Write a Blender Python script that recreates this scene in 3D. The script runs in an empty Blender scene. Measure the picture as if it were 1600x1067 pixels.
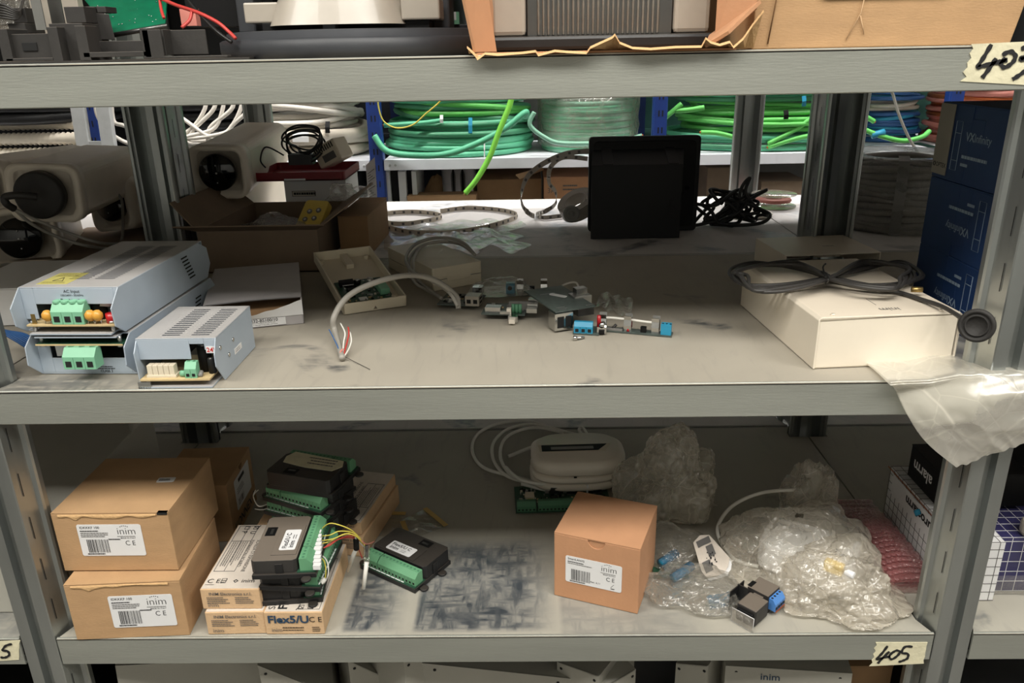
import bpy, bmesh, math, random
from mathutils import Vector, Matrix, noise
random.seed(7)
PI = math.pi
SC = bpy.context.scene
COL = SC.collection
V = Vector
# ------------------------------------------------------------------ camera
F0 = 1229.67                       # focal length in pixels of a 1600 wide frame
_p, _y, _r = .355, .02, -.0199
def _basis(p, y, r):
    f = V((0, math.cos(p), -math.sin(p))); u = V((0, math.sin(p), math.cos(p))); x = V((1, 0, 0))
    Z = Matrix.Rotation(y, 3, 'Z'); f, u, x = Z @ f, Z @ u, Z @ x
    return f, u*math.cos(r)-x*math.sin(r), x*math.cos(r)+u*math.sin(r)
CF, CU, CR = _basis(_p, _y, _r)
CAM = V((0, 0, 1.4))
cd = bpy.data.cameras.new('camera'); cam = bpy.data.objects.new('camera', cd); COL.objects.link(cam)
cd.sensor_width = 36; cd.lens = F0*36/1600; cd.clip_start = .02; cd.clip_end = 50
mw = Matrix((CR, CU, -CF)).transposed().to_4x4(); mw.translation = CAM
cam.matrix_world = mw
SC.camera = cam
def ray(a, b): return CF + CR*(a-800)/F0 - CU*(b-533.5)/F0
def G(a, b, z): d = ray(a, b); return CAM + d*((z-CAM.z)/d.z)      # pixel -> point on a level plane
def PY(a, b, y): d = ray(a, b); return CAM + d*(y/d.y)             # pixel -> point on an upright plane
def PX(a, b, x): d = ray(a, b); return CAM + d*(x/d.x)
# ------------------------------------------------------------------ world, lamps, exposure
w = bpy.data.worlds.new('world'); SC.world = w; w.use_nodes = True
w.node_tree.nodes['Background'].inputs[0].default_value = (.9, .95, 1, 1)
w.node_tree.nodes['Background'].inputs[1].default_value = .0
SC.view_settings.view_transform = 'Standard'; SC.view_settings.look = 'None'
SC.view_settings.gamma = 1; SC.view_settings.use_curve_mapping = False
SC.view_settings.exposure = 0.0
LAMPS_FRONT = [(-1.3, -.30), (0.15, -.30), (1.6, -.30)]
LAMPS_REAR = [(-1.3, 2.12), (0.15, 2.12), (1.6, 2.12)]
LAMPS_FAR = [(-1.0, 3.02), (0.6, 3.02), (2.0, 3.02)]
E_FRONT, E_REAR = 37, 30
CEIL = 2.9
def area(x, y, z, e, col, sx=1.2, sy=.14):
    l = bpy.data.lights.new('tube_light', 'AREA'); l.shape = 'RECTANGLE'; l.size = sx; l.size_y = sy
    l.energy = e; l.color = col
    o = bpy.data.objects.new('tube_light', l); COL.objects.link(o); o.location = (x, y, z)
for x, y in LAMPS_FRONT: area(x, y, CEIL-.155, E_FRONT, (1, .965, .90), 1.2, .7)
for x, y in LAMPS_FAR: area(x, y, CEIL-.155, 46, (1, .97, .94), 1.2, .3)
for x, y in LAMPS_REAR: area(x, y, CEIL-.155, E_REAR, (1, .97, .93))
# ------------------------------------------------------------------ materials
MATS = {}
def lin(c):
    return tuple(((v/12.92) if v <= .04045 else ((v+.055)/1.055)**2.4) for v in (q/255 for q in c))
def mat(name, rgb, rough=.5, metal=0, var=.06, scale=40, bump=0, bscale=200, alpha=1, coat=0, emit=0, stretch=None, spec=.5, dust=0, trans=0):
    m = bpy.data.materials.new(name); m.use_nodes = True; nt = m.node_tree; n = nt.nodes; L = nt.links
    b = n['Principled BSDF']; c = lin(rgb)
    b.inputs['Roughness'].default_value = rough; b.inputs['Metallic'].default_value = metal
    b.inputs['Specular IOR Level'].default_value = spec
    b.inputs['Alpha'].default_value = alpha
    if coat: b.inputs['Coat Weight'].default_value = coat
    if trans: b.inputs['Transmission Weight'].default_value = trans
    tc = n.new('ShaderNodeTexCoord'); mp = n.new('ShaderNodeMapping'); L.new(tc.outputs['Object'], mp.inputs[0])
    if stretch: mp.inputs['Scale'].default_value = stretch
    nz = n.new('ShaderNodeTexNoise'); nz.inputs['Scale'].default_value = scale; nz.inputs['Detail'].default_value = 5
    L.new(mp.outputs[0], nz.inputs['Vector'])
    rp = n.new('ShaderNodeValToRGB'); rp.color_ramp.elements[0].position = .3; rp.color_ramp.elements[1].position = .7
    rp.color_ramp.elements[0].color = tuple(v*(1-var) for v in c)+(1,)
    rp.color_ramp.elements[1].color = tuple(min(1, v*(1+var)) for v in c)+(1,)
    L.new(nz.outputs[0], rp.inputs[0]); out = rp.outputs[0]
    if dust:
        ge = n.new('ShaderNodeNewGeometry'); sx = n.new('ShaderNodeSeparateXYZ'); L.new(ge.outputs['Normal'], sx.inputs[0])
        mr = n.new('ShaderNodeMapRange'); mr.inputs[1].default_value = .6; mr.inputs[2].default_value = 1
        mr.inputs[3].default_value = 0; mr.inputs[4].default_value = dust; L.new(sx.outputs[2], mr.inputs[0])
        mx = n.new('ShaderNodeMix'); mx.data_type = 'RGBA'; mx.inputs[7].default_value = lin((186, 170, 152))+(1,)
        L.new(mr.outputs[0], mx.inputs[0]); L.new(out, mx.inputs[6]); out = mx.outputs[2]
    L.new(out, b.inputs['Base Color'])
    if emit:
        b.inputs['Emission Strength'].default_value = emit; L.new(out, b.inputs['Emission Color'])
    if bump:
        n2 = n.new('ShaderNodeTexNoise'); n2.inputs['Scale'].default_value = bscale; n2.inputs['Detail'].default_value = 4
        L.new(mp.outputs[0], n2.inputs['Vector'])
        bp = n.new('ShaderNodeBump'); bp.inputs['Strength'].default_value = bump; bp.inputs['Distance'].default_value = .002
        L.new(n2.outputs[0], bp.inputs['Height']); L.new(bp.outputs[0], b.inputs['Normal'])
    MATS[name] = m; return m
mat('galvanised', (150, 152, 148), .42, .75, .12, 14, .08, 60, stretch=(1, 1, 5))
mat('galvanised_lip', (158, 160, 152), .5, .55, .10, 5, .10, 120, stretch=(.6, 1, 6))
mat('galvanised_post', (164, 168, 166), .3, .85, .14, 18, .06, 40, stretch=(1, 1, .25))
mat('slot_dark', (14, 15, 15), .8)
mat('cardboard', (178, 143, 104), .85, 0, .07, 30, .15, 260, stretch=(1, 1, 3))
mat('cardboard_red', (186, 138, 102), .85, 0, .05, 30, .12, 260)
mat('cardboard_grey', (126, 108, 90), .9, 0, .1, 16, .15, 220)
mat('cardboard_pale', (205, 172, 134), .85, 0, .06, 60, .2, 300)
mat('cardboard_edge', (120, 90, 58), .9)
mat('cardboard_inside', (150, 118, 84), .9)
mat('torn_paper', (206, 168, 120), .9, bump=.4, bscale=400)
mat('label_white', (224, 224, 224), .45, 0, .02)
mat('print_paper', (208, 198, 186), .6, 0, .06, 60, .1, 300)
mat('ink', (26, 26, 28), .6)
mat('ink_grey', (96, 94, 92), .7)
mat('ink_blue', (40, 66, 92), .6)
mat('ink_red', (196, 44, 40), .6)
mat('ink_pale', (150, 170, 190), .6)
mat('tape_cream', (214, 208, 178), .7, 0, .08, 60, .35, 160)
mat('black_plastic', (26, 26, 27), .42, 0, .2, 50, .05, 300, dust=.06)
mat('black_dusty', (46, 44, 42), .6, 0, .2, 30, .1, 200, dust=.28)
mat('matt_black', (9, 9, 10), .6, spec=.3)
mat('hull_black', (24, 25, 26), .55, spec=.35)
mat('gloss_black', (4, 4, 5), .08, coat=.3)
mat('rubber', (38, 36, 34), .7, bump=.2, bscale=300)
mat('dark_grey_plastic', (52, 54, 58), .5, 0, .1, 30, .05, 300)
mat('grey_plastic', (126, 124, 120), .5)
mat('warm_grey_plastic', (168, 160, 148), .35, 0, .05, coat=.2)
mat('psu_blue_grey', (170, 182, 194), .45, .1, .04, 20, .05, 300, dust=.5)
mat('psu_inside', (60, 66, 74), .6)
mat('green_terminal', (122, 180, 146), .45, 0, .05)
mat('green_terminal_dark', (70, 120, 90), .5)
mat('pcb_green', (38, 74, 56), .45, 0, .15, 150)
mat('pcb_bright', (10, 110, 78), .35, 0, .2, 60)
mat('pcb_grey', (74, 84, 80), .45, 0, .2, 160)
mat('pcb_tan', (196, 174, 130), .6, 0, .1, 80)
mat('solder', (190, 190, 186), .3, .9)
mat('chrome', (200, 200, 198), .15, 1)
mat('steel_dark', (110, 110, 108), .35, .9)
mat('brass', (176, 150, 96), .35, .9)
mat('cap_yellow', (206, 150, 60), .35)
mat('red_part', (176, 30, 36), .3)
mat('red_lid', (120, 14, 24), .45)
mat('blue_part', (40, 140, 176), .4)
mat('blue_terminal', (78, 132, 200), .4)
mat('white_plastic', (218, 210, 196), .4, 0, .04, 20, .03, 200, dust=.15)
mat('ivory_plastic', (214, 204, 182), .45, 0, .05, 20, .03, 200, dust=.25)
mat('white_metal', (228, 218, 200), .45, 0, .04, 12, .04, 200, dust=.3)
mat('grey_metal_cover', (172, 170, 160), .5, 0, .05, 10, .04, 200)
mat('camera_housing', (232, 222, 206), .45, 0, .05, 20)
mat('white_wire', (220, 218, 210), .45)
mat('grey_wire', (150, 146, 138), .5, 0, .05)
mat('dark_wire', (52, 50, 48), .5, 0, .08)
mat('black_wire', (14, 14, 14), .45)
mat('yellow_wire', (204, 190, 80), .45)
mat('lime_wire', (132, 214, 78), .4)
mat('red_wire', (186, 60, 54), .45)
mat('pink_wire', (206, 130, 118), .45)
mat('blue_wire', (44, 92, 150), .45)
mat('copper', (196, 110, 66), .4, .8)
mat('cable_green', (92, 182, 142), .42, 0, .10, 6)
mat('cable_green_dark', (72, 142, 106), .45, 0, .12, 6)
mat('cable_green_bright', (98, 192, 92), .4, 0, .10, 6)
mat('cable_green_pale', (134, 184, 160), .45, 0, .08, 6)
mat('cable_white', (226, 220, 210), .45, 0, .05)
mat('cable_beige', (206, 196, 180), .5, 0, .05)
mat('cable_black', (24, 24, 26), .4)
mat('conduit_white', (226, 216, 198), .5)
mat('blue_steel', (26, 54, 124), .38, 0, .1, 30, .06, 80)
mat('white_steel', (224, 226, 232), .4, 0, .06, 8, .05, 60)
mat('grey_steel', (176, 178, 178), .45, 0, .06)
mat('blue_card', (24, 54, 100), .55, 0, .06, 20)
mat('grey_card', (150, 146, 134), .7)
mat('navy_card', (52, 50, 92), .4, 0, .06)
mat('floor_concrete', (128, 124, 118), .7, 0, .15, 3, .1, 30)
mat('wall_paint', (150, 150, 146), .8, 0, .04, 2)
mat('wall_dark', (70, 84, 76), .8, 0, .1, 2)
mat('ceiling_paint', (222, 220, 214), .85, 0, .03, 2)
mat('lamp_glow', (255, 246, 230), .5, emit=4)
mat('amber_edge', (196, 164, 96), .5)
mat('yellow_card', (224, 196, 96), .55)
mat('teal_case', (60, 110, 96), .5)
mat('label_yellow', (196, 188, 110), .55)
mat('pink_foam', (150, 104, 98), .6)
mat('green_terminal_module', (98, 152, 114), .45, 0, .05)
# shelf top: dusty galvanised sheet with rubbed, dust-free patches and scrapes
def shelf_top(name, dustcol, metalcol, patches, thr, seed):
    m = bpy.data.materials.new(name); m.use_nodes = True; nt = m.node_tree; n = nt.nodes; L = nt.links
    b = n['Principled BSDF']
    tc = n.new('ShaderNodeTexCoord')
    def nz(sc, st, det=6):
        mp = n.new('ShaderNodeMapping'); mp.inputs['Scale'].default_value = st; mp.inputs['Location'].default_value = (seed, seed*.7, 0)
        L.new(tc.outputs['Object'], mp.inputs[0])
        a = n.new('ShaderNodeTexNoise'); a.inputs['Scale'].default_value = sc; a.inputs['Detail'].default_value = det
        a.inputs['Distortion'].default_value = .8; L.new(mp.outputs[0], a.inputs['Vector']); return a.outputs[0]
    def math_(op, a, bb):
        q = n.new('ShaderNodeMath'); q.operation = op; q.use_clamp = False
        for i, s in enumerate((a, bb)):
            if hasattr(s, 'links'): L.new(s, q.inputs[i])
            else: q.inputs[i].default_value = s
        return q.outputs[0]
    def ramp(s, a, bb):
        q = n.new('ShaderNodeMapRange'); q.inputs[1].default_value = a; q.inputs[2].default_value = bb; L.new(s, q.inputs[0]); return q.outputs[0]
    sx = n.new('ShaderNodeSeparateXYZ'); L.new(tc.outputs['Object'], sx.inputs[0])
    rub = ramp(nz(9, (1, 1, 1)), thr, thr+.1)
    scr = ramp(nz(30, (3.5, .5, 1)), .56, .66)
    tot = math_('MULTIPLY', rub, ramp(nz(50, (1, 3, 1)), .3, .6))
    for (x0, x1, y0, y1, k) in patches:
        a = math_('MULTIPLY', ramp(sx.outputs[0], x0, x0+.006), ramp(sx.outputs[0], x1, x1-.04))
        c2 = math_('MULTIPLY', ramp(sx.outputs[1], y0, y0+.008), ramp(sx.outputs[1], y1, y1-.03))
        a = math_('MULTIPLY', math_('MULTIPLY', a, c2), k)
        f1 = ramp(nz(22, (1.5, 1.1, 1), 10), .34, .60); f2 = ramp(nz(70, (.35, 1.6, 1), 4), .40, .62); f3 = ramp(nz(60, (1.8, .4, 1), 4), .42, .60)
        f0 = ramp(nz(9, (1.3, 1, 1), 8), .22, .42); f = math_('MULTIPLY', math_('ADD', math_('MULTIPLY', f0, .5), math_('MULTIPLY', f1, .25)), math_('ADD', .55, math_('MULTIPLY', math_('MAXIMUM', f2, f3), .75)))
        a = math_('MULTIPLY', a, f)
        tot = math_('MAXIMUM', tot, a)
    tot = math_('MAXIMUM', tot, math_('MULTIPLY', scr, .08))
    mx = n.new('ShaderNodeMix'); mx.data_type = 'RGBA'; L.new(tot, mx.inputs[0])
    mx.inputs[6].default_value = lin(dustcol)+(1,); mx.inputs[7].default_value = lin(metalcol)+(1,)
    nn = ramp(nz(4, (1, 1, 1)), .2, .8)
    hs = n.new('ShaderNodeMix'); hs.data_type = 'RGBA'; hs.blend_type = 'MULTIPLY'; hs.inputs[0].default_value = .25
    L.new(mx.outputs[2], hs.inputs[6]); L.new(nn, hs.inputs[7]); L.new(hs.outputs[2], b.inputs['Base Color'])
    rr = n.new('ShaderNodeMapRange'); rr.inputs[3].default_value = .75; rr.inputs[4].default_value = .4; L.new(tot, rr.inputs[0]); L.new(rr.outputs[0], b.inputs['Roughness'])
    mm = n.new('ShaderNodeMapRange'); mm.inputs[3].default_value = .1; mm.inputs[4].default_value = .7; L.new(tot, mm.inputs[0]); L.new(mm.outputs[0], b.inputs['Metallic'])
    MATS[name] = m
shelf_top('shelf_mid_top', (174, 167, 153), (120, 122, 122), [(-.52, -.36, .66, .72, .8)], .62, 3)
shelf_top('shelf_low_top', (174, 170, 158), (104, 112, 120), [(-.205, -.135, .676, .80, 1.0), (-.128, .03, .676, .85, 1.0), (.03, .2, .66, .78, .35), (-.62, -.5, .66, .8, .5)], .66, 8)
shelf_top('shelf_rear_top', (208, 204, 200), (140, 142, 146), [], .55, 5)  # paler tones: the light on the rear panels is put into the colour
# thin translucent film for bags and wraps: mostly clear, whiter where it is creased or seen edge-on
def film(name, rgb, lo, hi, rough=.18, scale=30, bump=.6, edge=.55):
    m = bpy.data.materials.new(name); m.use_nodes = True; nt = m.node_tree; n = nt.nodes; L = nt.links
    n.remove(n['Principled BSDF']); out = n['Material Output']
    tr = n.new('ShaderNodeBsdfTransparent'); tr.inputs[0].default_value = (.98, .98, .97, 1)
    df = n.new('ShaderNodeBsdfDiffuse'); df.inputs[0].default_value = lin(rgb)+(1,)
    gl = n.new('ShaderNodeBsdfGlossy'); gl.inputs[0].default_value = (1, 1, 1, 1); gl.inputs['Roughness'].default_value = rough
    tl = n.new('ShaderNodeBsdfTranslucent'); tl.inputs[0].default_value = lin(rgb)+(1,)
    m1 = n.new('ShaderNodeMixShader'); m1.inputs[0].default_value = .4; L.new(df.outputs[0], m1.inputs[1]); L.new(tl.outputs[0], m1.inputs[2])
    tc = n.new('ShaderNodeTexCoord')
    wn = n.new('ShaderNodeTexNoise'); wn.inputs['Scale'].default_value = scale*.6; wn.inputs['Detail'].default_value = 3; L.new(tc.outputs['Object'], wn.inputs['Vector'])
    mxv = n.new('ShaderNodeMix'); mxv.data_type = 'RGBA'; mxv.blend_type = 'LINEAR_LIGHT'; mxv.inputs[0].default_value = .025; L.new(tc.outputs['Object'], mxv.inputs[6]); L.new(wn.outputs[1], mxv.inputs[7])
    def vor(sc):
        v = n.new('ShaderNodeTexVoronoi'); v.feature = 'DISTANCE_TO_EDGE'; v.inputs['Scale'].default_value = sc; L.new(mxv.outputs[2], v.inputs['Vector']); return v.outputs['Distance']
    v1, v2 = vor(scale), vor(scale*2.7)
    def mr(s, a, b, c, d):
        q = n.new('ShaderNodeMapRange'); L.new(s, q.inputs[0]); q.inputs[1].default_value = a; q.inputs[2].default_value = b; q.inputs[3].default_value = c; q.inputs[4].default_value = d; return q.outputs[0]
    def mth(op, a, b):
        q = n.new('ShaderNodeMath'); q.operation = op
        for i, t in enumerate((a, b)):
            if hasattr(t, 'links'): L.new(t, q.inputs[i])
            else: q.inputs[i].default_value = t
        return q.outputs[0]
    crease = mth('MAXIMUM', mr(v1, .0, .022, 1, 0), mr(v2, .0, .03, .4, 0))
    lw = n.new('ShaderNodeLayerWeight'); lw.inputs[0].default_value = .35
    fac = mth('ADD', mth('MULTIPLY', mth('POWER', lw.outputs['Facing'], 2.0), edge), mr(wn.outputs[0], .3, .7, lo, hi)); fac = mth('ADD', fac, mth('MULTIPLY', crease, (lo+hi)*.28)); q = n.new('ShaderNodeClamp'); L.new(fac, q.inputs[0]); fac = q.outputs[0]
    mx = n.new('ShaderNodeMixShader'); L.new(fac, mx.inputs[0]); L.new(tr.outputs[0], mx.inputs[1]); L.new(m1.outputs[0], mx.inputs[2])
    hb = mth('ADD', mth('MULTIPLY', v1, 1.0), mth('MULTIPLY', v2, .35))
    bp = n.new('ShaderNodeBump'); bp.inputs['Strength'].default_value = bump; bp.inputs['Distance'].default_value = .6/scale*.5; L.new(hb, bp.inputs['Height'])
    fr_ = n.new('ShaderNodeFresnel'); fr_.inputs[0].default_value = 1.5; L.new(bp.outputs[0], fr_.inputs['Normal'])
    for s_ in (gl, df): L.new(bp.outputs[0], s_.inputs['Normal'])
    m2 = n.new('ShaderNodeMixShader'); L.new(mth('MINIMUM', mth('MULTIPLY', fr_.outputs[0], 1.3), .4), m2.inputs[0]); L.new(mx.outputs[0], m2.inputs[1]); L.new(gl.outputs[0], m2.inputs[2]); L.new(m2.outputs[0], out.inputs[0])
    MATS[name] = m
film('film_clear', (222, 216, 204), .03, .14, scale=45)
film('film_milky', (228, 222, 208), .15, .35, scale=30)
film('film_frosted', (232, 228, 216), .42, .58, .24, scale=11, bump=.22)
film('film_bag', (238, 230, 214), .20, .46, scale=21, bump=.8)
film('film_wrap_thin', (222, 216, 204), .0, .03, scale=14, bump=.3, edge=.1)
film('film_pink', (216, 140, 142), .14, .34, .2, scale=60)
film('film_sheet', (206, 200, 182), .06, .16, .1, scale=20)
film('film_blue', (60, 130, 170), .35, .7, .2, scale=60)
film('film_grey', (160, 158, 154), .2, .45, .22, scale=50)
film('clear_case', (200, 190, 180), .08, .2, .08, scale=8, bump=.05)
# ------------------------------------------------------------------ mesh builder
class MB:
    def __init__(s, M=None):
        s.v = []; s.f = []; s.mi = []; s.sm = []; s.mats = []; s.M = M or Matrix()
    def _m(s, name):
        if name not in s.mats: s.mats.append(name)
        return s.mats.index(name)
    def add(s, vs, fs, m, smooth=False, M=None):
        k = len(s.v); T = s.M @ M if M is not None else s.M
        s.v += [T @ V(p) for p in vs]; i = s._m(m)
        for f in fs: s.f.append([q+k for q in f]); s.mi.append(i); s.sm.append(smooth)
        return s
    def box(s, x0, x1, y0, y1, z0, z1, m, M=None):
        vs = [(x, y, z) for z in (z0, z1) for y in (y0, y1) for x in (x0, x1)]
        return s.add(vs, [(0, 2, 3, 1), (4, 5, 7, 6), (0, 1, 5, 4), (2, 6, 7, 3), (0, 4, 6, 2), (1, 3, 7, 5)], m, M=M)
    def hexa(s, b, t, m):                      # bottom quad, top quad (counter-clockwise seen from above)
        return s.add(list(b)+list(t), [(3, 2, 1, 0), (4, 5, 6, 7), (0, 1, 5, 4), (1, 2, 6, 5), (2, 3, 7, 6), (3, 0, 4, 7)], m)
    def prism(s, poly, a, b, m, axis='z', smooth=False, M=None):   # poly counter-clockwise
        def P(p, h): return {'z': (p[0], p[1], h), 'y': (p[0], h, p[1]), 'x': (h, p[0], p[1])}[axis]
        n = len(poly); vs = [P(p, a) for p in poly]+[P(p, b) for p in poly]
        fs = [list(range(n))[::-1], list(range(n, 2*n))]+[(i, (i+1) % n, n+(i+1) % n, n+i) for i in range(n)]
        if axis == 'y': fs = [list(f)[::-1] for f in fs]
        return s.add(vs, fs, m, smooth, M)
    def tube(s, pts, r, m, n=8, closed=False, caps=True, flat=None):
        pts = [V(p) for p in pts]; N = len(pts)
        if N < 2: return s
        R = r if isinstance(r, (list, tuple)) else [r]*N
        vs = []; up = None
        for i, p in enumerate(pts):
            if closed: t = pts[(i+1) % N]-pts[i-1]
            else: t = pts[min(i+1, N-1)]-pts[max(i-1, 0)]
            if t.length < 1e-9: t = V((0, 0, 1))
            t.normalize()
            if up is None: up = t.orthogonal().normalized() if flat is None else V(flat)
            if flat is not None: up = V(flat)
            up = (up-t*up.dot(t)); up = up.normalized() if up.length > 1e-6 else t.orthogonal().normalized()
            sd = t.cross(up)
            for k in range(n):
                a = 2*PI*k/n
                if flat is not None: vs.append(p+up*math.cos(a+PI/4)*R[i][0]*1.414+sd*math.sin(a+PI/4)*R[i][1]*1.414)
                else: vs.append(p+(up*math.cos(a)+sd*math.sin(a))*R[i])
        fs = []
        for i in range(N if closed else N-1):
            j = (i+1) % N
            for k in range(n): fs.append((i*n+k, i*n+(k+1) % n, j*n+(k+1) % n, j*n+k))
        if caps and not closed: fs += [tuple(range(n))[::-1], tuple(range((N-1)*n, N*n))]
        return s.add(vs, fs, m, flat is None)
    def ribbon(s, pts, wd, th, m, up=(0, 0, 1)):   # flat strip: wd along up
        return s.tube(pts, [(wd/2, th/2)]*len(pts), m, 4, flat=up)
    def cyl(s, p0, p1, r, m, n=20, r1=None):
        s.tube([p0, p1], [r, r if r1 is None else r1], m, n); return s
    def lathe(s, prof, m, n=32, M=None):        # prof: (r, z)
        vs = []; fs = []
        for r, z in prof:
            for k in range(n): a = 2*PI*k/n; vs.append((r*math.cos(a), r*math.sin(a), z))
        for i in range(len(prof)-1):
            for k in range(n): fs.append((i*n+k, i*n+(k+1) % n, (i+1)*n+(k+1) % n, (i+1)*n+k))
        fs.append(tuple(range(n))[::-1]); fs.append(tuple(range((len(prof)-1)*n, len(prof)*n)))
        return s.add(vs, fs, m, True, M)
    def grid(s, fn, nu, nv, m, smooth=True, closeu=False):
        vs = [fn(i/(nu if closeu else nu-1), j/(nv-1)) for j in range(nv) for i in range(nu)]
        fs = []
        for j in range(nv-1):
            for i in range(nu if closeu else nu-1):
                i2 = (i+1) % nu; fs.append((j*nu+i, j*nu+i2, (j+1)*nu+i2, (j+1)*nu+i))
        return s.add(vs, fs, m, smooth)
    def quad(s, a, b, c, d, m): return s.add([a, b, c, d], [(0, 1, 2, 3)], m)
    def text(s, txt, size, m, M, al='LEFT', bold=0, sx=1, shear=0):
        vs, fs = glyphs(txt, al, bold, shear)
        return s.add([(x*size*sx, y*size, 0) for x, y in vs], fs, m, M=M)
_gc = {}
def glyphs(txt, al, bold, shear):
    key = (txt, al, bold, shear)
    if key in _gc: return _gc[key]
    c = bpy.data.curves.new('letters', 'FONT'); c.body = txt; c.align_x = al; c.offset = bold; c.shear = shear; c.resolution_u = 3
    o = bpy.data.objects.new('letters', c); COL.objects.link(o)
    ev = o.evaluated_get(bpy.context.evaluated_depsgraph_get()); me = ev.to_mesh()
    r = ([(q.co.x, q.co.y) for q in me.vertices], [list(p.vertices) for p in me.polygons])
    ev.to_mesh_clear(); bpy.data.objects.remove(o); bpy.data.curves.remove(c)
    _gc[key] = r; return r
def face(o, x, y):                              # matrix of a flat face: origin, x direction, y direction
    x = V(x).normalized(); y = V(y); z = x.cross(y).normalized(); y = z.cross(x)
    M = Matrix((x, y, z)).transposed().to_4x4(); M.translation = V(o); return M
def mesh_obj(name, mb, bevel=0, sub=0, loc=None):
    me = bpy.data.meshes.new(name); me.from_pydata([tuple(p) for p in mb.v], [], mb.f)
    for m in mb.mats: me.materials.append(MATS[m])
    me.polygons.foreach_set('material_index', mb.mi); me.polygons.foreach_set('use_smooth', mb.sm)
    me.update()
    o = bpy.data.objects.new(name, me); COL.objects.link(o)
    if bevel:
        b = o.modifiers.new('bevel', 'BEVEL'); b.width = bevel; b.segments = 2; b.limit_method = 'ANGLE'; b.angle_limit = .6
    if sub:
        b = o.modifiers.new('sub', 'SUBSURF'); b.levels = sub; b.render_levels = sub
    return o
def part(parent, name, mb, bevel=0, label=None, sub=0):
    o = mesh_obj(name, mb, bevel, sub); o.parent = parent
    if label: o['label'] = label
    return o
def tag(o, label, cat, group=None, kind=None):
    o['label'] = label; o['category'] = cat
    if group: o['group'] = group
    if kind: o['kind'] = kind
    return o
def thing(name, label, cat, loc=(0, 0, 0), rz=0, group=None, rx=0, ry=0):
    o = bpy.data.objects.new(name, None); COL.objects.link(o); o.empty_display_size = .02
    o.location = loc; o.rotation_euler = (rx, ry, rz); return tag(o, label, cat, group)
def solo(name, mb, label, cat, group=None, bevel=0, sub=0, kind=None, loc=None):
    """one-mesh thing with its origin at its base"""
    zs = min(p.z for p in mb.v); c = V((sum(p.x for p in mb.v)/len(mb.v), sum(p.y for p in mb.v)/len(mb.v), zs))
    mb.v = [p-c for p in mb.v]; o = mesh_obj(name, mb, bevel, sub); o.location = c
    return tag(o, label, cat, group, kind)
def fr(pl, prr):                                # thing standing on the line pl -> prr : location and yaw
    d = prr-pl; return pl, math.atan2(d.y, d.x), d.length
def struct(name, mb, bevel=0):
    o = mesh_obj(name, mb, bevel); o['kind'] = 'structure'; return o
def dup(root, loc=None, rz=None, label=None):
    r = root.copy(); COL.objects.link(r)
    if loc is not None: r.location = loc
    if rz is not None: r.rotation_euler = (root.rotation_euler[0], root.rotation_euler[1], rz)
    if label: r['label'] = label
    for ch in list(root.children):
        c = ch.copy(); COL.objects.link(c); c.parent = r
        for g in ch.children:
            d = g.copy(); COL.objects.link(d); d.parent = c
    return r
def spline(pts, k=8, closed=False):             # Catmull-Rom
    P = [V(p) for p in pts]; N = len(P); out = []
    for i in range(N if closed else N-1):
        if closed: a, b, c, d = P[i-1], P[i], P[(i+1) % N], P[(i+2) % N]
        else: a, b, c, d = P[max(i-1, 0)], P[i], P[i+1], P[min(i+2, N-1)]
        for j in range(k):
            t = j/k; out.append(.5*((2*b)+(c-a)*t+(2*a-5*b+4*c-d)*t*t+(3*b-a-3*c+d)*t**3))
    if not closed: out.append(P[-1])
    return out
def rrect(w_, h, r, n=5, cx=0, cy=0):
    out = []
    for (sx, sy, a0) in ((1, 1, 0), (-1, 1, 90), (-1, -1, 180), (1, -1, 270)):
        for i in range(n+1):
            a = math.radians(a0+90*i/n); out.append((cx+sx*(w_/2-r)+r*math.cos(a), cy+sy*(h/2-r)+r*math.sin(a)))
    return out
ZT, ZM, ZB, ZL = 1.3958, 1.1073, .8198, .532
YF, YK, YE = .67, 1.154, 1.637
XL, XR = -.5143, .4314
def barcode(mb, M, x, y, w_, h, n=26, seed=1, m='ink'):
    n = int(n*.75)
    rr = random.Random(seed); cx = x
    while cx < x+w_:
        t = rr.choice((.5, .5, 1, 1.5))*w_/n/2
        mb.add([(cx, y, .0003), (cx+t, y, .0003), (cx+t, y+h, .0003), (cx, y+h, .0003)], [(0, 1, 2, 3)], m, M=M); cx += t+rr.choice((.7, 1.1, 1.6))*w_/n/2
def lines(mb, M, x, y, w_, n, dy, h, seed=1, m='ink_grey'):
    rr = random.Random(seed)
    for i in range(n):
        cx = x; e = x+w_*rr.uniform(.7, 1)
        while cx < e:
            t = min(rr.uniform(.04, .12)*w_, e-cx); yy = y-i*dy
            mb.add([(cx, yy, .0003), (cx+t, yy, .0003), (cx+t, yy+h, .0003), (cx, yy+h, .0003)], [(0, 1, 2, 3)], m, M=M); cx += t+.012*w_
def sheet(mb, M, w_, h, m='label_white', r=.002, th=.0003):
    mb.prism([(a+w_/2, b+h/2) for a, b in rrect(w_, h, r)], 0, th, m, M=M)
def T_(M, x, y, z=.0004): return M @ Matrix.Translation((x, y, z))
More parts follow.
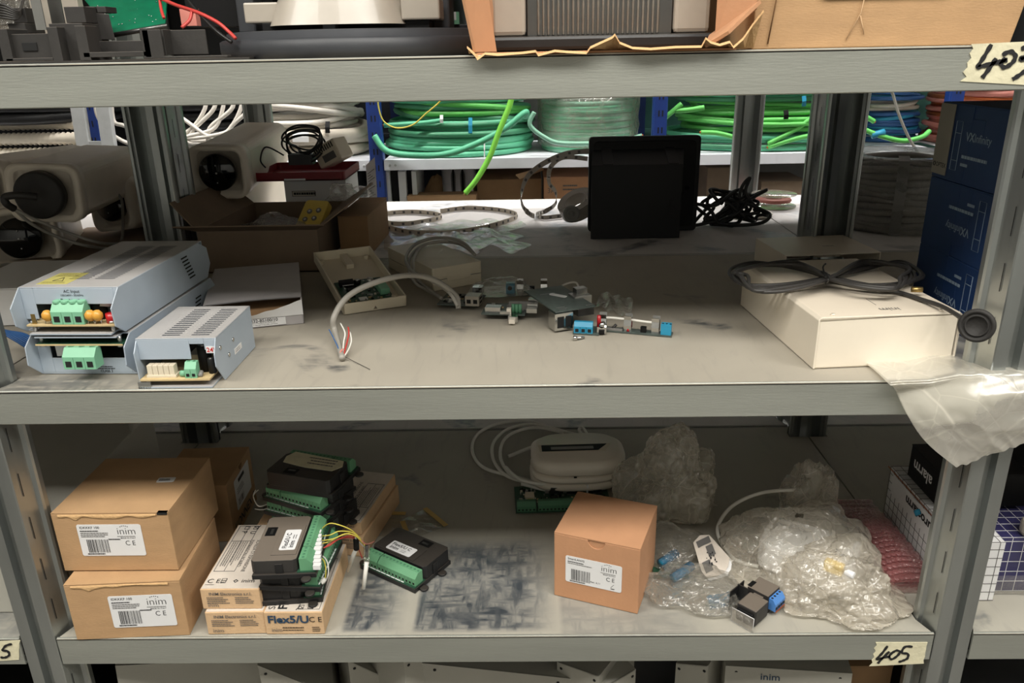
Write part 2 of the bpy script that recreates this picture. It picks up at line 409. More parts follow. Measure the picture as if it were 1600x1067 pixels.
# ================================================================== room
struct('floor', MB().box(-3.2, 3.2, -1.6, 4.0, -.05, 0, 'floor_concrete'))
struct('ceiling', MB().box(-3.2, 3.2, -1.6, 4.0, CEIL, CEIL+.05, 'ceiling_paint'))
struct('wall_rear', MB().box(-3.2, 3.2, 4.0, 4.1, 0, CEIL, 'wall_dark'))
struct('wall_front', MB().box(-3.2, 3.2, -1.7, -1.6, 0, CEIL, 'wall_paint'))
struct('wall_left', MB().box(-3.3, -3.2, -1.7, 4.1, 0, CEIL, 'wall_paint'))
struct('wall_right', MB().box(3.2, 3.3, -1.7, 4.1, 0, CEIL, 'wall_paint'))
def lamp(x, y, label, grp):
    t = thing('ceiling_lamp', label, 'lamp', (x, y, CEIL-.14), 0, grp)
    part(t, 'housing', MB().prism([(-.09, .14), (-.09, .03), (-.06, .012), (.06, .012), (.09, .03), (.09, .14)], -.62, .62, 'white_steel', 'x', M=Matrix()), .002)
    b = MB()
    for s in (-.035, .035): b.cyl((-.6, s, 0.0), (.6, s, 0.0), .013, 'lamp_glow', 12)
    part(t, 'fluorescent_tube', b)
W3 = ('left', 'middle', 'right')
for i, (x, y) in enumerate(LAMPS_FRONT): lamp(x, y, W3[i]+' white twin tube ceiling lamp behind the camera, over the front aisle', 'ceiling lamps over the front aisle')
for i, (x, y) in enumerate(LAMPS_REAR): lamp(x, y, W3[i]+' white twin tube ceiling lamp over the rear aisle', 'ceiling lamps over the rear aisle')
for i, (x, y) in enumerate(LAMPS_FAR): lamp(x, y, W3[i]+' white twin tube ceiling lamp beyond the blue rack', 'ceiling lamps beyond the blue rack')
# ================================================================== galvanised racks
PLX, PRX = -.526, .442
BAY = PRX-PLX
def post_mesh(x, yf, sgn, h=2.25):
    """omega shaped upright; sgn=1: its face looks to -Y"""
    o = [(0, .0085), (.004, .0085), (.0055, .0005), (.0175, 0), (.0185, .001), (.0222, .017), (.0232, .0215), (.0272, .0225), (.0285, .025), (.0285, .031), (.0268, .033), (.0240, .032)]
    i_ = [(0, .0105), (.0052, .0105), (.0068, .0025), (.0168, .0018), (.0171, .003), (.0205, .0175), (.0216, .0232), (.0262, .0242), (.0268, .0258), (.0268, .030), (.0264, .0312), (.0246, .0305)]
    poly = [(-p, q) for p, q in o[::-1]]+o[1:]+i_[::-1]+[(-p, q) for p, q in i_[1:]]
    P = [(x+p, yf+sgn*q) for p, q in (poly if sgn > 0 else poly[::-1])]
    m = MB(); m.prism(P, 0, h, 'galvanised_post')
    z = .04
    while z < h-.05:
        for s in (1, -1):
            q = []
            for k in (.42, .48):
                q.append((x+s*(.0188+.0034*k*1.0+.0006), yf+sgn*(.001+.016*k)))
            (x0, y0), (x1, y1) = q
            m.add([(x0, y0, z), (x1, y1, z), (x1, y1, z+.026), (x0, y0, z+.026)], [(0, 1, 2, 3)], 'slot_dark')
        z += .05
    return m
def panel_mesh(x0, x1, y0, y1, z, top, lip='galvanised_lip', h=.034):
    m = MB(); e = .0295; n = .036
    def half(xa, s):
        return [(xa+s*.0205, y0), (xa+s*e, y0+.022), (xa+s*e, y0+n), (xa+s*.0012, y0+n), (xa+s*.0012, y1-n), (xa+s*e, y1-n), (xa+s*e, y1-.022), (xa+s*.0205, y1)]
    poly = half(x1, -1)+half(x0, 1)[::-1]
    m.prism(poly, z-.0018, z, top)
    a, b = x0+.0205, x1-.0205
    for yy, s in ((y0, 1), (y1, -1)):
        pr = [(.0012, .0006), (.0028, .0004), (.0016, -h+.002), (.013, -h+.002), (.013, -h), (0.0008, -h), (0, -h+.0008), (0, -.0008)]
        P = [(yy+s*p, z+q) for p, q in (pr if s < 0 else pr[::-1])]
        m.prism(P, a, b, lip, 'x')
    for xa, s in ((x0, 1), (x1, -1)):
        m.box(min(xa+s*.0012, xa+s*.0027), max(xa+s*.0012, xa+s*.0027), y0+n, y1-n, z-h, z-.0018, lip)
    m.box((x0+x1)/2-.02, (x0+x1)/2+.02, y0+.02, y1-.02, z-.02, z-.0018, lip)
    return m
front_rack = thing('shelving_rack', 'galvanised metal shelving rack with slotted uprights, nearest the camera', 'shelving rack', (0, 0, 0))
rear_rack = thing('shelving_rack', 'galvanised metal shelving rack standing back to back behind the nearest one', 'shelving rack', (0, 0, 0))
for rk, ya, yb in ((front_rack, YF, YK-.002), (rear_rack, YK+.002, YE)):
    for i in (-1, 0, 1, 2):
        px = PLX+BAY*i
        part(rk, 'upright', post_mesh(px, ya, 1)); part(rk, 'upright', post_mesh(px, yb, -1))
    for z in (ZT, ZM, ZB, ZL, .12, 1.9):
        for i in (-1, 0, 1):
            top = {ZM: 'shelf_mid_top', ZB: 'shelf_low_top'}.get(z, 'shelf_mid_top')
            if rk is rear_rack: top = 'shelf_rear_top'
            p_ = part(rk, 'shelf_panel', panel_mesh(PLX+BAY*i, PLX+BAY*(i+1), ya, yb, z, top))
# masking tape tags with hand-written numbers
def tape(pl, pr_, pr2, pl2, strokes, parent, jag=True, seed=1, th=.0035):
    """four corners on the lip front, strokes in 0..1 tape coordinates"""
    rr = random.Random(seed); pl, pr_, pr2, pl2 = [V(p) for p in (pl, pr_, pr2, pl2)]
    y = YF-.0007
    def B(u, v): q = pl.lerp(pr_, u).lerp(pl2.lerp(pr2, u), v); return V((q.x, y, q.z))
    L_ = [B(rr.uniform(0, .02)+(.03 if 0 < k < 8 and k % 2 else 0), k/8) for k in range(9)]; R_ = [B(1-rr.uniform(0, .02), k/6) for k in range(7)]
    ring = L_[::-1][:0]+[B(k/10, 0) for k in range(0, 11)]+R_[1:-1]+[B(1-k/10, 1) for k in range(0, 11)]+L_[::-1][1:-1]
    m = MB(); n = len(ring); c = B(.5, .5)
    m.add([c]+ring+[p+V((0, .0006, 0)) for p in ring], [(0, 1+i, 1+(i+1) % n) for i in range(n)]+[(1+i, 1+n+i, 1+n+(i+1) % n, 1+(i+1) % n) for i in range(n)], 'tape_cream')
    t = part(parent, 'tape_tag', m, label='cream masking tape tag with a hand-written number')
    w_ = MB()
    for st in strokes:
        pts = spline([B(u, v)+V((0, -.0004, 0)) for u, v in st], 6)
        w_.tube(pts, [(.0003, th/2*(.75+.35*math.sin(i*.7)**2)) for i in range(len(pts))], 'ink', 4, flat=(0, 1, 0))
    part(t, 'handwriting', w_)
S4 = [(.30, .10), (.24, .30), (.22, .55), (.21, .66), (.30, .60), (.37, .50)]
tape(PY(1500, 127, YF), PY(1660, 136, YF), PY(1660, 62, YF), PY(1517, 69, YF),
     [[(.22, .97), (.17, .66), (.13, .40), (.17, .42), (.32, .52), (.42, .58)], [(.30, .62), (.25, .36), (.2, .12)],
      [(.40, .62), (.36, .50), (.40, .40), (.47, .50), (.50, .66), (.44, .78), (.36, .70)], [(.55, .84), (.63, .86), (.61, .68), (.55, .60), (.63, .58), (.64, .40), (.57, .24), (.50, .12)]], front_rack, seed=2)
tape(PY(1358, 1040, YF), PY(1443, 1036, YF), PY(1449, 1003, YF), PY(1368, 1003, YF),
     [[(.24, .86), (.17, .55), (.10, .30), (.22, .36), (.34, .42)], [(.30, .62), (.20, .34), (.14, .12)],
      [(.36, .58), (.32, .40), (.38, .28), (.47, .42), (.50, .60), (.43, .66), (.36, .56)], [(.72, .82), (.58, .82), (.54, .56), (.66, .50), (.67, .30), (.60, .2), (.52, .14)]], front_rack, seed=5, th=.0026)
tape(PY(-45, 1035, YF), PY(30, 1030, YF), PY(32, 1000, YF), PY(-45, 1003, YF),
     [[(.40, .58), (.36, .40), (.44, .28), (.54, .42), (.56, .58), (.5, .62)], [(.84, .85), (.72, .78), (.66, .55), (.76, .5), (.80, .3), (.72, .18), (.62, .2)]], front_rack, seed=9, th=.0026)
# ================================================================== blue rack across the rear aisle
YB = 2.5
ZQ = PY(800, 247, YB).z
BXS = [-1.34, -.463, .418, 1.31, -2.22, 2.2]
blue = thing('shelving_rack', 'blue upright rack with white shelves holding coils of cable across the rear aisle', 'shelving rack', (0, 0, 0))
BX = sorted(BXS)
for x in BX:
    for yy in (YB, YB+.5):
        m = MB(); s = 1 if yy == YB else -1
        m.prism([(x-.019, yy), (x+.019, yy), (x+.019, yy+s*.006), (x+.022, yy+s*.01), (x+.022, yy+s*.035), (x-.022, yy+s*.035), (x-.022, yy+s*.01), (x-.019, yy+s*.006)][::s], 0, 2.12, 'blue_steel')
        z = .05
        while z < 2.05:
            m.box(x-.0075, x-.0035, min(yy-s*.0006, yy+s*.0005), max(yy-s*.0006, yy+s*.0005), z, z+.018, 'slot_dark'); m.box(x+.0035, x+.0075, min(yy-s*.0006, yy+s*.0005), max(yy-s*.0006, yy+s*.0005), z, z+.018, 'slot_dark'); z += .05
        part(blue, 'upright', m)
for z in (.2, .66, ZQ, 1.56, 2.02):
    for a, b in zip(BX[:-1], BX[1:]):
        m = MB(); a += .0225; b -= .0225
        m.box(a, b, YB+.002, YB+.498, z-.002, z, 'white_steel'); m.box(a, b, YB+.002, YB+.004, z-.032, z, 'white_steel'); m.box(a, b, YB+.496, YB+.498, z-.032, z, 'white_steel')
        for xx in (a+.018, a+.036, b-.018, b-.036): m.cyl((xx, YB-.001, z-.016), (xx, YB+.002, z-.016), .004, 'grey_steel', 10)
        part(blue, 'shelf_panel', m, .001)
m = MB()
p = PY(1408, 238, YB); m.text('303', .024, 'ink', face((p.x, YB-.0015, p.z), (1, 0, 0), (0, 0, 1)), bold=.004, shear=.3)
part(blue, 'handwriting', m, label='hand-written number on the white shelf edge')
# ================================================================== reusable electronics pieces (in local frames)
def term_block(mb, x0, y0, z0, n, pitch, d, h, m='green_terminal', face_='-y', hole=.55, dark='slot_dark', screws=True):
    """row of n screw terminals; openings look to -y"""
    w_ = n*pitch
    mb.prism([(y0, z0), (y0+d, z0), (y0+d, z0+h), (y0+d*.45, z0+h), (y0, z0+h*.62)], x0, x0+w_, m, 'x')
    for i in range(n):
        cx = x0+(i+.5)*pitch; r = pitch*hole/2
        mb.add([(cx-r, y0-.0003, z0+h*.12), (cx+r, y0-.0003, z0+h*.12), (cx+r, y0-.0003, z0+h*.12+2*r), (cx-r, y0-.0003, z0+h*.12+2*r)], [(0, 1, 2, 3)], dark)
        if screws: mb.cyl((cx, y0+d*.70, z0+h-.0002), (cx, y0+d*.70, z0+h+.0002), pitch*.28, 'green_terminal_dark' if 'green' in m else dark, 10)
        if i: mb.box(cx-pitch/2-.0002, cx-pitch/2+.0002, y0-.0002, y0+.0004, z0, z0+h*.6, 'green_terminal_dark' if 'green' in m else dark)
def chip(mb, x, y, z, w_, d, h=.0025, m='matt_black'):
    mb.box(x, x+w_, y, y+d, z, z+h, m)
    k = int(w_/.002)
    for i in range(k):
        for yy in (y-.0012, y+d): mb.box(x+.0004+i*.002, x+.0012+i*.002, yy, yy+.0012, z, z+h*.5, 'solder')
def capac(mb, x, y, z, r, h, m='matt_black'):
    mb.lathe([(r, 0), (r, h-.0008), (r*.85, h), (0.0001, h)], m, 16, Matrix.Translation((x, y, z)))
    mb.lathe([(r*.8, h), (0.0001, h+.0002)], 'solder', 12, Matrix.Translation((x, y, z)))
def scatter_parts(mb, x0, x1, y0, y1, z, n, seed, hmax=.002):
    rr = random.Random(seed)
    for i in range(n):
        w_, d = rr.uniform(.0015, .005), rr.uniform(.001, .003)
        if rr.random() < .5: w_, d = d, w_
        x, y = rr.uniform(x0, x1-w_), rr.uniform(y0, y1-d)
        mb.box(x, x+w_, y, y+d, z, z+rr.uniform(.0006, hmax), rr.choice(['matt_black', 'solder', 'grey_plastic', 'solder', 'matt_black', 'white_plastic', 'pcb_tan']))
def chamfer_prism(w_, h, c): return [(c, 0), (w_-c, 0), (w_, c), (w_, h-c), (w_-c, h), (c, h), (0, h-c), (0, c)]
# ================================================================== power supplies, left of the middle shelf
def psu_big(name, label, loc, rz, flip, yellow, grp):
    """local: x 0..W along front, y 0..D back, z 0..H; sheet metal tunnel with chamfered side cheeks"""
    W, D, H, th = .098, .203, .044, .0012
    t = thing(name, label, 'power supply', loc, rz, grp)
    zf = (lambda z: H-z) if flip else (lambda z: z)
    def B(m, x0, x1, y0, y1, a, b, mt): a, b = sorted((zf(a), zf(b))); m.box(x0, x1, y0, y1, a, b, mt)
    c = MB()
    e = .012                                           # cheeks stand in front of the front panel
    def cheek(x0, x1):
        P = [(e*.15-.006, zf(.010)), (e-.002, zf(.0)), (D, zf(0)), (D+.012, zf(.014)), (D+.008, zf(H-.010)), (D-.012, zf(H)), (e, zf(H)), (-.006, zf(H-.016))]
        c.prism(P if not flip else P[::-1], x0, x1, 'psu_blue_grey', 'x')
    cheek(0, th); cheek(W-th, W)
    B(c, th, W-th, e, D, H-th, H, 'psu_blue_grey')     # roof
    B(c, th, .014, e, e+th, .012, H-th, 'psu_blue_grey'); B(c, W-.006, W-th, e, e+th, .012, H-th, 'psu_blue_grey')
    B(c, .014, W-.006, e, e+th, H-.017, H-th, 'psu_blue_grey')
    B(c, th, W-th, D-th, D, .0, H-th, 'psu_blue_grey')
    # ventilation slots in the roof
    for x0 in (.034, .060):
        k = 0
        while .04+k*.0048 < D-.02:
            y = e+.028+k*.0048; zz = zf(H); s = .0003*(-1 if flip else 1)
            if not flip: c.add([(x0, y, zz+s), (x0+.020, y, zz+s), (x0+.020, y+.0016, zz+s), (x0, y+.0016, zz+s)], [(0, 1, 2, 3)], 'psu_inside')
            k += 1
            if y > D-.03: break
    for k in range(7):                                  # louvres low on the right cheek, near the rear
        y = D-.052+k*.0; z = .012+k*.0036
        a, b = sorted((zf(H-.008-k*.0042), zf(H-.0062-k*.0042)))
        c.add([(W+.0003, D-.06+.0022*k, a), (W+.0003, D-.045+.0022*k, a), (W+.0003, D-.045+.0022*k, b), (W+.0003, D-.06+.0022*k, b)], [(0, 1, 2, 3)], 'slot_dark')
    cs = part(t, 'case', c, .0005)
    b = MB(); B(b, th, W-th, .012, D-th, .0005, .0017, 'psu_blue_grey'); B(b, .010, W-.008, -.001, .014, .0005, .0017, 'psu_blue_grey')
    part(t, 'base_plate', b)
    p = MB(); B(p, .008, W-.004, .001, .12, .0085, .0101, 'pcb_tan' if not flip else 'pcb_green')
    B(p, .008, W-.004, .0006, .001, .0085, .0101, 'pcb_tan')
    for (x, y) in ((.012, .004), (W-.009, .004)):
        a = sorted((zf(.0017), zf(.0085))); p.cyl((x, y+.002, a[0]), (x, y+.002, a[1]), .002, 'solder', 10)
        a = sorted((zf(.0101), zf(.0125))); p.cyl((x, y+.002, a[0]), (x, y+.002, a[1]), .003, 'solder', 12)
    bd = part(t, 'circuit_board', p)
    q = MB()
    a, b_ = sorted((zf(.0103), zf(.0303))); x0 = .0335 if not flip else .0385
    term_block(q, x0, .001 if not flip else -.010, a, 3, .0105, .014, b_-a)
    if not flip:
        for i in range(4): q.lathe([(.004, 0), (.004, .0025), (.003, .003), (.0001, .003)], 'green_terminal', 12, Matrix.Translation((x0+.004+i*.008, .009, b_-.001)))
    tb = part(t, 'terminal_block', q, .0004)
    i_ = MB(); B(i_, .016, .030, .03, .08, .0103, .034, 'matt_black')
    if not flip:
        part(t, 'inner_components', i_); i_ = MB(); i_.cyl((.071, .022, .0101), (.071, .022, .040), .007, 'matt_black', 20); part(t, 'capacitor', i_); i_ = MB(); i_.cyl((.0775, .020, .022), (.0775, .026, .036), .006, 'label_white', 16)
        part(t, 'capacitor', i_); i_ = MB(); i_.cyl((.088, .009, .010), (.088, .009, .019), .0055, 'red_part', 18); part(t, 'red_component', i_); q2 = MB(); q2.box(.0125, .0165, .003, .0036, .0101, .020, 'brass'); part(t, 'metal_tab', q2)
        i_ = MB(); i_.box(.079, .093, .02, .05, .0101, .027, 'psu_inside')
        for x in (.0285, .0705, .0775):
            cp = MB(); cp.lathe([(.0001, -.0055), (.0025, -.005), (.0048, -.002), (.005, 0), (.0048, .002), (.0025, .005), (.0001, .0055)], 'cap_yellow', 16, Matrix.Translation((x, .0035, .0185)))
            for dx in (-.003, .003): cp.tube([(x+dx*.5, .0035, .015), (x+dx, .003, .012), (x+dx, .003, .0101)], .0005, 'solder', 6)
            part(t, 'yellow_capacitor', cp)
    else:
        B(i_, .018, .040, .014, .03, .0105, .026, 'label_white'); part(t, 'inner_components', i_); i_ = MB(); B(i_, .043, .049, .016, .03, .0105, .032, 'label_yellow')
    part(t, 'inner_components', i_)
    # print on the front panel
    y = e-.0003
    pm = MB()
    if not flip:
        for tx, x, z, s in (('AC Input', .044, H-.0055, .0042), ('100/240V~ 50/60Hz', .040, H-.0090, .0028), ('N', .0475, H-.0150, .0050), ('L', .0570, H-.0150, .0050)):
            pm.text(tx, s, 'ink', face((x, y, z), (1, 0, 0), (0, 0, 1)))
        pm.tube([(.0405+.0018*math.cos(a*PI/8), y, H-.0133+.0018*math.sin(a*PI/8)) for a in range(16)], .0002, 'ink', 4, closed=True)
    else:
        lines(pm, face((.050, y, .0075), (1, 0, 0), (0, 0, 1)), 0, .0, .03, 2, .002, .0008, 3, 'ink'); pm.text('CLASS 2', .0035, 'ink', face((.060, y, .0020), (1, 0, 0), (0, 0, 1)), bold=.01)
    part(t, 'front_print', pm)
    if yellow:
        ym = MB(); Mx = face((.012, .040, H), (1, 0, 0), (0, 1, 0)); ym.M = Mx
        ym.box(0, .030, -.018, .022, 0, .0003, 'label_yellow')
        ym.tube([(.010, -.008, .0004), (.020, -.008, .0004), (.015, .004, .0004)], .0004, 'ink', 4, closed=True)
        lines(ym, Matrix(), .003, .018, .024, 4, .003, .001, 4, 'ink'); lines(ym, Matrix(), .003, -.012, .024, 2, .003, .001, 5, 'ink')
        part(t, 'warning_label', ym, label='yellow warning label')
    return t
o_, a_, l_ = fr(G(52, 587, ZM), G(222, 585, ZM))
psu_big('power_supply', 'blue-grey vented power supply lying upside down, lower of the stacked pair at the shelf left', V((-.480, .701, ZM+.0006)), -.03, True, False, 'large vented power supplies')
psu_big('power_supply', 'blue-grey vented power supply with yellow warning label, upper of the stacked pair', V((-.483, .700, ZM+.0460)), -.035, False, True, 'large vented power supplies')
# small power supply
def psu_small():
    o, a, l = fr(G(220, 605, ZM), G(346, 602, ZM)); W, D, H = .076, .104, .046
    t = thing('power_supply', 'small blue-grey power supply with red 24V sticker at the front edge of the middle shelf', 'power supply', o+V((0, 0, .0005)), a-.03)
    c = MB(); th = .0011
    c.box(0, W, .006, D, H-th, H, 'psu_blue_grey')
    c.prism([(.0, .0), (D, 0), (D, H), (.008, H), (-.002, H-.012)], 0, th, 'psu_blue_grey', 'x')
    c.prism([(.014, .0), (D, 0), (D, H), (.006, H), (-.002, H-.014), (-.002, .020)], W-th, W, 'psu_blue_grey', 'x')
    c.box(th, .050, .006, .006+th, H-.021, H-th, 'psu_blue_grey'); c.box(.064, W-th, .006, .006+th, H-.012, H-th, 'psu_blue_grey'); c.box(.050, .064, .006, .0071, H-.006, H-th, 'psu_blue_grey')
    for x0 in (.022, .050):
        for k in range(15):
            y = .014+k*.0055; c.add([(x0, y, H+.0003), (x0+.017, y, H+.0003), (x0+.017, y+.0018, H+.0003), (x0, y+.0018, H+.0003)], [(0, 1, 2, 3)], 'psu_inside')
    for y, z in ((.045, .030), (.030, .020), (.012, .034)): c.cyl((W-.0002, y, z), (W+.0012, y, z), .0022, 'chrome', 12)
    cs = part(t, 'case', c, .0004)
    b = MB(); b.box(0, .070, -.004, D-.002, 0, .0012, 'psu_blue_grey'); b.box(0, .012, -.004, -.003, 0, .006, 'solder'); part(t, 'base_plate', b)
    p = MB(); p.box(.002, .068, -.003, .09, .0068, .0084, 'pcb_tan'); p.cyl((.008, .001, .0012), (.008, .001, .0068), .002, 'solder', 10); part(t, 'circuit_board', p)
    q = MB()
    for i in range(5): q.box(.008+i*.0052, .0128+i*.0052, .002, .010, .0084, .0205, 'ivory_plastic')
    q.box(.007, .035, .001, .0125, .0084, .0110, 'ivory_plastic'); part(t, 'white_connector', q, .0003)
    q = MB(); term_block(q, .0445, -.001, .0084, 2, .0055, .009, .015); part(t, 'terminal_block', q, .0003)
    q = MB(); capac(q, .057, .020, .0084, .0062, .026); capac(q, .0655, .013, .0084, .0036, .015, 'hull_black'); q.cyl((.0385, .004, .0115), (.0435, .004, .0115), .003, 'green_terminal', 14)
    q.cyl((.0575, .001, .0095), (.0575, .006, .0125), .0022, 'grey_plastic', 10); q.box(.036, .05, .03, .05, .0084, .02, 'ivory_plastic'); q.box(.012, .03, .05, .09, .0084, .022, 'matt_black')
    part(t, 'capacitor', q)
    q = MB(); Mx = face((.0655, .0055, .0312), (1, 0, 0), (0, 0, 1)); q.M = Mx
    q.box(0, .010, 0, .0068, 0, .0003, 'label_white'); q.text('24V', .0062, 'ink_red', Matrix.Translation((.0006, .0012, .0005)), bold=.02); part(t, 'voltage_sticker', q)
    q = MB(); q.M = face((W+.0002, .045, .014), (0, 1, 0), (0, 0, 1)); q.box(0, .020, 0, .006, 0, .0003, 'label_white'); lines(q, Matrix(), .002, .0035, .016, 2, .002, .0008, 7); part(t, 'side_sticker', q)
psu_small()
# grey-white carton with product code between power supplies
mat("grey_plastic_card", (172, 168, 168), .6, 0, .04)
def bs_box():
    o, a, l = fr(G(322, 514, ZM), G(475, 506, ZM)); W, D, H = .106, .165, .031; o = V((-.359, .829, ZM+.0005)); a = .32
    t = thing('carton', 'flat grey-white carton with a torn front flap behind the small power supply', 'box', o, a-.04)
    m = MB(); m.hexa([(0, .002, 0), (W, .002, 0), (W, D, 0), (0, D, 0)], [(0, .002, H*.62), (W, .002, H*.62), (W, D, H-.001), (0, D, H-.001)], 'cardboard_inside'); m.box(0, .0012, 0, D, 0, H, 'grey_plastic_card'); m.box(W-.0012, W, 0, D, 0, H, 'grey_plastic_card'); m.box(0, W, 0, .0012, 0, .011, 'grey_plastic_card')
    part(t, 'body', m)
    m = MB(); m.grid(lambda u, v: (u*W, -.001+v*D, H+.0002+.0012*math.sin(u*PI)*(1-v)), 10, 6, 'grey_plastic_card'); m.grid(lambda u, v: (u*W, -.001+v*D, H+.0012+.0012*math.sin(u*PI)*(1-v)), 10, 6, 'grey_plastic_card'); part(t, 'lid', m)
    m = MB(); m.grid(lambda u, v: (u*W, -.0008-.003*v*math.sin(u*PI), .011+v*(.016*u*u+.002+.0015*noise.noise((u*9, v*3, 1)))), 24, 5, 'label_white'); part(t, 'torn_flap', m, label='torn white cardboard flap')
    m = MB(); m.M = face((.046, -.0004, .0012), (1, 0, 0), (0, 0, 1)); m.box(0, .040, 0, .0095, 0, .0003, 'label_white'); m.tube([(0, 0, .0004), (.04, 0, .0004), (.04, .0095, .0004), (0, .0095, .0004)], .00015, 'ink', 4, closed=True)
    m.text('232-BS100/10', .0053, 'ink', Matrix.Translation((.0015, .0052, .0005)), bold=.015); lines(m, Matrix(), .002, .0035, .034, 2, .002, .0008, 3, 'ink'); part(t, 'product_label', m)

bs_box()
# open tray of a wall unit with a circuit board in it
def open_tray():
    a0, a1 = G(537, 493, ZM), G(629, 479, ZM); o, a, l = fr(a0, a1); W, D, H = .078, .165, .014; a = .14; o = o+V((0, 0, .0005))
    back = G(489, 417, ZM)-a0; sh = math.atan2(back.y, back.x)-a
    t = thing('enclosure_half', 'open ivory plastic enclosure half with a small circuit board lying in it', 'enclosure', o, a+.30, rx=.17)
    m = MB(); w1 = .0022
    m.box(0, W, 0, D, 0, .0016, 'ivory_plastic')
    m.box(0, w1, 0, D, 0, H, 'ivory_plastic'); m.box(W-w1, W, 0, D, 0, H, 'ivory_plastic'); m.box(0, W, D-w1, D, 0, H, 'ivory_plastic')
    m.prism([(0, 0), (W*.47, 0), (W*.47, .002), (W*.5, .006), (W*.53, .002), (W*.53, 0), (W, 0), (W, H), (0, H)], 0, w1, 'ivory_plastic', 'y')
    for x, y in ((.008, .02), (.068, .02), (.008, .15), (.068, .15)): m.cyl((x, y, .0016), (x, y, .007), .003, 'ivory_plastic', 12)
    m.box(.035, .045, .125, .17, .0016, .008, 'ivory_plastic')
    part(t, 'shell', m, .0006)
    m = MB(); m.box(.008, .068, .012, .082, .0030, .0045, 'pcb_green'); scatter_parts(m, .010, .066, .014, .080, .0045, 60, 5)
    chip(m, .018, .045, .0045, .012, .012); m.box(.012, .030, .066, .074, .0045, .011, 'matt_black'); m.box(.014, .028, .060, .065, .0045, .009, 'chrome'); capac(m, .035, .070, .0045, .004, .006); m.cyl((.052, .072, .0045), (.052, .072, .009), .004, 'solder', 16); m.box(.026, .036, .022, .030, .0045, .0055, 'label_white')
    pb = part(t, 'circuit_board', m)
    m = MB(); m.box(.054, .066, .030, .060, .0045, .012, 'green_terminal'); part(t, 'terminal_block', m, .0004)
open_tray()
# closed router-like ivory box
def ivory_box():
    a0, a1 = G(678, 456, ZM), G(755, 441, ZM); o, a, l = fr(a0, a1); W, H = .072, .030
    bk = G(602, 415, ZM)-a0
    t = thing('enclosure', 'closed ivory plastic enclosure with a grey cable coiled over it', 'enclosure', o+V((0, 0, .0005)), a)
    D = .150; ang = math.atan2(bk.y, bk.x)-a
    k = math.cos(ang)/math.sin(ang)
    R_ = Matrix.Rotation(ang-PI/2, 4, 'Z')
    m = MB(); m.M = R_
    m.prism(rrect(W, D, .003, 3, W/2, D/2), 0, .0135, 'ivory_plastic'); m.prism(rrect(W, D, .003, 3, W/2, D/2), .0143, H, 'ivory_plastic'); m.prism(rrect(W-.002, D-.002, .003, 3, W/2, D/2), .013, .0146, 'grey_plastic')
    m.box(.02, .055, -.0005, .0008, .010, .022, 'ivory_plastic')
    part(t, 'shell', m, .0008)
ivory_box()
# grey multicore cable: coil over the ivory box, then an arc ending in stripped wires
def Gz(px, py, h, z=ZM): return G(px, py, z+h)
def coil(cx, cy, z0, rx, ry, turns, r, seed, dz=.004, n=40, jit=.004, tilt=0):
    rr = random.Random(seed); out = []
    f = [rr.uniform(0, 6.28) for _ in range(4)]
    for i in range(int(turns*n)+1):
        a = 2*PI*i/n; k = 1+jit/rx*math.sin(a*.5+f[0])+jit/rx*.6*math.sin(a*1.31+f[1])
        out.append(V((cx+rx*k*math.cos(a), cy+ry*k*math.sin(a), z0+dz*(i/n)+.0015*math.sin(a*1.7+f[2])+tilt*math.sin(a))))
    return out
c0 = [Gz(535, 560, .004), Gz(524, 520, .012), Gz(522, 495, .028), Gz(545, 462, .045), Gz(590, 440, .055), Gz(640, 430, .055), Gz(680, 438, .045), Gz(712, 462, .024), Gz(716, 482, .010)]
m = MB(); m.tube(spline(c0, 10), .0032, 'grey_wire', 12)
cc = thing('cable', 'thick grey multicore cable arching over the shelf with stripped wire ends', 'cable', (0, 0, 0))
cc.location = G(535, 560, ZM); off = Matrix.Translation(-cc.location)
def offs(mb, root): mb.v = [p-root.location for p in mb.v]; return mb
part(cc, 'sheath', offs(m, cc))
for cname, pts, r in (('white_wire', [(535, 558, .004), (537, 535, .012), (539, 520, .018), (532, 505, .022)], .0008), ('red_wire', [(536, 558, .004), (541, 540, .010), (545, 522, .016), (544, 511, .020)], .0008),
                      ('white_wire', [(537, 558, .004), (545, 545, .008), (549, 532, .012), (547, 519, .016)], .0008), ('blue_wire', [(533, 556, .004), (527, 540, .010), (518, 522, .016), (514, 515, .018)], .0006),
                      ('pink_wire', [(533, 558, .004), (532, 550, .008), (536, 545, .010)], .0008), ('dark_wire', [(540, 558, .003), (560, 568, .001), (578, 577, .001)], .0003)):
    m = MB(); m.tube(spline([Gz(*q) for q in pts], 6), r, cname, 6); part(cc, cname, offs(m, cc))
m = MB()
loop = [(715, 478, .016), (700, 455, .03), (668, 435, .036), (645, 425, .036), (634, 405, .036), (645, 385, .040), (668, 374, .046), (700, 372, .046), (725, 380, .042), (742, 398, .036)]
m.tube(spline([Gz(*q) for q in loop], 8), .0022, 'grey_wire', 8)
lp2 = [(742, 398, .036), (720, 382, .035), (690, 378, .035), (660, 384, .035), (641, 402, .035), (640, 425, .028), (650, 443, .012), (665, 452, .006), (686, 463, .004)]
m.tube(spline([Gz(*q) for q in lp2], 8), .0022, 'grey_wire', 8)
lp3 = [(700, 376, .050), (665, 382, .044), (648, 400, .038), (646, 420, .034), (652, 436, .014), (668, 450, .008), (690, 466, .010)]
m.tube(spline([Gz(*q) for q in lp3], 8), .0022, 'grey_wire', 8)
solo('cable', m, 'thin grey cable looped in rings over the ivory enclosure', 'cable')
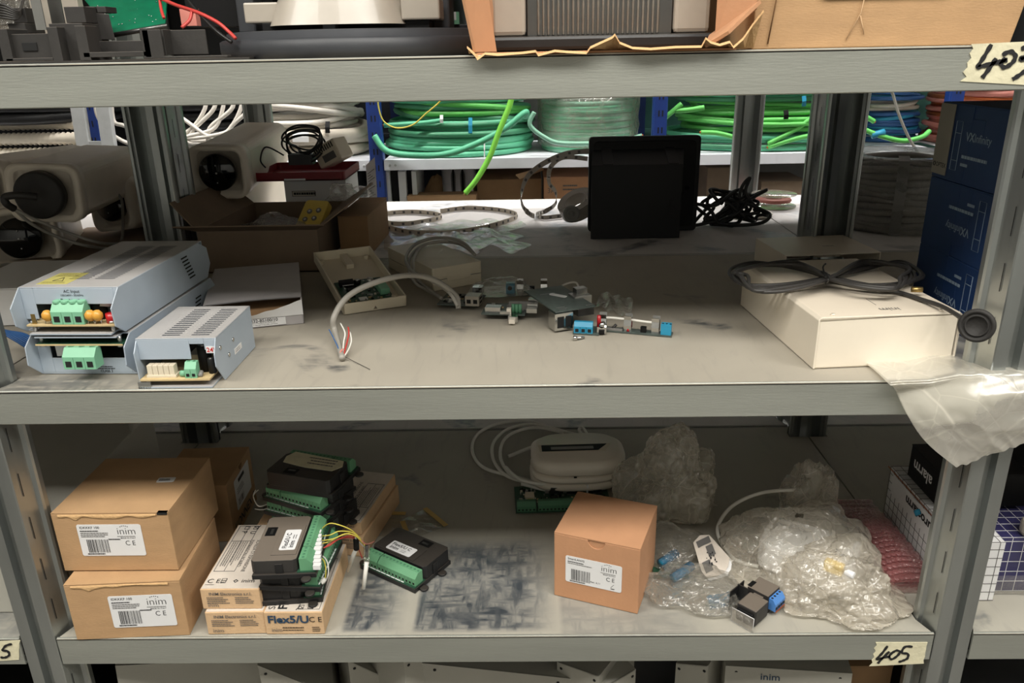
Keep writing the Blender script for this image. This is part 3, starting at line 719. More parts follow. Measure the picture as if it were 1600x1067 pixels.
# ------------------------------------------------------------------ loose circuit boards in the middle
def board(name, label, pl, pr_, D, build, rz=0, tilt=0, z=0, th=.0016, mt='pcb_grey'):
    o, a, l = fr(pl, pr_); t = thing(name, label, 'circuit board', o+V((0, 0, z+.0005)), a+rz, 'loose circuit boards on the middle shelf')
    t.rotation_euler = (tilt, 0, a+rz)
    m = MB(); m.box(0, l, 0, D, 0, th, mt); part(t, 'board', m)
    build(t, l, D, th); return t
def fuse_clips(t, x0, x1, y, z, wire=True):
    for x in ((x0, x1) if x0 != x1 else (x0,)):
        q = MB(); q.box(x, x+.008, y-.003, y+.003, z, z+.003, 'chrome')
        for s in (-1, 1):
            q.tube([(x+.004, y+s*.003, z), (x+.004, y+s*.0048, z+.007), (x+.004, y+s*.003, z+.013), (x+.004, y+s*.0052, z+.018)], [(.0003, .004)]*4, 'chrome', 4, flat=(0, 1, 0))
        part(t, 'fuse_clip', q)
def b_long(t, l, D, h):
    q = MB(); q.box(l-.012, l-.001, .001, .009, h, h+.012, 'blue_part'); [q.cyl((l-.010+i*.004, .004, h+.012), (l-.010+i*.004, .004, h+.0124), .0012, 'slot_dark', 8) for i in range(3)]; part(t, 'terminal_block', q, .0003)
    fuse_clips(t, l-.052, l-.022, .006, h)
    q = MB(); q.tube(spline([(.003, .004, h), (.002, .004, h+.010), (.008, .005, h+.013), (.03, .006, h+.0125), (l-.028, .006, h+.0115), (l-.018, .006, h+.0113)], 6), .0014, 'white_wire', 8); part(t, 'white_wire', q)
    q = MB(); [q.cyl((.030, .004, h+i*.004), (.030, .004, h+.0038+i*.004), .0022-.0004*i, 'red_part', 12) for i in range(2)]; part(t, 'red_led', q)
    q = MB(); q.box(.003, .024, .001, .006, h, h+.0015, 'grey_plastic'); q.cyl((.012, .006, h), (.016, .008, h+.005), .0016, 'dark_wire', 8); q.box(l-.034, l-.028, .003, .008, h, h+.006, 'matt_black'); part(t, 'components', q)
board('circuit_board', 'narrow circuit board with white wire, silver clips and blue terminal at its right end', G(938, 518, ZM), G(1049, 528, ZM), .013, b_long)
def b_small(t, l, D, h):
    q = MB(); term_block(q, .001, .000, h, 3, .0068, .008, .012, 'blue_part', screws=False); part(t, 'terminal_block', q, .0003)
    q = MB(); q.box(.026, .036, .003, .010, h, h+.007, 'chrome'); q.cyl((.031, .0025, h+.009), (.031, .008, h+.009), .003, 'chrome', 14); q.box(.028, .034, .001, .004, h, h+.004, 'matt_black'); q.cyl((.027, .014, h+.004), (.027, .014, h+.017), .0022, 'red_part', 12); part(t, 'components', q)
    fuse_clips(t, .027, .027, .018, h)
board('circuit_board', 'small square circuit board with a blue three-way terminal in front', G(895, 523, ZM), G(936, 525, ZM), .026, b_small)
def b_back(t, l, D, h):
    q = MB(); q.box(-.002, .009, .002, .012, h, h+.014, 'blue_part'); q.cyl((.003, .002, h+.008), (.003, .0015, h+.008), .003, 'slot_dark', 10); part(t, 'terminal_block', q, .0003)
    fuse_clips(t, .012, .042, .006, h)
    q = MB(); q.tube(spline([(.014, .005, h+.003), (.035, .004, h+.005), (.058, .004, h+.006), (.075, .006, h+.013), (.086, .010, h+.013), (.090, .012, h+.006)], 6), .0013, 'white_wire', 8); part(t, 'white_wire', q)
    q = MB(); q.cyl((.055, .003, h+.001), (.060, .003, h+.006), .0026, 'red_part', 12); q.box(.028, .034, .006, .01, h, h+.009, 'matt_black'); q.box(.022, .060, -.001, .004, h, h+.002, 'chrome'); part(t, 'components', q)
board('circuit_board', 'circuit board with silver fuse clips and blue terminal behind the others', G(793, 463, ZM), G(862, 463, ZM), .016, b_back)
def b_sd(t, l, D, h):
    q = MB(); scatter_parts(q, .004, l-.004, .004, D-.004, h, 40, 8, .003); q.box(.034, .046, D-.004, D+.009, h+.001, h+.010, 'chrome')
    q.tube([(.012+.008*math.cos(a*PI/8), .014+.006*math.sin(a*PI/8), h+.0004) for a in range(9)], .0012, 'chrome', 5); part(t, 'components', q)
    q = MB(); q.box(l-.014, l+.003, -.003, .014, h, h+.012, 'warm_grey_plastic'); [q.box(l+.003, l+.0033, .001, .011, h+.002+i*.005, h+.0045+i*.005, 'slot_dark') for i in range(2)]; [q.box(l-.012+.008*i, l-.007+.008*i, -.0033, -.003, h+.003, h+.008, 'slot_dark') for i in range(2)]; part(t, 'socket', q, .0004)
board('circuit_board', 'circuit board with a grey double socket under the end of the thick cable', G(683, 482, ZM), G(745, 486, ZM), .045, b_sd, .05, z=.004)
def b_front(t, l, D, h):
    q = MB(); q.box(.004, .022, .004, .016, h, h+.006, 'chrome'); q.box(.030, .035, -.001, .004, h, h+.007, 'white_plastic'); q.box(.022, .034, -.001, .003, h, h+.003, 'solder'); [q.cyl((.037+.004*i, .004, h), (.037+.004*i, .004, h+.011), .0020, 'green_terminal_dark', 12) for i in range(3)]
    [q.box(.052, .064, .006+.009*i, .013+.009*i, h, h+.005+.003*i, 'solder') for i in range(3)]; q.box(.030, .060, .018, .022, h, h+.009, 'grey_plastic'); scatter_parts(q, .004, .05, .010, D-.003, h, 24, 4, .003); part(t, 'components', q)
    q = MB(); q.box(l-.018, l-.007, -.010, .0, -.006, .002, 'chrome'); q.box(l-.016, l-.009, -.018, -.010, -.004, .001, 'white_plastic'); part(t, 'plug', q, .0004)
board('circuit_board', 'circuit board with green resistors and a small plug, before the clear bag', G(752, 500, ZM), G(820, 502, ZM), .040, b_front, z=.006)
# clear packing bag behind that board
def crumple(q):
    d = noise.voronoi(q)[0]; return (d[1]-d[0])
def blob(c, rx, ry, h, mt, seed, amp=.30, n=80, m2=50, freq=1.7, lean=(0, 0), off=.006):
    """crumpled thin bag: closed film over a mound, folded along sharp creases"""
    m = MB(); c = V(c); sd = V((seed*3.1, seed*1.7, seed*.9))
    def P(u, v):
        th = 2*PI*u; ph = PI*(v*.96+.02)-PI/2
        d = V((math.cos(th)*math.cos(ph), math.sin(th)*math.cos(ph), math.sin(ph))); q = d*freq+sd
        w2 = V((noise.noise(q*2), noise.noise(q*2+V((9, 0, 0))), noise.noise(q*2+V((0, 9, 0)))))*.25
        k = 1+amp*(noise.noise(q*.9)*1.1-.55*crumple(q*1.3+w2)+.22-.30*crumple(q*3.1+w2)-.17*crumple(q*7+w2)-.07*crumple(q*15+w2))
        p = V((d.x*rx*k, d.y*ry*k, d.z*h*k)); hz = max(0, p.z)
        return V((c.x+p.x+lean[0]*hz, c.y+p.y+lean[1]*hz, max(c.z+.0006, c.z+(p.z if p.z > 0 else p.z*.12)+off)))
    m.grid(P, n, m2, mt, True, closeu=True); return m
solo('plastic_bag', blob(G(783, 462, ZM), .036, .026, .016, 'film_clear', 4), 'small crumpled clear plastic bag beside the ivory enclosure', 'plastic bag')
def b_big(t, l, D, h):
    q = MB(); q.M = Matrix.Translation((.028, .050, h)) @ Matrix.Rotation(-1.0, 4, 'Z'); q.prism(rrect(.022, .007, .0025), 0, .0004, 'label_white'); lines(q, Matrix(), -.008, .0, .016, 1, .002, .001, 3); part(t, 'sticker', q)
    q = MB(); lines(q, face((0, 0, h), (1, 0, 0), (0, 1, 0)), .006, .010, .012, 3, .004, .0012, 5, 'solder'); lines(q, face((0, 0, h), (1, 0, 0), (0, 1, 0)), .040, .004, .026, 1, .004, .0015, 6, 'solder'); lines(q, face((0, 0, h), (1, 0, 0), (0, 1, 0)), .010, .060, .024, 1, .004, .001, 7, 'solder'); part(t, 'solder_points', q)
    q = MB(); q.box(l-.010, l+.012, .030, .048, h-.012, h+.002, 'solder'); q.box(l-.006, l+.008, .034, .044, h+.002, h+.010, 'chrome'); part(t, 'serial_connector', q, .0006)
    q = MB(); q.box(-.002, .020, -.003, .014, -.020, -.0004, 'chrome'); q.box(.001, .009, -.0034, -.003, -.017, -.004, 'slot_dark'); q.box(.011, .018, -.0034, -.003, -.017, -.004, 'slot_dark'); q.box(.030, .050, .004, .02, -.010, -.0004, 'steel_dark'); part(t, 'network_socket', q, .0004)
board('circuit_board', 'larger dark circuit board lying component side down with a steel network socket below', G(868, 490, ZM+.022), G(926, 478, ZM+.022), .084, b_big, .0, z=0, mt='pcb_grey').rotation_euler = (.02, 0, .42)
def strip_sheet(pts, mt, name, label, cat, th=.0004):
    m = MB(); n = len(pts); m.add(list(pts)+[p+V((0, 0, th)) for p in pts], [tuple(range(n))[::-1], tuple(range(n, 2*n))]+[(i, (i+1) % n, n+(i+1) % n, n+i) for i in range(n)], mt)
    return solo(name, m, label, cat)
m = MB(); A_, B_, C_, D_ = Gz(930, 480, .001), Gz(985, 500, .001), Gz(990, 470, .006), Gz(940, 458, .003)
m.grid(lambda u, v: A_.lerp(B_, u).lerp(D_.lerp(C_, u), v)+V((0, 0, .004*math.sin(u*9+v*3)**2)), 14, 8, 'film_clear'); solo('plastic_bag', m, 'flat scrap of clear plastic lying right of the dark circuit board', 'plastic bag')
m = MB(); p = G(900, 532, ZM); m.cyl(p+V((-.003, 0, .0028)), p+V((.001, .0, .0028)), .0028, 'chrome', 14, .0024); m.cyl(p+V((.001, 0, .0028)), p+V((.009, .004, .002)), .0014, 'chrome', 10); solo('screw', m, 'short silver screw lying in front of the small circuit board', 'screw')
# ================================================================== right end of the middle shelf
def chunky_box():
    """cream metal alarm enclosure, dusty top, fitted in the photo by its floor corners"""
    a0, a1 = G(1270, 578, ZM), G(1493, 570, ZM); bl = G(1178, 468, ZM)
    o, a, l = fr(a0, a1); H = .052; W = l; D = .205
    t = thing('metal_enclosure', 'cream metal enclosure with dusty top, black cable coiled on it, front right of the shelf', 'enclosure', o+V((0, 0, .0008)), a+.02)
    bv = Matrix.Rotation(-a-.02, 3, 'Z') @ (bl-a0); kx = bv.x/bv.y*.25
    m = MB(); th = .0012
    m.box(0.002, W-.003, .0015, D, 0, .0012, 'white_metal')
    m.box(.002, W-.004, .0008, .0020, .0012, H-.0030, 'white_metal'); m.box(.002, W-.004, D-.002, D-.0008, .0012, H-.003, 'white_metal')
    part(t, 'base_tray', m)
    m = MB()
    m.prism([(0, 0), (.0018, 0), (.0018, H-.0022), (W-.0018, H-.0022), (W-.0018, .004), (W, .004), (W, H-.003), (W-.003, H), (.003, H), (0, H-.003)], 0, D, 'white_metal', 'y')
    c = part(t, 'cover', m, .0006)
    q = MB(); q.M = Matrix.Translation((0, 0, H))
    for x, y in ((.016, .006), (W-.018, .006)): q.cyl((x, y, 0), (x, y, .0012), .0022, 'white_metal', 12)
    part(t, 'screw_head', q)
    q = MB(); q.text('inim', .012, 'ink_grey', Matrix.Translation((W*.62, .020, H+.0003)) @ Matrix.Rotation(PI, 4, 'Z')); q.box(W*.50, W*.502, .030, .05, H, H+.0003, 'ink_grey'); part(t, 'embossed_logo', q)
chunky_box()
# second cream panel lying behind, partly under the cable
a0, a1 = G(1240, 440, ZM), G(1395, 425, ZM)
t = thing('metal_enclosure', 'cream metal enclosure lid lying at the back of the large enclosure, under the cable', 'enclosure', a0+V((-.01, .01, .0008)), .10)
m = MB(); m.prism([(0, 0), (.0015, 0), (.0015, .03), (.1285, .03), (.1285, 0), (.13, 0), (.13, .0315), (0, .0315)], 0, .105, 'white_metal', 'y'); m.box(.0016, .128, .102, .1035, 0, .029, 'white_metal'); part(t, 'cover', m, .0005)
q = MB(); q.text('inim', .009, 'ink_grey', Matrix.Translation((.085, .045, .0318)) @ Matrix.Rotation(PI, 4, 'Z')); part(t, 'embossed_logo', q)
# black cable bundle tied in the middle
cb = thing('antenna_cable', 'black cable wound in a figure eight and tied in the middle, on the cream enclosure', 'cable', G(1290, 450, ZM))
m = MB(); rr = random.Random(3); H = .0555
for k in range(7):
    lx = [(1292, 432), (1240, 418-k*1.5), (1180-k*5, 412+k*2), (1142+k*4, 424+k*1.5), (1160+k*3, 442+k*2), (1220, 446+k*1.2), (1292, 433+k*.8), (1350, 420-k*2), (1400+k*3, 408+k*2), (1432-k*4, 416+k*3), (1440-k*6, 432+k*2), (1395, 444+k*1.5), (1340, 442+k), (1292, 432+k*.6)]
    pts = [G(x+rr.uniform(-4, 4), y+rr.uniform(-2, 2), ZM+H+.0015*k+(.002 if abs(x-1292) < 5 else .003*rr.random())-(0 if x > 1215 else 0)) for x, y in lx]
    m.tube(spline(pts, 8), .0020, 'dark_wire', 7)
pts = [G(x, y, ZM+h) for x, y, h in ((1292, 436, .062), (1340, 448, .058), (1400, 456, .056), (1440, 468, .056), (1470, 478, .058))]+[PY(1492, 490, .69), PY(1506, 500, .672), PY(1516, 506, .663)]
m.tube(spline(pts, 8), .0022, 'dark_wire', 8)
part(cb, 'wire', offs(m, cb))
m = MB(); m.tube(spline([G(1283, 424, ZM+.068), G(1292, 428, ZM+.072), G(1294, 438, ZM+.070), G(1290, 442, ZM+.062)], 6), .0011, 'black_wire', 6); m.tube(spline([G(1290, 434, ZM+.07), G(1286, 418, ZM+.075), G(1290, 412, ZM+.08)], 6), .0009, 'black_wire', 6); part(cb, 'twist_tie', offs(m, cb))
m = MB(); p = G(1424, 452, ZM+.060); m.cyl(p, p+V((.010, -.002, 0)), .0028, 'brass', 12); part(cb, 'gold_plug', offs(m, cb), label='gold plug')
# round magnetic antenna foot hanging at the enclosure corner
p = PY(1526, 509, .655)
nrm = (CAM-p).normalized(); nrm = (nrm+V((-.10, 0, -.15))).normalized(); q_ = nrm.to_track_quat('Z', 'Y').to_matrix().to_4x4()
m = MB(); m.M = Matrix.Translation(p) @ q_
m.lathe([(.0001, -.006), (.0135, -.006), (.0148, -.003), (.0148, .0), (.0138, .0018), (.0118, .002), (.0112, .0002), (.0096, .0002), (.0094, .0014), (.0084, .0014), (.0080, -.0006), (.0001, -.0006)], 'rubber', 40)
part(cb, 'round_foot', offs(m, cb), label='round black rubber foot')
# translucent plastic sleeve hanging over the shelf edge
def sleeve():
    # rows down the sleeve: left and right pixel, distance; it lies on the shelf, then bends over the front lip
    L_ = [G(1310, 545, ZM+.003), G(1358, 572, ZM+.003), G(1389, 600, ZM+.0035), PY(1398, 608, YF-.004), PY(1418, 650, YF-.010), PY(1448, 692, YF-.012), PY(1493, 729, YF-.008)]
    R_ = [G(1500, 525, ZM+.003), V((.452, .715, ZM+.004)), V((.478, .675, ZM+.006)), V((.490, .655, ZM+.002)), PY(1618, 610, YF-.020), PY(1640, 645, YF-.018), PY(1650, 672, YF-.010)]
    nv = len(L_); Ls = spline(L_, 6); Rs = spline(R_, 6); N = len(Ls)
    m = MB()
    def P(u, v, off=0):
        f = v*(N-1); i = min(int(f), N-2); tt = f-i
        a = Ls[i].lerp(Ls[i+1], tt); b = Rs[i].lerp(Rs[i+1], tt); p = a.lerp(b, u)
        hang = max(0, min(1, (v-.42)*3))
        s = V((p.x*22, p.z*22, 4)); r = 1-2*crumple(V((p.x*14+p.z*8, p.z*16-p.x*6, 4))); r2 = 1-2*crumple(V((p.x*34+p.z*30, p.z*22, 1)))
        wv = hang*(.006*r*math.sin(PI*u)+.0018*r2+.006*math.sin(PI*u)*math.sin(v*4))
        edge = .006*math.sin(u*40)*max(0, v-.93)*8*noise.noise(V((u*6, 0, 0)))
        up = (1-hang)*(.003*max(0, r)*math.sin(PI*u)*1.5)
        return V((p.x, p.y-wv-off*hang, p.z+up+edge+off*(1-hang)))
    m.grid(lambda u, v: P(u, v), 60, 70, 'film_frosted'); m.grid(lambda u, v: P(u, v, .0022*math.sin(PI*min(1, v*1.02))+.0004), 60, 70, 'film_frosted')
    o = solo('plastic_sleeve', m, 'frosted clear plastic sleeve hanging over the front edge at the shelf right end', 'plastic bag')
sleeve()
# ================================================================== three blue cartons stacked behind the right upright
def blue_carton(name, label, z0, h, flip, tabs, strip):
    x0, x1, y0, y1 = .456, .60, .745, .898
    t = thing(name, label, 'box', (x0, y0, z0), 0, 'blue cartons stacked behind the right upright')
    W, D = x1-x0, y1-y0
    m = MB(); m.box(0.0008, W, 0, D, 0, h, 'blue_card'); 
    m.box(0, .0008, 0, D*.5-.012, 0, h, 'blue_card'); m.box(0, .0008, D*.5+.012, D, 0, h, 'blue_card')
    m.box(0, .0008, D*.5-.012, D*.5+.012, (0 if not flip else .012), (h-.012 if not flip else h), 'blue_card')
    part(t, 'body', m, .0004)
    m = MB(); m.box(.0004, W-.0004, .0004, D-.0004, h, h+.0012, 'blue_card'); part(t, 'lid', m)
    # print on the side that looks to -X : text runs towards the viewer
    q = MB()
    if not flip: Mx = face((-.0004, D, 0), (0, -1, 0), (0, 0, 1))
    else: Mx = face((-.0004, 0, h), (0, 1, 0), (0, 0, -1))
    q.M = Mx
    q.text('VX', .012, 'ink_pale', Matrix.Translation((.058, h-.034, 0)), bold=.02); q.text('Infinity', .0115, 'ink_pale', Matrix.Translation((.074, h-.034, 0)))
    lines(q, Matrix(), .056, h-.052, .062, 1, .005, .0032, 3, 'ink_pale'); lines(q, Matrix(), .056, h-.060, .018, 1, .005, .0030, 4, 'ink_pale')
    for (a, b, c_, d) in ((.036, .048, h-.066, h-.016),):
        q.tube([(a, c_, 0), (b, c_, 0), (b, d, 0), (a, d, 0)], .0004, 'ink_pale', 4, closed=True); q.tube([(a, c_+.010, 0), (b, c_+.010, 0)], .0004, 'ink_pale', 4); q.tube([(a, d-.012, 0), (b, d-.012, 0)], .0004, 'ink_pale', 4)
    part(t, 'side_print', q)
    if strip:
        s = MB(); s.M = Mx; s.box(.0, .030, -.022 if strip == 2 else .004, h, 0.0002, .0010, 'grey_card'); s.text('OPTEX', .0066, 'ink', Matrix.Translation((.0085, .012, .0012)), bold=.02)
        s.tube([(.005+.0022*math.cos(a*PI/3), .0142+.0022*math.sin(a*PI/3), .0012) for a in range(6)], .0006, 'ink', 4, closed=True); part(t, 'grey_strip', s)
    return t
blue_carton('carton', 'blue printed carton with pale grey strip, topmost of the three behind the right upright', ZM+.152, .078, False, 0, 1)
blue_carton('carton', 'blue printed carton with upside down lettering, middle of the three behind the right upright', ZM+.076, .074, True, 0, 0)
blue_carton('carton', 'blue carton at the bottom of the three behind the right upright', ZM+.0006, .074, True, 0, 0)
# ================================================================== back row of the middle shelf
def coil_wrapped():
    c = G(1405, 330, ZM); c = V((.635, 1.36, ZM)); t = thing('cable_coil', 'grey cable coil wrapped in cloudy film behind the right back upright', 'cable coil', c)
    m = MB(); rr = random.Random(2)
    for j in range(11):
        for s in range(2):
            z = .006+j*.0095; R_ = .103-.010*s+.006*math.sin(j/10*PI)+rr.uniform(-.002, .002)
            m.tube([(R_*math.cos(a*PI/20), R_*math.sin(a*PI/20), z+.002*math.sin(a*.6+j)) for a in range(40)], .0052, 'grey_wire', 8, closed=True)
    part(t, 'cable', m)
    m = MB(); prof = [(.060, .001), (.108, .0008), (.116, .02), (.119, .055), (.116, .09), (.106, .113), (.085, .119), (.055, .114)]
    n = 72; vs = []; fs = []
    pr = [V((r, 0, z)) for r, z in prof]; pr = spline(pr, 4)
    for p in pr:
        for k in range(n):
            a = 2*PI*k/n; w_ = 1-abs(noise.noise(V((a*3, p.z*40, 2))))*2; r = p.x+.0022*w_; vs.append((r*math.cos(a), r*math.sin(a), max(.0006, p.z+.001*w_)))
    for i in range(len(pr)-1):
        for k in range(n): fs.append((i*n+k, i*n+(k+1) % n, (i+1)*n+(k+1) % n, (i+1)*n+k))
    m.add(vs, fs, 'film_grey', True); part(t, 'film_wrap', m)
    m = MB(); pts = []
    for p in [V((.112, 0, 0)), V((.121, 0, .05)), V((.117, 0, .09)), V((.107, 0, .116)), V((.08, 0, .121))]:
        a = math.radians(248); pts.append((p.x*math.cos(a), p.x*math.sin(a), p.z+.001))
    m.tube(pts, [(.008, .0006)]*len(pts), 'grey_plastic', 4, flat=(-math.sin(math.radians(248)), math.cos(math.radians(248)), 0)); part(t, 'packing_band', m)
coil_wrapped()
def hull():
    t = thing('black_housing', 'large black square plastic housing with a flanged rear frame, seen from behind', 'housing', V((.172, 1.262, ZM+.0008)), .0)
    W = .150
    m = MB()
    # body: near face smaller than the frame behind, top slopes back
    m.hexa([(-.066, 0, 0), (.078, 0, 0), (.082, .055, .0), (-.060, .055, .0)], [(-.066, 0, .118), (.078, 0, .118), (.088, .055, .137), (-.060, .055, .137)], 'hull_black')
    m.box(.060, .066, -.0015, 0, .04, .06, 'hull_black')
    part(t, 'body', m, .003)
    m = MB(); m.prism(rrect(.182, .156, .006, 4, .025, .078), .055, .066, 'hull_black', 'y'); m.prism(rrect(.168, .142, .008, 4, .025, .078), .052, .056, 'matt_black', 'y'); part(t, 'frame', m, .001)
    m = MB()
    for x in (-.048, .055): m.hexa([(x, -.001, .117), (x+.016, -.001, .117), (x+.018, .054, .136), (x+.002, .054, .136)], [(x, -.001, .120), (x+.016, -.001, .120), (x+.018, .054, .139), (x+.002, .054, .139)], 'hull_black')
    part(t, 'rib', m, .0005)
    m = MB(); m.cyl((.096, .052, .072), (.096, .049, .072), .0035, 'matt_black', 14); m.box(.0795, .083, .006, .018, .045, .07, 'matt_black'); part(t, 'latch', m)
hull()
m = MB(); rr = random.Random(12)
for k in range(9):
    c_ = PY(1140+rr.uniform(-16, 22), 320, 1.34); zz = ZM
    pts = []
    for j in range(9):
        a = j/9*2*PI+rr.random(); R_ = rr.uniform(.02, .045)
        pts.append(V((c_.x+R_*1.15*math.cos(a), 1.345+R_*.5*math.sin(a), max(ZM+.005, ZM+.030+R_*.75*math.sin(a*1.0+k)+rr.uniform(-.006, .006)))))
    m.tube(spline(pts, 6, True), .0030, 'black_wire', 8, closed=True)
m.tube(spline([PY(1110, 350, 1.34), PY(1150, 352, 1.30), PY(1190, 348, 1.29), PY(1203, 335, 1.31), PY(1180, 322, 1.33), PY(1165, 300, 1.34), PY(1172, 278, 1.34), PY(1158, 295, 1.34), PY(1150, 340, 1.33)], 8), .0030, 'black_wire', 8)
o = solo('cable', m, 'tangle of black power cable heaped right of the black housing', 'cable'); o.location.z = max(o.location.z, ZM+.001)
# white discs and spool behind the tangle
m = MB(); p = V((.405, 1.44, ZM+.002)); m.lathe([(.0001, 0), (.045, 0), (.047, .002), (.045, .004), (.02, .005), (.0001, .005)], 'white_plastic', 36, Matrix.Translation(p)); solo('disc', m, 'flat white plastic disc behind the black cable tangle', 'disc')
p = V((.478, 1.52, ZM+.001)); t = thing('wire_spool', 'clear flanged spool of wire at the rear edge beyond the black tangle', 'spool', p)
m = MB(); m.lathe([(.010, 0), (.042, 0), (.042, .002), (.014, .002), (.014, .022), (.042, .022), (.042, .024), (.010, .024)], 'clear_case', 36); part(t, 'flange', m)
m = MB(); [m.tube([((.018+.004*i)*math.cos(a*PI/16), (.018+.004*i)*math.sin(a*PI/16), .012) for a in range(32)], .0035, 'pink_wire', 6, closed=True) for i in range(4)]; part(t, 'wound_wire', m)
# LED strip rings on the rear shelf
def led_strip(name, label, pts, w_, mt, group=None, dots=True):
    m = MB(); sp = spline(pts, 8); m.ribbon(sp, w_, .0006, mt)
    if dots:
        d = 0; last = sp[0]
        for i in range(1, len(sp)-1):
            d += (sp[i]-last).length; last = sp[i]
            if d > .016:
                d = 0; t_ = (sp[i+1]-sp[i-1]).normalized(); n_ = t_.cross(V((0, 0, 1))).normalized(); M = Matrix((t_, n_, t_.cross(n_))).transposed().to_4x4(); M.translation = sp[i]
                m.box(-.0022, .0022, -.0009, .0009, -.0022, .0022, 'ink_grey', M=M)
    return solo(name, m, label, 'LED strip', group)
def R3(px, py, h=.005, z=ZM): return G(px, py, z+h)
led_strip('led_strip', 'wide ring of pale LED strip lying on edge on the rear shelf',
          [R3(688, 330), R3(730, 325), R3(780, 328), R3(808, 336), R3(790, 346), R3(745, 358), R3(690, 364), R3(635, 362), R3(598, 352), R3(590, 342), R3(604, 334), R3(640, 331), R3(672, 333), R3(690, 338), R3(668, 345), R3(630, 350), R3(600, 347), R3(592, 340)], .009, 'cable_beige')
led_strip('led_strip', 'pale LED strip trailing in an arc beside the black housing',
          [PY(920, 236, 1.40), PY(885, 240, 1.40), PY(850, 255, 1.40), PY(825, 275, 1.39), PY(815, 300, 1.38), PY(816, 320, 1.37), PY(826, 333, 1.36), R3(835, 338)], .009, 'warm_grey_plastic')
led_strip('led_strip', 'thin LED strip curling down from the housing to the shelf beside the reel',
          [PY(918, 248, 1.42), PY(880, 246, 1.42), PY(860, 262, 1.42), PY(858, 285, 1.42), PY(868, 300, 1.41), PY(868, 318, 1.40), PY(852, 330, 1.38), R3(838, 335), R3(850, 340), R3(880, 337), R3(910, 336)], .008, 'warm_grey_plastic')
t = thing('led_reel', 'rolled LED strip standing at the left of the black housing', 'LED strip', V((.098, 1.37, ZM+.001)))
m = MB(); m.M = Matrix.Translation((-.006, .0, .036)) @ Matrix.Rotation(-.45, 4, 'Y') @ Matrix.Rotation(.35, 4, 'X')
for i in range(7): R_ = .020+.0022*i; m.tube([(R_*math.cos(a*PI/18), R_*math.sin(a*PI/18), 0) for a in range(36)], [(.011, .0008)]*36, 'warm_grey_plastic', 4, closed=True, flat=(0, 0, 1))
for k in range(36):
    a = k*PI/18; m.box(-.0015, .0015, -.002, .002, .004, .0075, 'ink_grey', M=Matrix.Rotation(a, 4, 'Z') @ Matrix.Translation((0, .031, 0)))
part(t, 'strip', m)
m = MB(); p = PY(893, 334, 1.315)-t.location; m.M = Matrix.Translation(p) @ Matrix.Rotation(PI/2-.2, 4, 'X')
m.lathe([(.0001, -.004), (.013, -.004), (.014, -.002), (.014, .002), (.013, .004), (.010, .004), (.009, .001), (.004, .001), (.004, .004), (.0001, .004)], 'grey_plastic', 28); part(t, 'round_end_cap', m)
# crumpled clear wrap lying on the rear shelf
m = MB()
def wrp(u, v):
    e = .5+.5*noise.noise(V((u*3, 7, v*2))); x = 600+(u*(215+50*noise.noise(V((v*4, 3, 0))))); y = 346+v*(44+22*noise.noise(V((u*4, 1, 0))))+10*noise.noise(V((u*6, 9, 0)))
    return G(x, y, ZM)+V((0, 0, .001+.008*max(0, 1-2.2*crumple(V((u*6, v*4, 2))))*math.sin(PI*u)**.5*math.sin(PI*v)**.5))
m.grid(wrp, 60, 30, 'film_wrap_thin'); solo('plastic_wrap', m, 'sheet of creased clear wrap lying across the seam between front and rear shelves', 'plastic wrap')
# ================================================================== surveillance camera housings, rear left of the middle shelf
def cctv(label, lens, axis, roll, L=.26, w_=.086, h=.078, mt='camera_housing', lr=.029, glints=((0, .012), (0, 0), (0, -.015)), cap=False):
    """lens: centre of the front glass, axis: direction the lens looks to"""
    ax = V(axis).normalized(); q = ax.to_track_quat('-Y', 'Z').to_matrix().to_4x4() @ Matrix.Rotation(roll, 4, 'Y')
    t = thing('surveillance_camera', label, 'security camera', (0, 0, 0), 0, 'surveillance camera housings piled on the rear shelf')
    t.matrix_world = Matrix.Translation(lens) @ q
    m = MB()
    m.prism(rrect(w_, h, .016, 6), .012, L, mt, 'y')
    part(t, 'housing', m, .002)
    vd = -.004 if not cap else .010
    m = MB()                                             # raised rounded visor rim around the front
    out = rrect(w_+.004, h+.004, .018, 6); inn = rrect(w_-.010, h-.010, .013, 6); n = len(out)
    vs = [(a, vd, b) for a, b in out]+[(a, .03, b) for a, b in out]+[(a, vd, b) for a, b in inn]+[(a*.93, .012, b*.93) for a, b in inn]
    fs = []
    for i in range(n):
        j = (i+1) % n; fs += [(i, n+i, n+j, j), (i, j, 2*n+j, 2*n+i), (2*n+i, 2*n+j, 3*n+j, 3*n+i)]
    fs.append([3*n+i for i in range(n)]); fs.append([n+i for i in range(n)][::-1]); m.add(vs, fs, mt, True); part(t, 'visor', m)
    m = MB(); m.lathe([(lr, -.004), (lr*1.0, .006), (lr*.92, .0085), (.0001, .010)] if not cap else [(lr, -.004), (lr, .010), (lr*.9, .012), (.0001, .012)], 'gloss_black' if not cap else 'black_dusty', 40, Matrix.Rotation(PI/2, 4, 'X') @ Matrix.Translation((0, 0, -.002)))
    ln = part(t, 'lens_window' if not cap else 'end_cap', m)
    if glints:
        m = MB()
        for i, (x, z) in enumerate(glints): m.lathe([(.0001, 0), (.0011 if i != 1 else .0016, .0002), (.0001, .0006)], 'label_white', 12, Matrix.Translation((x, -.0095, z)) @ Matrix.Rotation(PI/2, 4, 'X'))  # white discs painted in as lamp reflections on the lens glass
        part(t, 'lamp_glint', m)
    return t
look = lambda px, py, y: PY(px, py, y)
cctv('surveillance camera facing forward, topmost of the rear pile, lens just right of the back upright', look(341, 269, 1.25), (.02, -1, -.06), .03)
cctv('surveillance camera under the topmost one, lens half hidden by the brown carton', look(331, 322, 1.31), (-.10, -1, .05), -.12)
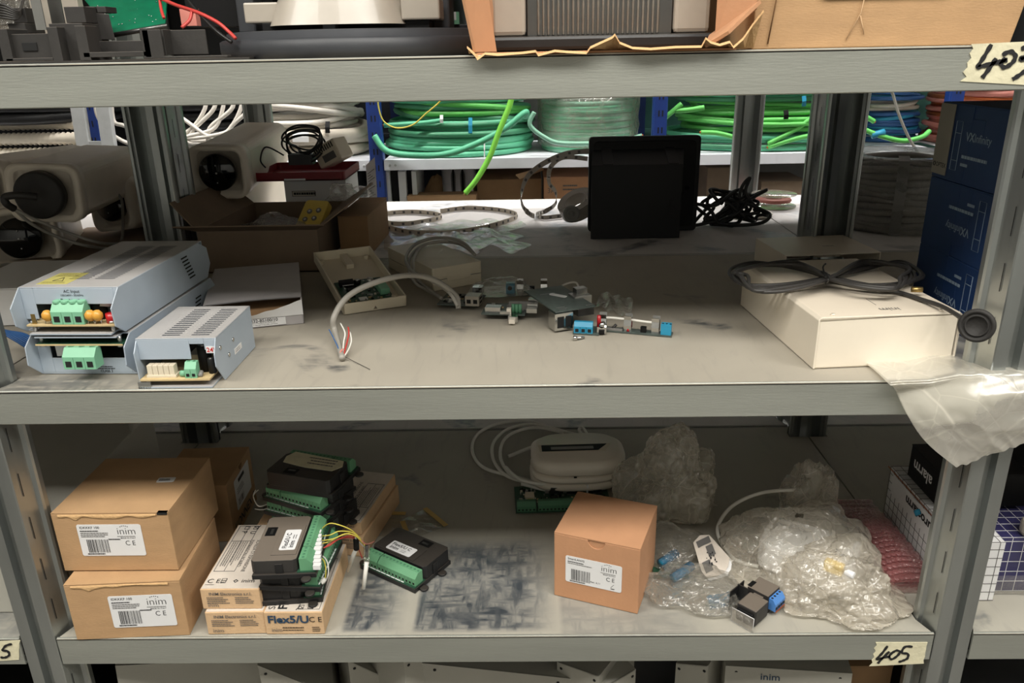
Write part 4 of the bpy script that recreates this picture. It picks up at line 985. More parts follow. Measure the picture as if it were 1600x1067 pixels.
cctv('surveillance camera with lens left of the back upright and housing hidden behind it', look(173, 319, 1.33), (-.28, -1, .10), 1.45, glints=((-.014, 0), (0, 0), (.014, 0)))
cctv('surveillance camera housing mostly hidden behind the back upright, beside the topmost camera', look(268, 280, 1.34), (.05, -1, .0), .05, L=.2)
cE = cctv('large pale camera housing tilted over the others, its dark cable end towards the shelf front', look(64, 304, 1.13), PY(64, 304, 1.13)-PY(166, 266, 1.37), .06, L=.26, w_=.098, h=.080, cap=True, glints=(), lr=.034)
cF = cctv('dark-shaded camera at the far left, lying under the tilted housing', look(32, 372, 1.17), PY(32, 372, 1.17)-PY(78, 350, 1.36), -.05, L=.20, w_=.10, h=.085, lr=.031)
cctv('pale camera housing at the left picture edge behind the tilted housing', look(-30, 290, 1.25), (-.4, -1, .0), .1, L=.2, cap=True, glints=(), lr=.03)
for t in list(COL.objects):
    if t.name.startswith('surveillance_camera'): t['support'] = 1
for t in list(COL.objects):
    if 'support' in t: del t['support']
m = MB()
m.tube(spline([PY(58, 308, 1.10), PY(30, 305, 1.09), PY(8, 308, 1.09), PY(10, 318, 1.09), PY(22, 326, 1.10)], 8), .0052, 'dark_wire', 10)
m.tube(spline([PY(22, 326, 1.10), PY(50, 350, 1.11), PY(95, 372, 1.13), PY(140, 385, 1.14), G(175, 388, ZM+.004), G(190, 375, ZM+.003), PY(192, 340, 1.30), PY(190, 312, 1.29), PY(180, 300, 1.29)], 8), .0024, 'grey_wire', 8)
m.tube(spline([PY(22, 326, 1.10), PY(60, 345, 1.10), PY(110, 365, 1.12), PY(160, 380, 1.14), G(200, 380, ZM+.004)], 8), .0022, 'grey_wire', 8)
solo('cable', m, 'grey cable running from the dark end of the tilted camera housing down to the shelf', 'cable')
# dark cloth-like sheet of grey card under the cameras
m = MB(); m.grid(lambda u, v: V((-.80+.50*u, 1.17+.24*v, ZM+.001+.0015*math.sin(u*7)*math.sin(v*5)**2)), 20, 12, 'cardboard_grey'); m.grid(lambda u, v: V((-.80+.50*u, 1.17+.24*v, ZM+.003+.0015*math.sin(u*7)*math.sin(v*5)**2)), 20, 12, 'cardboard_grey')
solo('cardboard_sheet', m, 'flat grey-brown cardboard sheet under the camera housings at the left', 'cardboard')
# open brown carton with remote control, left of the LED strip
def carton_open():
    t = thing('open_carton', 'open brown carton with splayed flaps holding odds and ends, behind the left boxes', 'box', V((0, 0, 0)))
    fl, fr_ = G(300, 424, ZM), G(516, 428, ZM); fl = V((-.462, 1.085, ZM+.001)); fr_ = V((-.292, 1.085, ZM+.001)); bl = V((-.450, 1.30, ZM+.001)); br = V((-.300, 1.30, ZM+.001)); h = .062; t.location = fl
    def wall(a, b, hh, mt='cardboard_grey', lean=V((0, 0, 0))):
        m = MB(); n_ = (b-a).cross(V((0, 0, 1))).normalized()*.0018
        m.hexa([a, b, b-n_, a-n_], [a+lean+V((0, 0, hh)), b+lean+V((0, 0, hh)), b-n_+lean+V((0, 0, hh)), a-n_+lean+V((0, 0, hh))], mt); return m
    m = wall(fl, fr_, h); m2 = wall(fr_, br, h); m3 = wall(br, bl, h); m4 = wall(bl, fl, h)
    mm = MB()
    for w2 in (m, m2, m3, m4): mm.add(w2.v, w2.f, 'cardboard_grey')
    mm.hexa([fl, fr_, br, bl], [p+V((0, 0, .0015)) for p in (fl, fr_, br, bl)], 'cardboard_inside')
    part(t, 'body', offs(mm, t))
    def flap(P, nm='flap'):
        mq = MB(); nrm = (P[1]-P[0]).cross(P[3]-P[0]).normalized()*.0018
        mq.add(P+[p+nrm for p in P], [(3, 2, 1, 0), (4, 5, 6, 7), (0, 1, 5, 4), (1, 2, 6, 5), (2, 3, 7, 6), (3, 0, 4, 7)], 'cardboard_grey'); part(t, nm, offs(mq, t))
    up = V((0, 0, h))
    flap([fl+up, fr_+up, fr_+V((.018, -.030, h+.012)), fl+V((-.02, -.030, h+.012))])
    flap([fr_+up, br+up, br+V((.050, .0, h+.030)), fr_+V((.052, .01, h+.036))])
    flap([bl+up, fl+up, fl+V((-.04, .02, h+.036)), bl+V((-.045, .01, h+.034))])
    return t
carton_open()
m = MB(); m.M = Matrix.Translation((-.325, 1.20, ZM+.050)) @ Matrix.Rotation(-.35, 4, 'Z') @ Matrix.Rotation(.75, 4, 'X') @ Matrix.Rotation(.2, 4, 'Y')
t = thing('remote_control', 'yellow cased remote control with four dark buttons sticking out of the open carton', 'remote control', (0, 0, 0))
t.location = (-.325, 1.20, ZM+.050); M0 = Matrix.Rotation(-.35, 4, 'Z') @ Matrix.Rotation(.75, 4, 'X')
m = MB(M0); m.prism(rrect(.042, .062, .006), 0, .012, 'yellow_card'); part(t, 'case', m, .001)
m = MB(M0)
for i, (x, y) in enumerate(((-.008, -.006), (.007, -.003), (-.006, .009), (.009, .012))): m.cyl((x, y, .012), (x, y, .0135), .0042, 'grey_plastic', 16); m.cyl((x, y, .0135), (x, y, .0138), .002, 'label_white', 12)
part(t, 'button', m)
m = blob((-.39, 1.20, ZM+.022), .055, .060, .030, 'film_grey', 9); solo('plastic_bag', m, 'creased plastic bag of small parts inside the open carton', 'plastic bag')
m = blob((-.292, 1.255, ZM+.070), .022, .030, .022, 'film_clear', 19); solo('plastic_bag', m, 'crumpled clear wrap on the yellow remote control', 'plastic bag')
def simple_box(name, label, cat, o, rz, W, D, H, mt, grp=None, extra=None, bevel=.0008, lid=True):
    t = thing(name, label, cat, o, rz, grp); m = MB(); m.box(0, W, 0, D, 0, H-(.0015 if lid else 0), mt); part(t, 'body', m, bevel)
    if lid: m = MB(); m.box(-.0002, W+.0002, -.0002, D, H-.0013, H, mt); part(t, 'lid', m)
    if extra: extra(t, W, D, H)
    return t
simple_box('carton', 'small brown carton standing right of the open carton on the rear shelf', 'box', V((-.282, 1.17, ZM+.0008)), -.02, .045, .16, .062, 'cardboard_inside')
def ex(t, W, D, H):
    m = MB(); m.M = face((.012, -.0004, H-.030), (1, 0, 0), (0, 0, 1)); m.box(0, .040, 0, .009, 0, .0003, 'ink'); m.box(.001, .039, .0008, .0082, .0003, .0005, 'white_plastic')
    lines(m, Matrix.Translation((0, 0, .0004)), .003, .0026, .040, 1, .002, .0040, 6, 'ink'); part(t, 'brand_print', m)
simple_box('carton', 'white carton with a small black framed mark under the red tray lid', 'box', V((-.407, 1.335, ZM+.0008)), 0, .105, .10, .095, 'label_white', extra=ex)
t = thing('tray_lid', 'dark red tray lid lying on the white carton under black cables', 'lid', V((-.445, 1.30, ZM+.0968)), 0)
m = MB(); m.prism(rrect(.150, .13, .008, 4, .075, .065), 0, .002, 'red_lid'); 
o_p = rrect(.150, .13, .008, 4, .075, .065); i_p = rrect(.146, .126, .007, 4, .075, .065); n = len(o_p)
m.add([(a, b, 0) for a, b in o_p]+[(a, b, .014) for a, b in o_p]+[(a, b, .014) for a, b in i_p]+[(a, b, .002) for a, b in i_p], [f for i in range(n) for j in [(i+1) % n] for f in ((i, j, n+j, n+i), (n+i, n+j, 2*n+j, 2*n+i), (2*n+i, 2*n+j, 3*n+j, 3*n+i))], 'red_lid'); part(t, 'lid', m)
m = MB(); m.box(.05, .085, -.0006, 0, .001, .004, 'label_white'); part(t, 'white_mark', m)
m = MB(); rr = random.Random(5)
for k in range(7):
    pts = []; R_ = rr.uniform(.022, .034)
    for j in range(8):
        a = j/8*2*PI; pts.append(V((-.372+rr.uniform(-.004, .004)+R_*1.1*math.cos(a), 1.355+rr.uniform(-.012, .012)+.012*math.sin(a*2), ZM+.143+R_*.78*math.sin(a)+.003*k)))
    m.tube(spline(pts, 6, True), .0016, 'black_wire', 6, closed=True)
m.tube(spline([V((-.40, 1.33, ZM+.135)), V((-.425, 1.32, ZM+.150)), V((-.435, 1.315, ZM+.130)), V((-.428, 1.315, ZM+.117))], 8), .0014, 'black_wire', 6)
m.box(-.395, -.355, 1.335, 1.36, ZM+.118, ZM+.135, 'black_plastic')
solo('cable', m, 'coil of thin black cables with a plug on the red tray lid', 'cable')
t = thing('power_adapter', 'pale plug-in power adapter with ribbed vents beside the black cables', 'power adapter', V((-.318, 1.36, ZM+.118)), -.35)
M0 = Matrix.Rotation(-.45, 4, 'Y'); m = MB(M0); m.box(-.024, .024, -.02, .02, 0, .036, 'ivory_plastic'); part(t, 'case', m, .003)
m = MB(M0)
for i in range(9): m.box(-.020+i*.0046, -.0178+i*.0046, -.0204, -.0198, .024, .033, 'slot_dark')
m.box(-.010, .016, -.0204, -.0199, .006, .018, 'ink_grey'); part(t, 'vent', m)
# papers standing right of the yellow remote: printed sheet
m = MB(); A_, B_, C_, D_ = PY(575, 340, 1.40), PY(590, 335, 1.40), PY(586, 245, 1.44), PY(572, 258, 1.44)
M0 = None
m.grid(lambda u, v: A_.lerp(B_, u).lerp(D_.lerp(C_, u), v)+V((0, .004*math.sin(v*4), 0)), 6, 12, 'label_white')
for i in range(16):
    v = .06+i*.05; p = A_.lerp(D_, v)+V((0, .004*math.sin(v*4)-.0006, 0)); q = B_.lerp(C_, v)+V((0, .004*math.sin(v*4)-.0006, 0)); m.tube([p.lerp(q, .15), p.lerp(q, .85-.2*(i % 3))], .0006, 'ink_grey', 4)
m.v = [p+V((0, 0, ZM+.001-min(z.z for z in m.v))) if False else p for p in m.v]
solo('printed_sheet', m, 'narrow folded printed sheet standing by the left blue upright', 'paper')
m = blob(PY(560, 312, 1.36)+V((0, 0, -.0)), .022, .02, .018, 'film_clear', 31); solo('plastic_wrap', m, 'crumpled clear wrap between the small carton and the printed sheet', 'plastic wrap')
# white carton and blue wires at the far left behind the power supplies
simple_box('carton', 'pale grey carton at the left picture edge behind the stacked power supplies', 'box', V((-.66, .86, ZM+.0008)), .05, .125, .13, .045, 'label_white')
m = MB()
for i in range(7): m.tube(spline([V((-.56, .76+.004*i, ZM+.040-.003*i)), V((-.52, .745+.003*i, ZM+.024)), V((-.50, .74+.002*i, ZM+.012)), V((-.489, .735, ZM+.006+.0012*i))], 6), .0013, 'blue_wire', 6)
solo('wire_bundle', m, 'bundle of thin blue wires left of the stacked power supplies', 'cable')
# ================================================================== top shelf (only the lowest part of each thing is in view)
Z5 = ZT+.0006
# open black equipment chassis at the left
t = thing('electronics_chassis', 'dusty black plastic chassis with walls and clips, holding a green board, top shelf left', 'electronics', V((-.66, .70, Z5)))
def PT(px, py, y): return PY(px, py, y)-t.location
def slab(m, x0, y0, x1, y1, ya, d, mt='black_dusty'):
    """upright panel seen square on: picture rectangle at distance ya, depth d"""
    a, b = PT(x0, y1, ya), PT(x1, y0, ya); m.box(a.x, b.x, ya-t.location.y, ya-t.location.y+d, max(0, a.z), b.z, mt)
m = MB()
m.box(0, .43, 0, .22, 0, .0018, 'black_dusty'); part(t, 'base_plate', m)
m = MB(); slab(m, 10, 52, 84, 92, .705, .0018); slab(m, 5, 45, 10, 96, .70, .03); slab(m, 83, 42, 88, 96, .70, .03); slab(m, 10, 90, 84, 96, .70, .005)
slab(m, 36, 66, 56, 80, .704, .0012, 'slot_dark'); part(t, 'front_bay', m, .0004)
m = MB(); slab(m, 88, 36, 128, 97, .712, .04); slab(m, 104, 10, 130, 36, .72, .03); slab(m, 126, 40, 132, 96, .70, .02); slab(m, 131, 80, 228, 90, .70, .012); slab(m, 228, 46, 250, 90, .70, .002)
slab(m, 225, 44, 230, 90, .70, .02); slab(m, 250, 46, 254, 86, .705, .02); slab(m, 250, 46, 320, 86, .72, .002); slab(m, 131, 63, 226, 86, .735, .002); slab(m, 225, 86, 355, 92, .70, .01); part(t, 'wall', m, .0004)
m = MB(); m.hexa([PT(128, 62, .74), PT(180, 62, .74), PT(180, 62, .80), PT(128, 62, .80)], [PT(122, 18, .74), PT(170, 22, .74), PT(170, 22, .80), PT(122, 18, .80)], 'black_dusty')
for i in range(3): a = PT(118+17*i, 20, .74); m.box(a.x, a.x+.008, a.y, a.y+.02, a.z, a.z+.005, 'black_dusty')
slab(m, 15, 36, 38, 52, .74, .03); slab(m, 22, 12, 38, 36, .75, .02); part(t, 'battery_clip', m, .0004)
m = MB(); a = PT(60, 24, .745); m.box(a.x-.0045, a.x+.0045, a.y, a.y+.001, a.z-.012, a.z+.02, 'chrome'); a = PT(90, 30, .76); m.box(a.x-.006, a.x+.006, a.y, a.y+.001, a.z-.012, a.z+.02, 'steel_dark'); part(t, 'metal_tab', m)
m = MB(); P = [PT(176, 52, .80), PT(258, 38, .80), PT(262, -25, .90), PT(120, -15, .90)]; nn = (P[1]-P[0]).cross(P[3]-P[0]).normalized()*.0016
m.add(P+[p-nn for p in P], [(3, 2, 1, 0), (4, 5, 6, 7), (0, 1, 5, 4), (1, 2, 6, 5), (2, 3, 7, 6), (3, 0, 4, 7)], 'pcb_bright')
rr = random.Random(4)
for i in range(26):
    u, v = rr.uniform(.05, .95), rr.uniform(.05, .9); c = P[0].lerp(P[1], u).lerp(P[3].lerp(P[2], u), v)+nn*.3; m.lathe([(.0012, 0), (.0001, .0008)], 'chrome', 8, Matrix.Translation(c))
part(t, 'circuit_board', m)
m = MB(); m.tube([PT(176, 55, .798), PT(262, 40, .798)], .0022, 'steel_dark', 8); part(t, 'board_edge_rail', m)
m = MB(); m.box(PT(50, 25, .79).x, PT(125, 25, .79).x, .09, .10, .0018, PT(60, 0, .79).z+.03, 'warm_grey_plastic'); part(t, 'grey_panel', m, .0005)
def wire(t_, pts, r, mt, nm): m = MB(); m.tube(spline([PT(*p) for p in pts], 8), r, mt, 8); part(t_, nm, m)
wire(t, [(246, -5, .78), (275, 8, .76), (310, 20, .74), (340, 35, .73), (358, 50, .725), (368, 60, .72)], .0016, 'red_wire', 'red_wire')
wire(t, [(249, -5, .78), (252, 15, .77), (256, 28, .76)], .0014, 'red_wire', 'red_wire')
wire(t, [(300, 18, .745), (296, 32, .74), (284, 43, .735)], .0015, 'red_wire', 'red_wire')
wire(t, [(290, -5, .76), (315, 25, .74), (340, 50, .725), (362, 66, .72)], .0016, 'black_wire', 'black_wire')
m = MB(); a = PT(280, 14, .78); b = PT(308, 40, .78); m.box(a.x, b.x, a.y, a.y+.01, b.z, a.z, 'pink_wire'); part(t, 'pink_terminal', m)
m = MB(); P = [PT(300, -20, .80), PT(400, -20, .80), PT(405, 40, .76), PT(380, 30, .76)]; m.box(.335, .42, .12, .16, .03, .10, 'matt_black'); part(t, 'black_block', m)
m = blob((PY(8, 10, .80).x, .80, Z5+.03), .035, .03, .05, 'film_clear', 41); solo('plastic_bag', m, 'crumpled plastic bag at the left end of the top shelf behind the black chassis', 'plastic bag')
m = MB()
for i in range(6): m.tube(spline([PY(-10, 5+i*4, .74), PY(8, 8+i*4, .735), PY(28, 18+i*2, .74), PY(35, 5, .76), PY(40, -15, .78)], 6), .0012, 'dark_wire', 6)
solo('wire_bundle', m, 'dark wires curling over the plastic bag on the top shelf left', 'cable')
# outdoor siren / alarm base: round dark plinth, grey bell cover
t = thing('alarm_siren', 'grey alarm siren on a round dark plinth, centre left of the top shelf', 'siren', V((-.153, .825, Z5)))
m = MB(); m.lathe([(.135, 0), (.137, .006), (.137, .0145), (.134, .016), (.131, .0165), (.130, .0215), (.127, .0225), (.0001, .0225)], 'dark_grey_plastic', 72); part(t, 'plinth', m)
m = MB()
def cover(u, v):
    z = .027+v*.12; hw = .056-.006*v; a = 2*PI*u; k = 1+.35*max(0, .25-v)*2.0
    e = .55; cx = math.copysign(abs(math.cos(a))**e, math.cos(a)); sy = math.copysign(abs(math.sin(a))**e, math.sin(a)); return V((-.012+hw*k*cx, -.01+.075*k*sy, z))
m.grid(cover, 48, 14, 'warm_grey_plastic', True, closeu=True); part(t, 'cover', m)
m = MB(); m.box(-.095, -.064, -.070, -.03, .030, .047, 'warm_grey_plastic'); part(t, 'side_bracket', m, .0015); m = MB(); m.box(.046, .080, -.075, -.035, .030, .048, 'warm_grey_plastic'); part(t, 'side_bracket', m, .0015)
m = MB(); m.cyl((.067, -.055, .048), (.067, -.055, .0505), .004, 'chrome', 16); part(t, 'screw_head', m)
m = MB(); m.box(-.020, -.009, -.094, -.082, .0225, .033, 'dark_grey_plastic'); m.box(-.08, .07, -.07, .05, .0225, .030, 'matt_black'); part(t, 'clip', m, .0006)
m = MB(); m.box(.060, .085, -.03, .02, .0225, .13, 'dark_grey_plastic'); part(t, 'rear_shell', m, .002); m = MB(); m.box(-.115, -.098, -.03, .04, .0225, .13, 'dark_grey_plastic'); part(t, 'rear_shell', m, .002)
m = MB(); m.tube(spline([V((.050, -.06, .09)), V((.052, -.064, .07)), V((.048, -.066, .052))], 6), .0012, 'red_wire', 6); part(t, 'red_wire', m)
# small dark terminal pieces between siren and carton
t = thing('junction_box', 'dark grey box with small green terminals behind the siren', 'junction box', V((-.085, .90, Z5)))
m = MB(); m.box(0, .06, 0, .05, 0, .03, 'dark_grey_plastic'); part(t, 'body', m, .001)
m = MB(); [m.box(.006+i*.024, .018+i*.024, -.004, .006, .030, .042, 'green_terminal') for i in range(2)]; [m.box(.008+i*.024, .015+i*.024, -.0042, -.0038, .034, .042, 'label_white') for i in range(2)]; part(t, 'terminal_block', m)
# torn open carton holding a ribbed heater-like unit
t = thing('open_carton', 'torn open brown carton tipped forward on the top shelf, holding a ribbed grey unit', 'box', V((-.050, .668, Z5)))
m = MB(); rr = random.Random(6)
W, D = .236, .26
m.box(.012, W-.016, .004, D, 0, .0016, 'cardboard_red')                                           # floor of the carton
part(t, 'bottom', m)
def tq(P, nm, mt='cardboard_red'):
    mq = MB(); nrm = (P[1]-P[0]).cross(P[3]-P[0]).normalized()*.0026
    mq.add(P+[p+nrm for p in P], [(3, 2, 1, 0), (4, 5, 6, 7), (0, 1, 5, 4), (1, 2, 6, 5), (2, 3, 7, 6), (3, 0, 4, 7)], mt); part(t, nm, mq)
tq([V((.010, .004, .002)), V((.026, .03, .002)), V((.010, .035, .12)), V((-.012, -.006, .12))], 'side_wall')
tq([V((.022, .03, .010)), V((.022, D, .004)), V((.022, D, .14)), V((.008, .034, .14))], 'side_wall')
tq([V((.207, .02, .004)), V((.234, .004, .030)), V((.236, .004, .14)), V((.209, .03, .14))], 'side_wall')
tq([V((.196, .004, .002)), V((.212, -.004, .012)), V((.236, .0, .034)), V((.205, .03, .010))], 'flap')
m = MB(); pts = [(0.006, .008), (.012, .002), (.014, -.001), (.02, .003), (.03, .002), (.05, .003), (.06, .004), (.062, .001), (.075, .004), (.085, .003), (.100, .002), (.103, .006), (.120, .013), (.122, .015), (.126, .009), (.136, .005), (.15, .004), (.17, .005), (.190, .005), (.193, .011), (.197, .008), (.204, .006), (.212, .008), (.215, .004), (.222, .010), (.229, .020), (.236, .030)]
n = len(pts); vs = [(x, -.006+.003*noise.noise(V((x*90, 0, 1))), z-.001) for x, z in pts]+[(x, .012, .0012) for x, z in pts]+[(x, -.0075+.003*noise.noise(V((x*90, 0, 1))), z-.0028) for x, z in pts]
fs = [(i, i+1, n+i+1, n+i) for i in range(n-1)]+[(2*n+i, 2*n+i+1, i+1, i) for i in range(n-1)]
m.add(vs, fs, 'torn_paper', False); part(t, 'torn_edge', m, label='ragged torn cardboard edge')
t2 = thing('ribbed_unit', 'grey box-shaped unit with a ribbed metal front, standing inside the torn open carton', 'electric unit', V((-.026, .735, Z5+.0024)))
m = MB(); m.box(-.004, .196, .004, .11, 0, .012, 'black_plastic'); part(t2, 'base', m, .003)
m = MB(); m.box(-.002, .029, .010, .10, .012, .13, 'warm_grey_plastic'); part(t2, 'end_panel', m, .004); m = MB(); m.box(.158, .190, .010, .10, .012, .13, 'warm_grey_plastic'); part(t2, 'end_panel', m, .004)
m = MB(); m.box(.030, .157, .012, .09, .012, .13, 'steel_dark')
for i in range(25): x = .040+i*.00435; m.cyl((x, .0115, .0125), (x, .0115, .13), .0013, 'galvanised', 8)
part(t2, 'ribbed_front', m, .0006)
# closed carton on the right
t = thing('carton', 'large closed brown carton with white label and tape on the top shelf right', 'box', V((.187, .688, Z5)))
m = MB(); m.hexa([(0, 0, 0), (.208, 0, 0), (.24, .25, 0), (0, .25, 0)], [(-.002, -.002, .14), (.236, -.002, .14), (.27, .25, .14), (0, .25, .14)], 'cardboard'); part(t, 'body', m, .001)
m = MB(); m.M = face((.052, -.0032, .0385), (1, 0, 0), (0, 0, 1)); sheet(m, Matrix(), .100, .06); barcode(m, Matrix(), .02, .004, .05, .02, 24, 3); part(t, 'address_label', m)
for pp, r_, mt_ in ((((.012, -.001, .004), (.018, -.003, .06)), .0006, 'cardboard_edge'), (((.075, -.0008, .006), (.084, -.0018, .026), (.086, -.0026, .045)), .0004, 'cardboard_pale'), (((.084, -.0015, .024), (.089, -.001, .010)), .0004, 'cardboard_pale')):
    m = MB(); m.tube(list(pp), r_, mt_, 4); part(t, 'crease', m)
# thing right of the carton
simple_box('carton', 'dark grey carton standing at the right end of the top shelf', 'box', V((.40, .74, Z5)), 0, .1, .16, .10, 'dark_grey_plastic')

for i, (x, w_, lab_) in enumerate(((-.95, .40, 'left, behind the black chassis'), (-.52, .42, 'middle, behind the siren'), (-.07, .48, 'behind the torn open carton'), (.43, .42, 'right, behind the large closed carton'))):  # plain boxes added to keep the space behind the top shelf black
    simple_box('dark_backing_box', 'added black box darkening the background on the rear top shelf, '+lab_, 'case', V((x, 1.20, Z5)), 0, w_, .36, .24, 'matt_black', 'added black backing boxes on the rear top shelf')
# ================================================================== bottom shelf, left: kraft cartons
Z6 = ZB+.0006
def kraft(name, label, o, rz, W, D, H, mt='cardboard', grp=None, notch=None, tear=False, gap=False, lidwarp=0.0):
    t = thing(name, label, 'box', o, rz, grp)
    m = MB(); m.hexa([(0, .0016, 0), (W, .0016, 0), (W, D, 0), (0, D, 0)], [(0, .0016, H-.0016), (W, .0016, H-.0016), (W, D, H-.0016), (0, D, H-.0016)], mt)
    if notch:
        c, r = notch; P = [(0, 0), (W, 0), (W, H-.0016), (c+r, H-.0016)]+[(c+r*math.cos(a), H-.0016-r*math.sin(a)) for a in [PI*k/12 for k in range(1, 12)]]+[(c-r, H-.0016), (0, H-.0016)]
        m.prism(P, 0, .0014, mt, 'y')
    else: m.box(0, W, 0, .0014, 0, H-.0016, mt)
    part(t, 'body', m, .0005)
    m = MB(); m.grid(lambda u, v: (u*W, v*D, H-.0002+lidwarp*math.sin(PI*v)*math.sin(PI*u)), 8, 8, mt, False); m.box(.0002, W-.0002, .0002, D-.0002, H-.0015, H-.0004, mt)
    part(t, 'lid', m)
    if tear:
        m = MB(); rr = random.Random(len(label)); n = 26
        def f(u, v):
            x = W*(.06+.84*u); dd = (.0035+.003*noise.noise(V((u*7, len(label)*.3, 0)))+.0045*math.exp(-((u-.17)/.05)**2))*v
            return V((x, -.0006-.0008*math.sin(v*3), H-.0012-dd))
        m.grid(f, 40, 4, 'torn_paper'); part(t, 'torn_edge', m, label='torn upper cardboard edge')
    if gap:
        m = MB(); m.box(W*.91, W*.995, -.0006, .004, H-.0026, H-.0002, 'slot_dark'); part(t, 'lid_gap', m)
    return t
def inim_label(t, x, z, w_, h, mk, yaw_face=None, name='product_label', rev=False, title='IDKKKF 100'):
    m = MB(); m.M = yaw_face or face((x, -.0003, z), (1, 0, 0), (0, 0, 1)); I = Matrix()
    sheet(m, I, w_, h, r=.0022)
    s = h/.040
    m.text(title, .0042*s, 'ink', T_(I, .003*s, h-.0052*s), bold=.01)
    lines(m, T_(I, 0, 0), .003*s, h-.0085*s, w_*.32, 1, .0024*s, .0011*s, 5, 'ink'); lines(m, T_(I, 0, 0), .003*s, h-.0110*s, w_*.46, 3 if not rev else 1, .0022*s, .0009*s, 6, 'ink_grey')
    barcode(m, T_(I, 0, 0), .008*s, .0045*s, w_*.34, h*.42, 30, 11)
    lines(m, T_(I, 0, 0), .006*s, .0022*s, w_*.36, 1, .002, .0012*s, 8, 'ink')
    m.text('inim', .0125*s, 'ink', T_(I, w_-.0275*s, h-.0125*s), bold=-.012)
    for k in range(5): a = PI*(.32+.09*k); m.cyl((w_-.0185*s+.0075*s*math.cos(a), h-.0085*s+.0068*s*math.sin(a), .0003), (w_-.0185*s+.0075*s*math.cos(a), h-.0085*s+.0068*s*math.sin(a), .0006), .0005*s, 'ink', 6)
    lines(m, T_(I, 0, 0), w_-.0275*s, h-.0152*s, .0235*s, 1, .002, .0007*s, 9, 'ink_grey'); m.text('MADE IN ITALY', .0024*s, 'ink', T_(I, w_-.0245*s, h-.0182*s), bold=.01)
    m.text('C E', .0085*s, 'ink', T_(I, w_-.0205*s, h-.0265*s), sx=.9)
    if rev: m.text('Rev. 6.11', .0036*s, 'ink', T_(I, w_*.45, .006*s), bold=.01); m.box(w_-.014*s, w_-.009*s, .003*s, .0037*s, .0003, .0006, 'ink'); m.tube([(w_-.014*s, .005*s, .0004), (w_-.010*s, .010*s, .0004)], .0002, 'ink', 4)
    else: lines(m, T_(I, 0, 0), w_*.46, h*.52, w_*.22, 1, .002, .0012*s, 12, 'ink')
    return part(t, name, m)
k1 = kraft('carton', 'kraft carton with white barcode label, lower of the stacked pair at bottom left', V((-.482, .668, Z6)), .055, .1185, .118, .0700, tear=True)
inim_label(k1, .042, .014, .066, .040, 0)
k2 = kraft('carton', 'brown kraft carton with white barcode label and small top sticker, upper of the stacked pair', V((-.492, .6905, Z6+.0712)), .0, .1215, .116, .0705, tear=True, gap=True, lidwarp=-.0008)
inim_label(k2, .024, .019, .067, .038, 0)
m = MB(); m.M = Matrix.Translation((.083, .060, .0704)) @ Matrix.Rotation(.05, 4, 'Z'); m.prism(rrect(.019, .010, .002, 4, .0095, .005), 0, .0004, 'label_white'); lines(m, T_(Matrix(), 0, 0), .002, .0052, .015, 2, .0024, .0014, 3, 'ink'); part(k2, 'top_sticker', m)
# marked carton behind them
k3 = kraft('carton', 'brown carton with white label and black marker lettering, behind the stacked kraft cartons', V((-.462, .842, Z6)), .04, .088, .100, .082, mt='cardboard', notch=None)
m = MB(); Mf = face((.0883, 0, 0), (0, 1, 0), (0, 0, 1)); m.M = Mf
m.prism([(a, b) for a, b in rrect(.060, .042, .002, 4, .055, .050)], .0, .0004, 'label_white'); m.box(.040, .064, .062, .067, .0004, .0006, 'ink'); barcode(m, T_(Matrix(), 0, 0, .0002), .032, .033, .022, .009, 14, 5); lines(m, T_(Matrix(), 0, 0, .0002), .032, .055, .03, 3, .003, .0012, 4); part(k3, 'product_label', m)
m = MB(); m.M = Mf; m.text('KONNEX S', .0170, 'ink', T_(Matrix(), .006, .008), bold=.012, shear=.15); part(k3, 'handwriting', m)
m = MB(); m.M = Mf; m.add([(.055+.007*math.cos(a), .0805+.0*a-.007*math.sin(a), .0003) for a in [PI*k/12 for k in range(13)]], [tuple(range(13))[::-1]], 'cardboard_edge'); part(k3, 'thumb_notch', m)
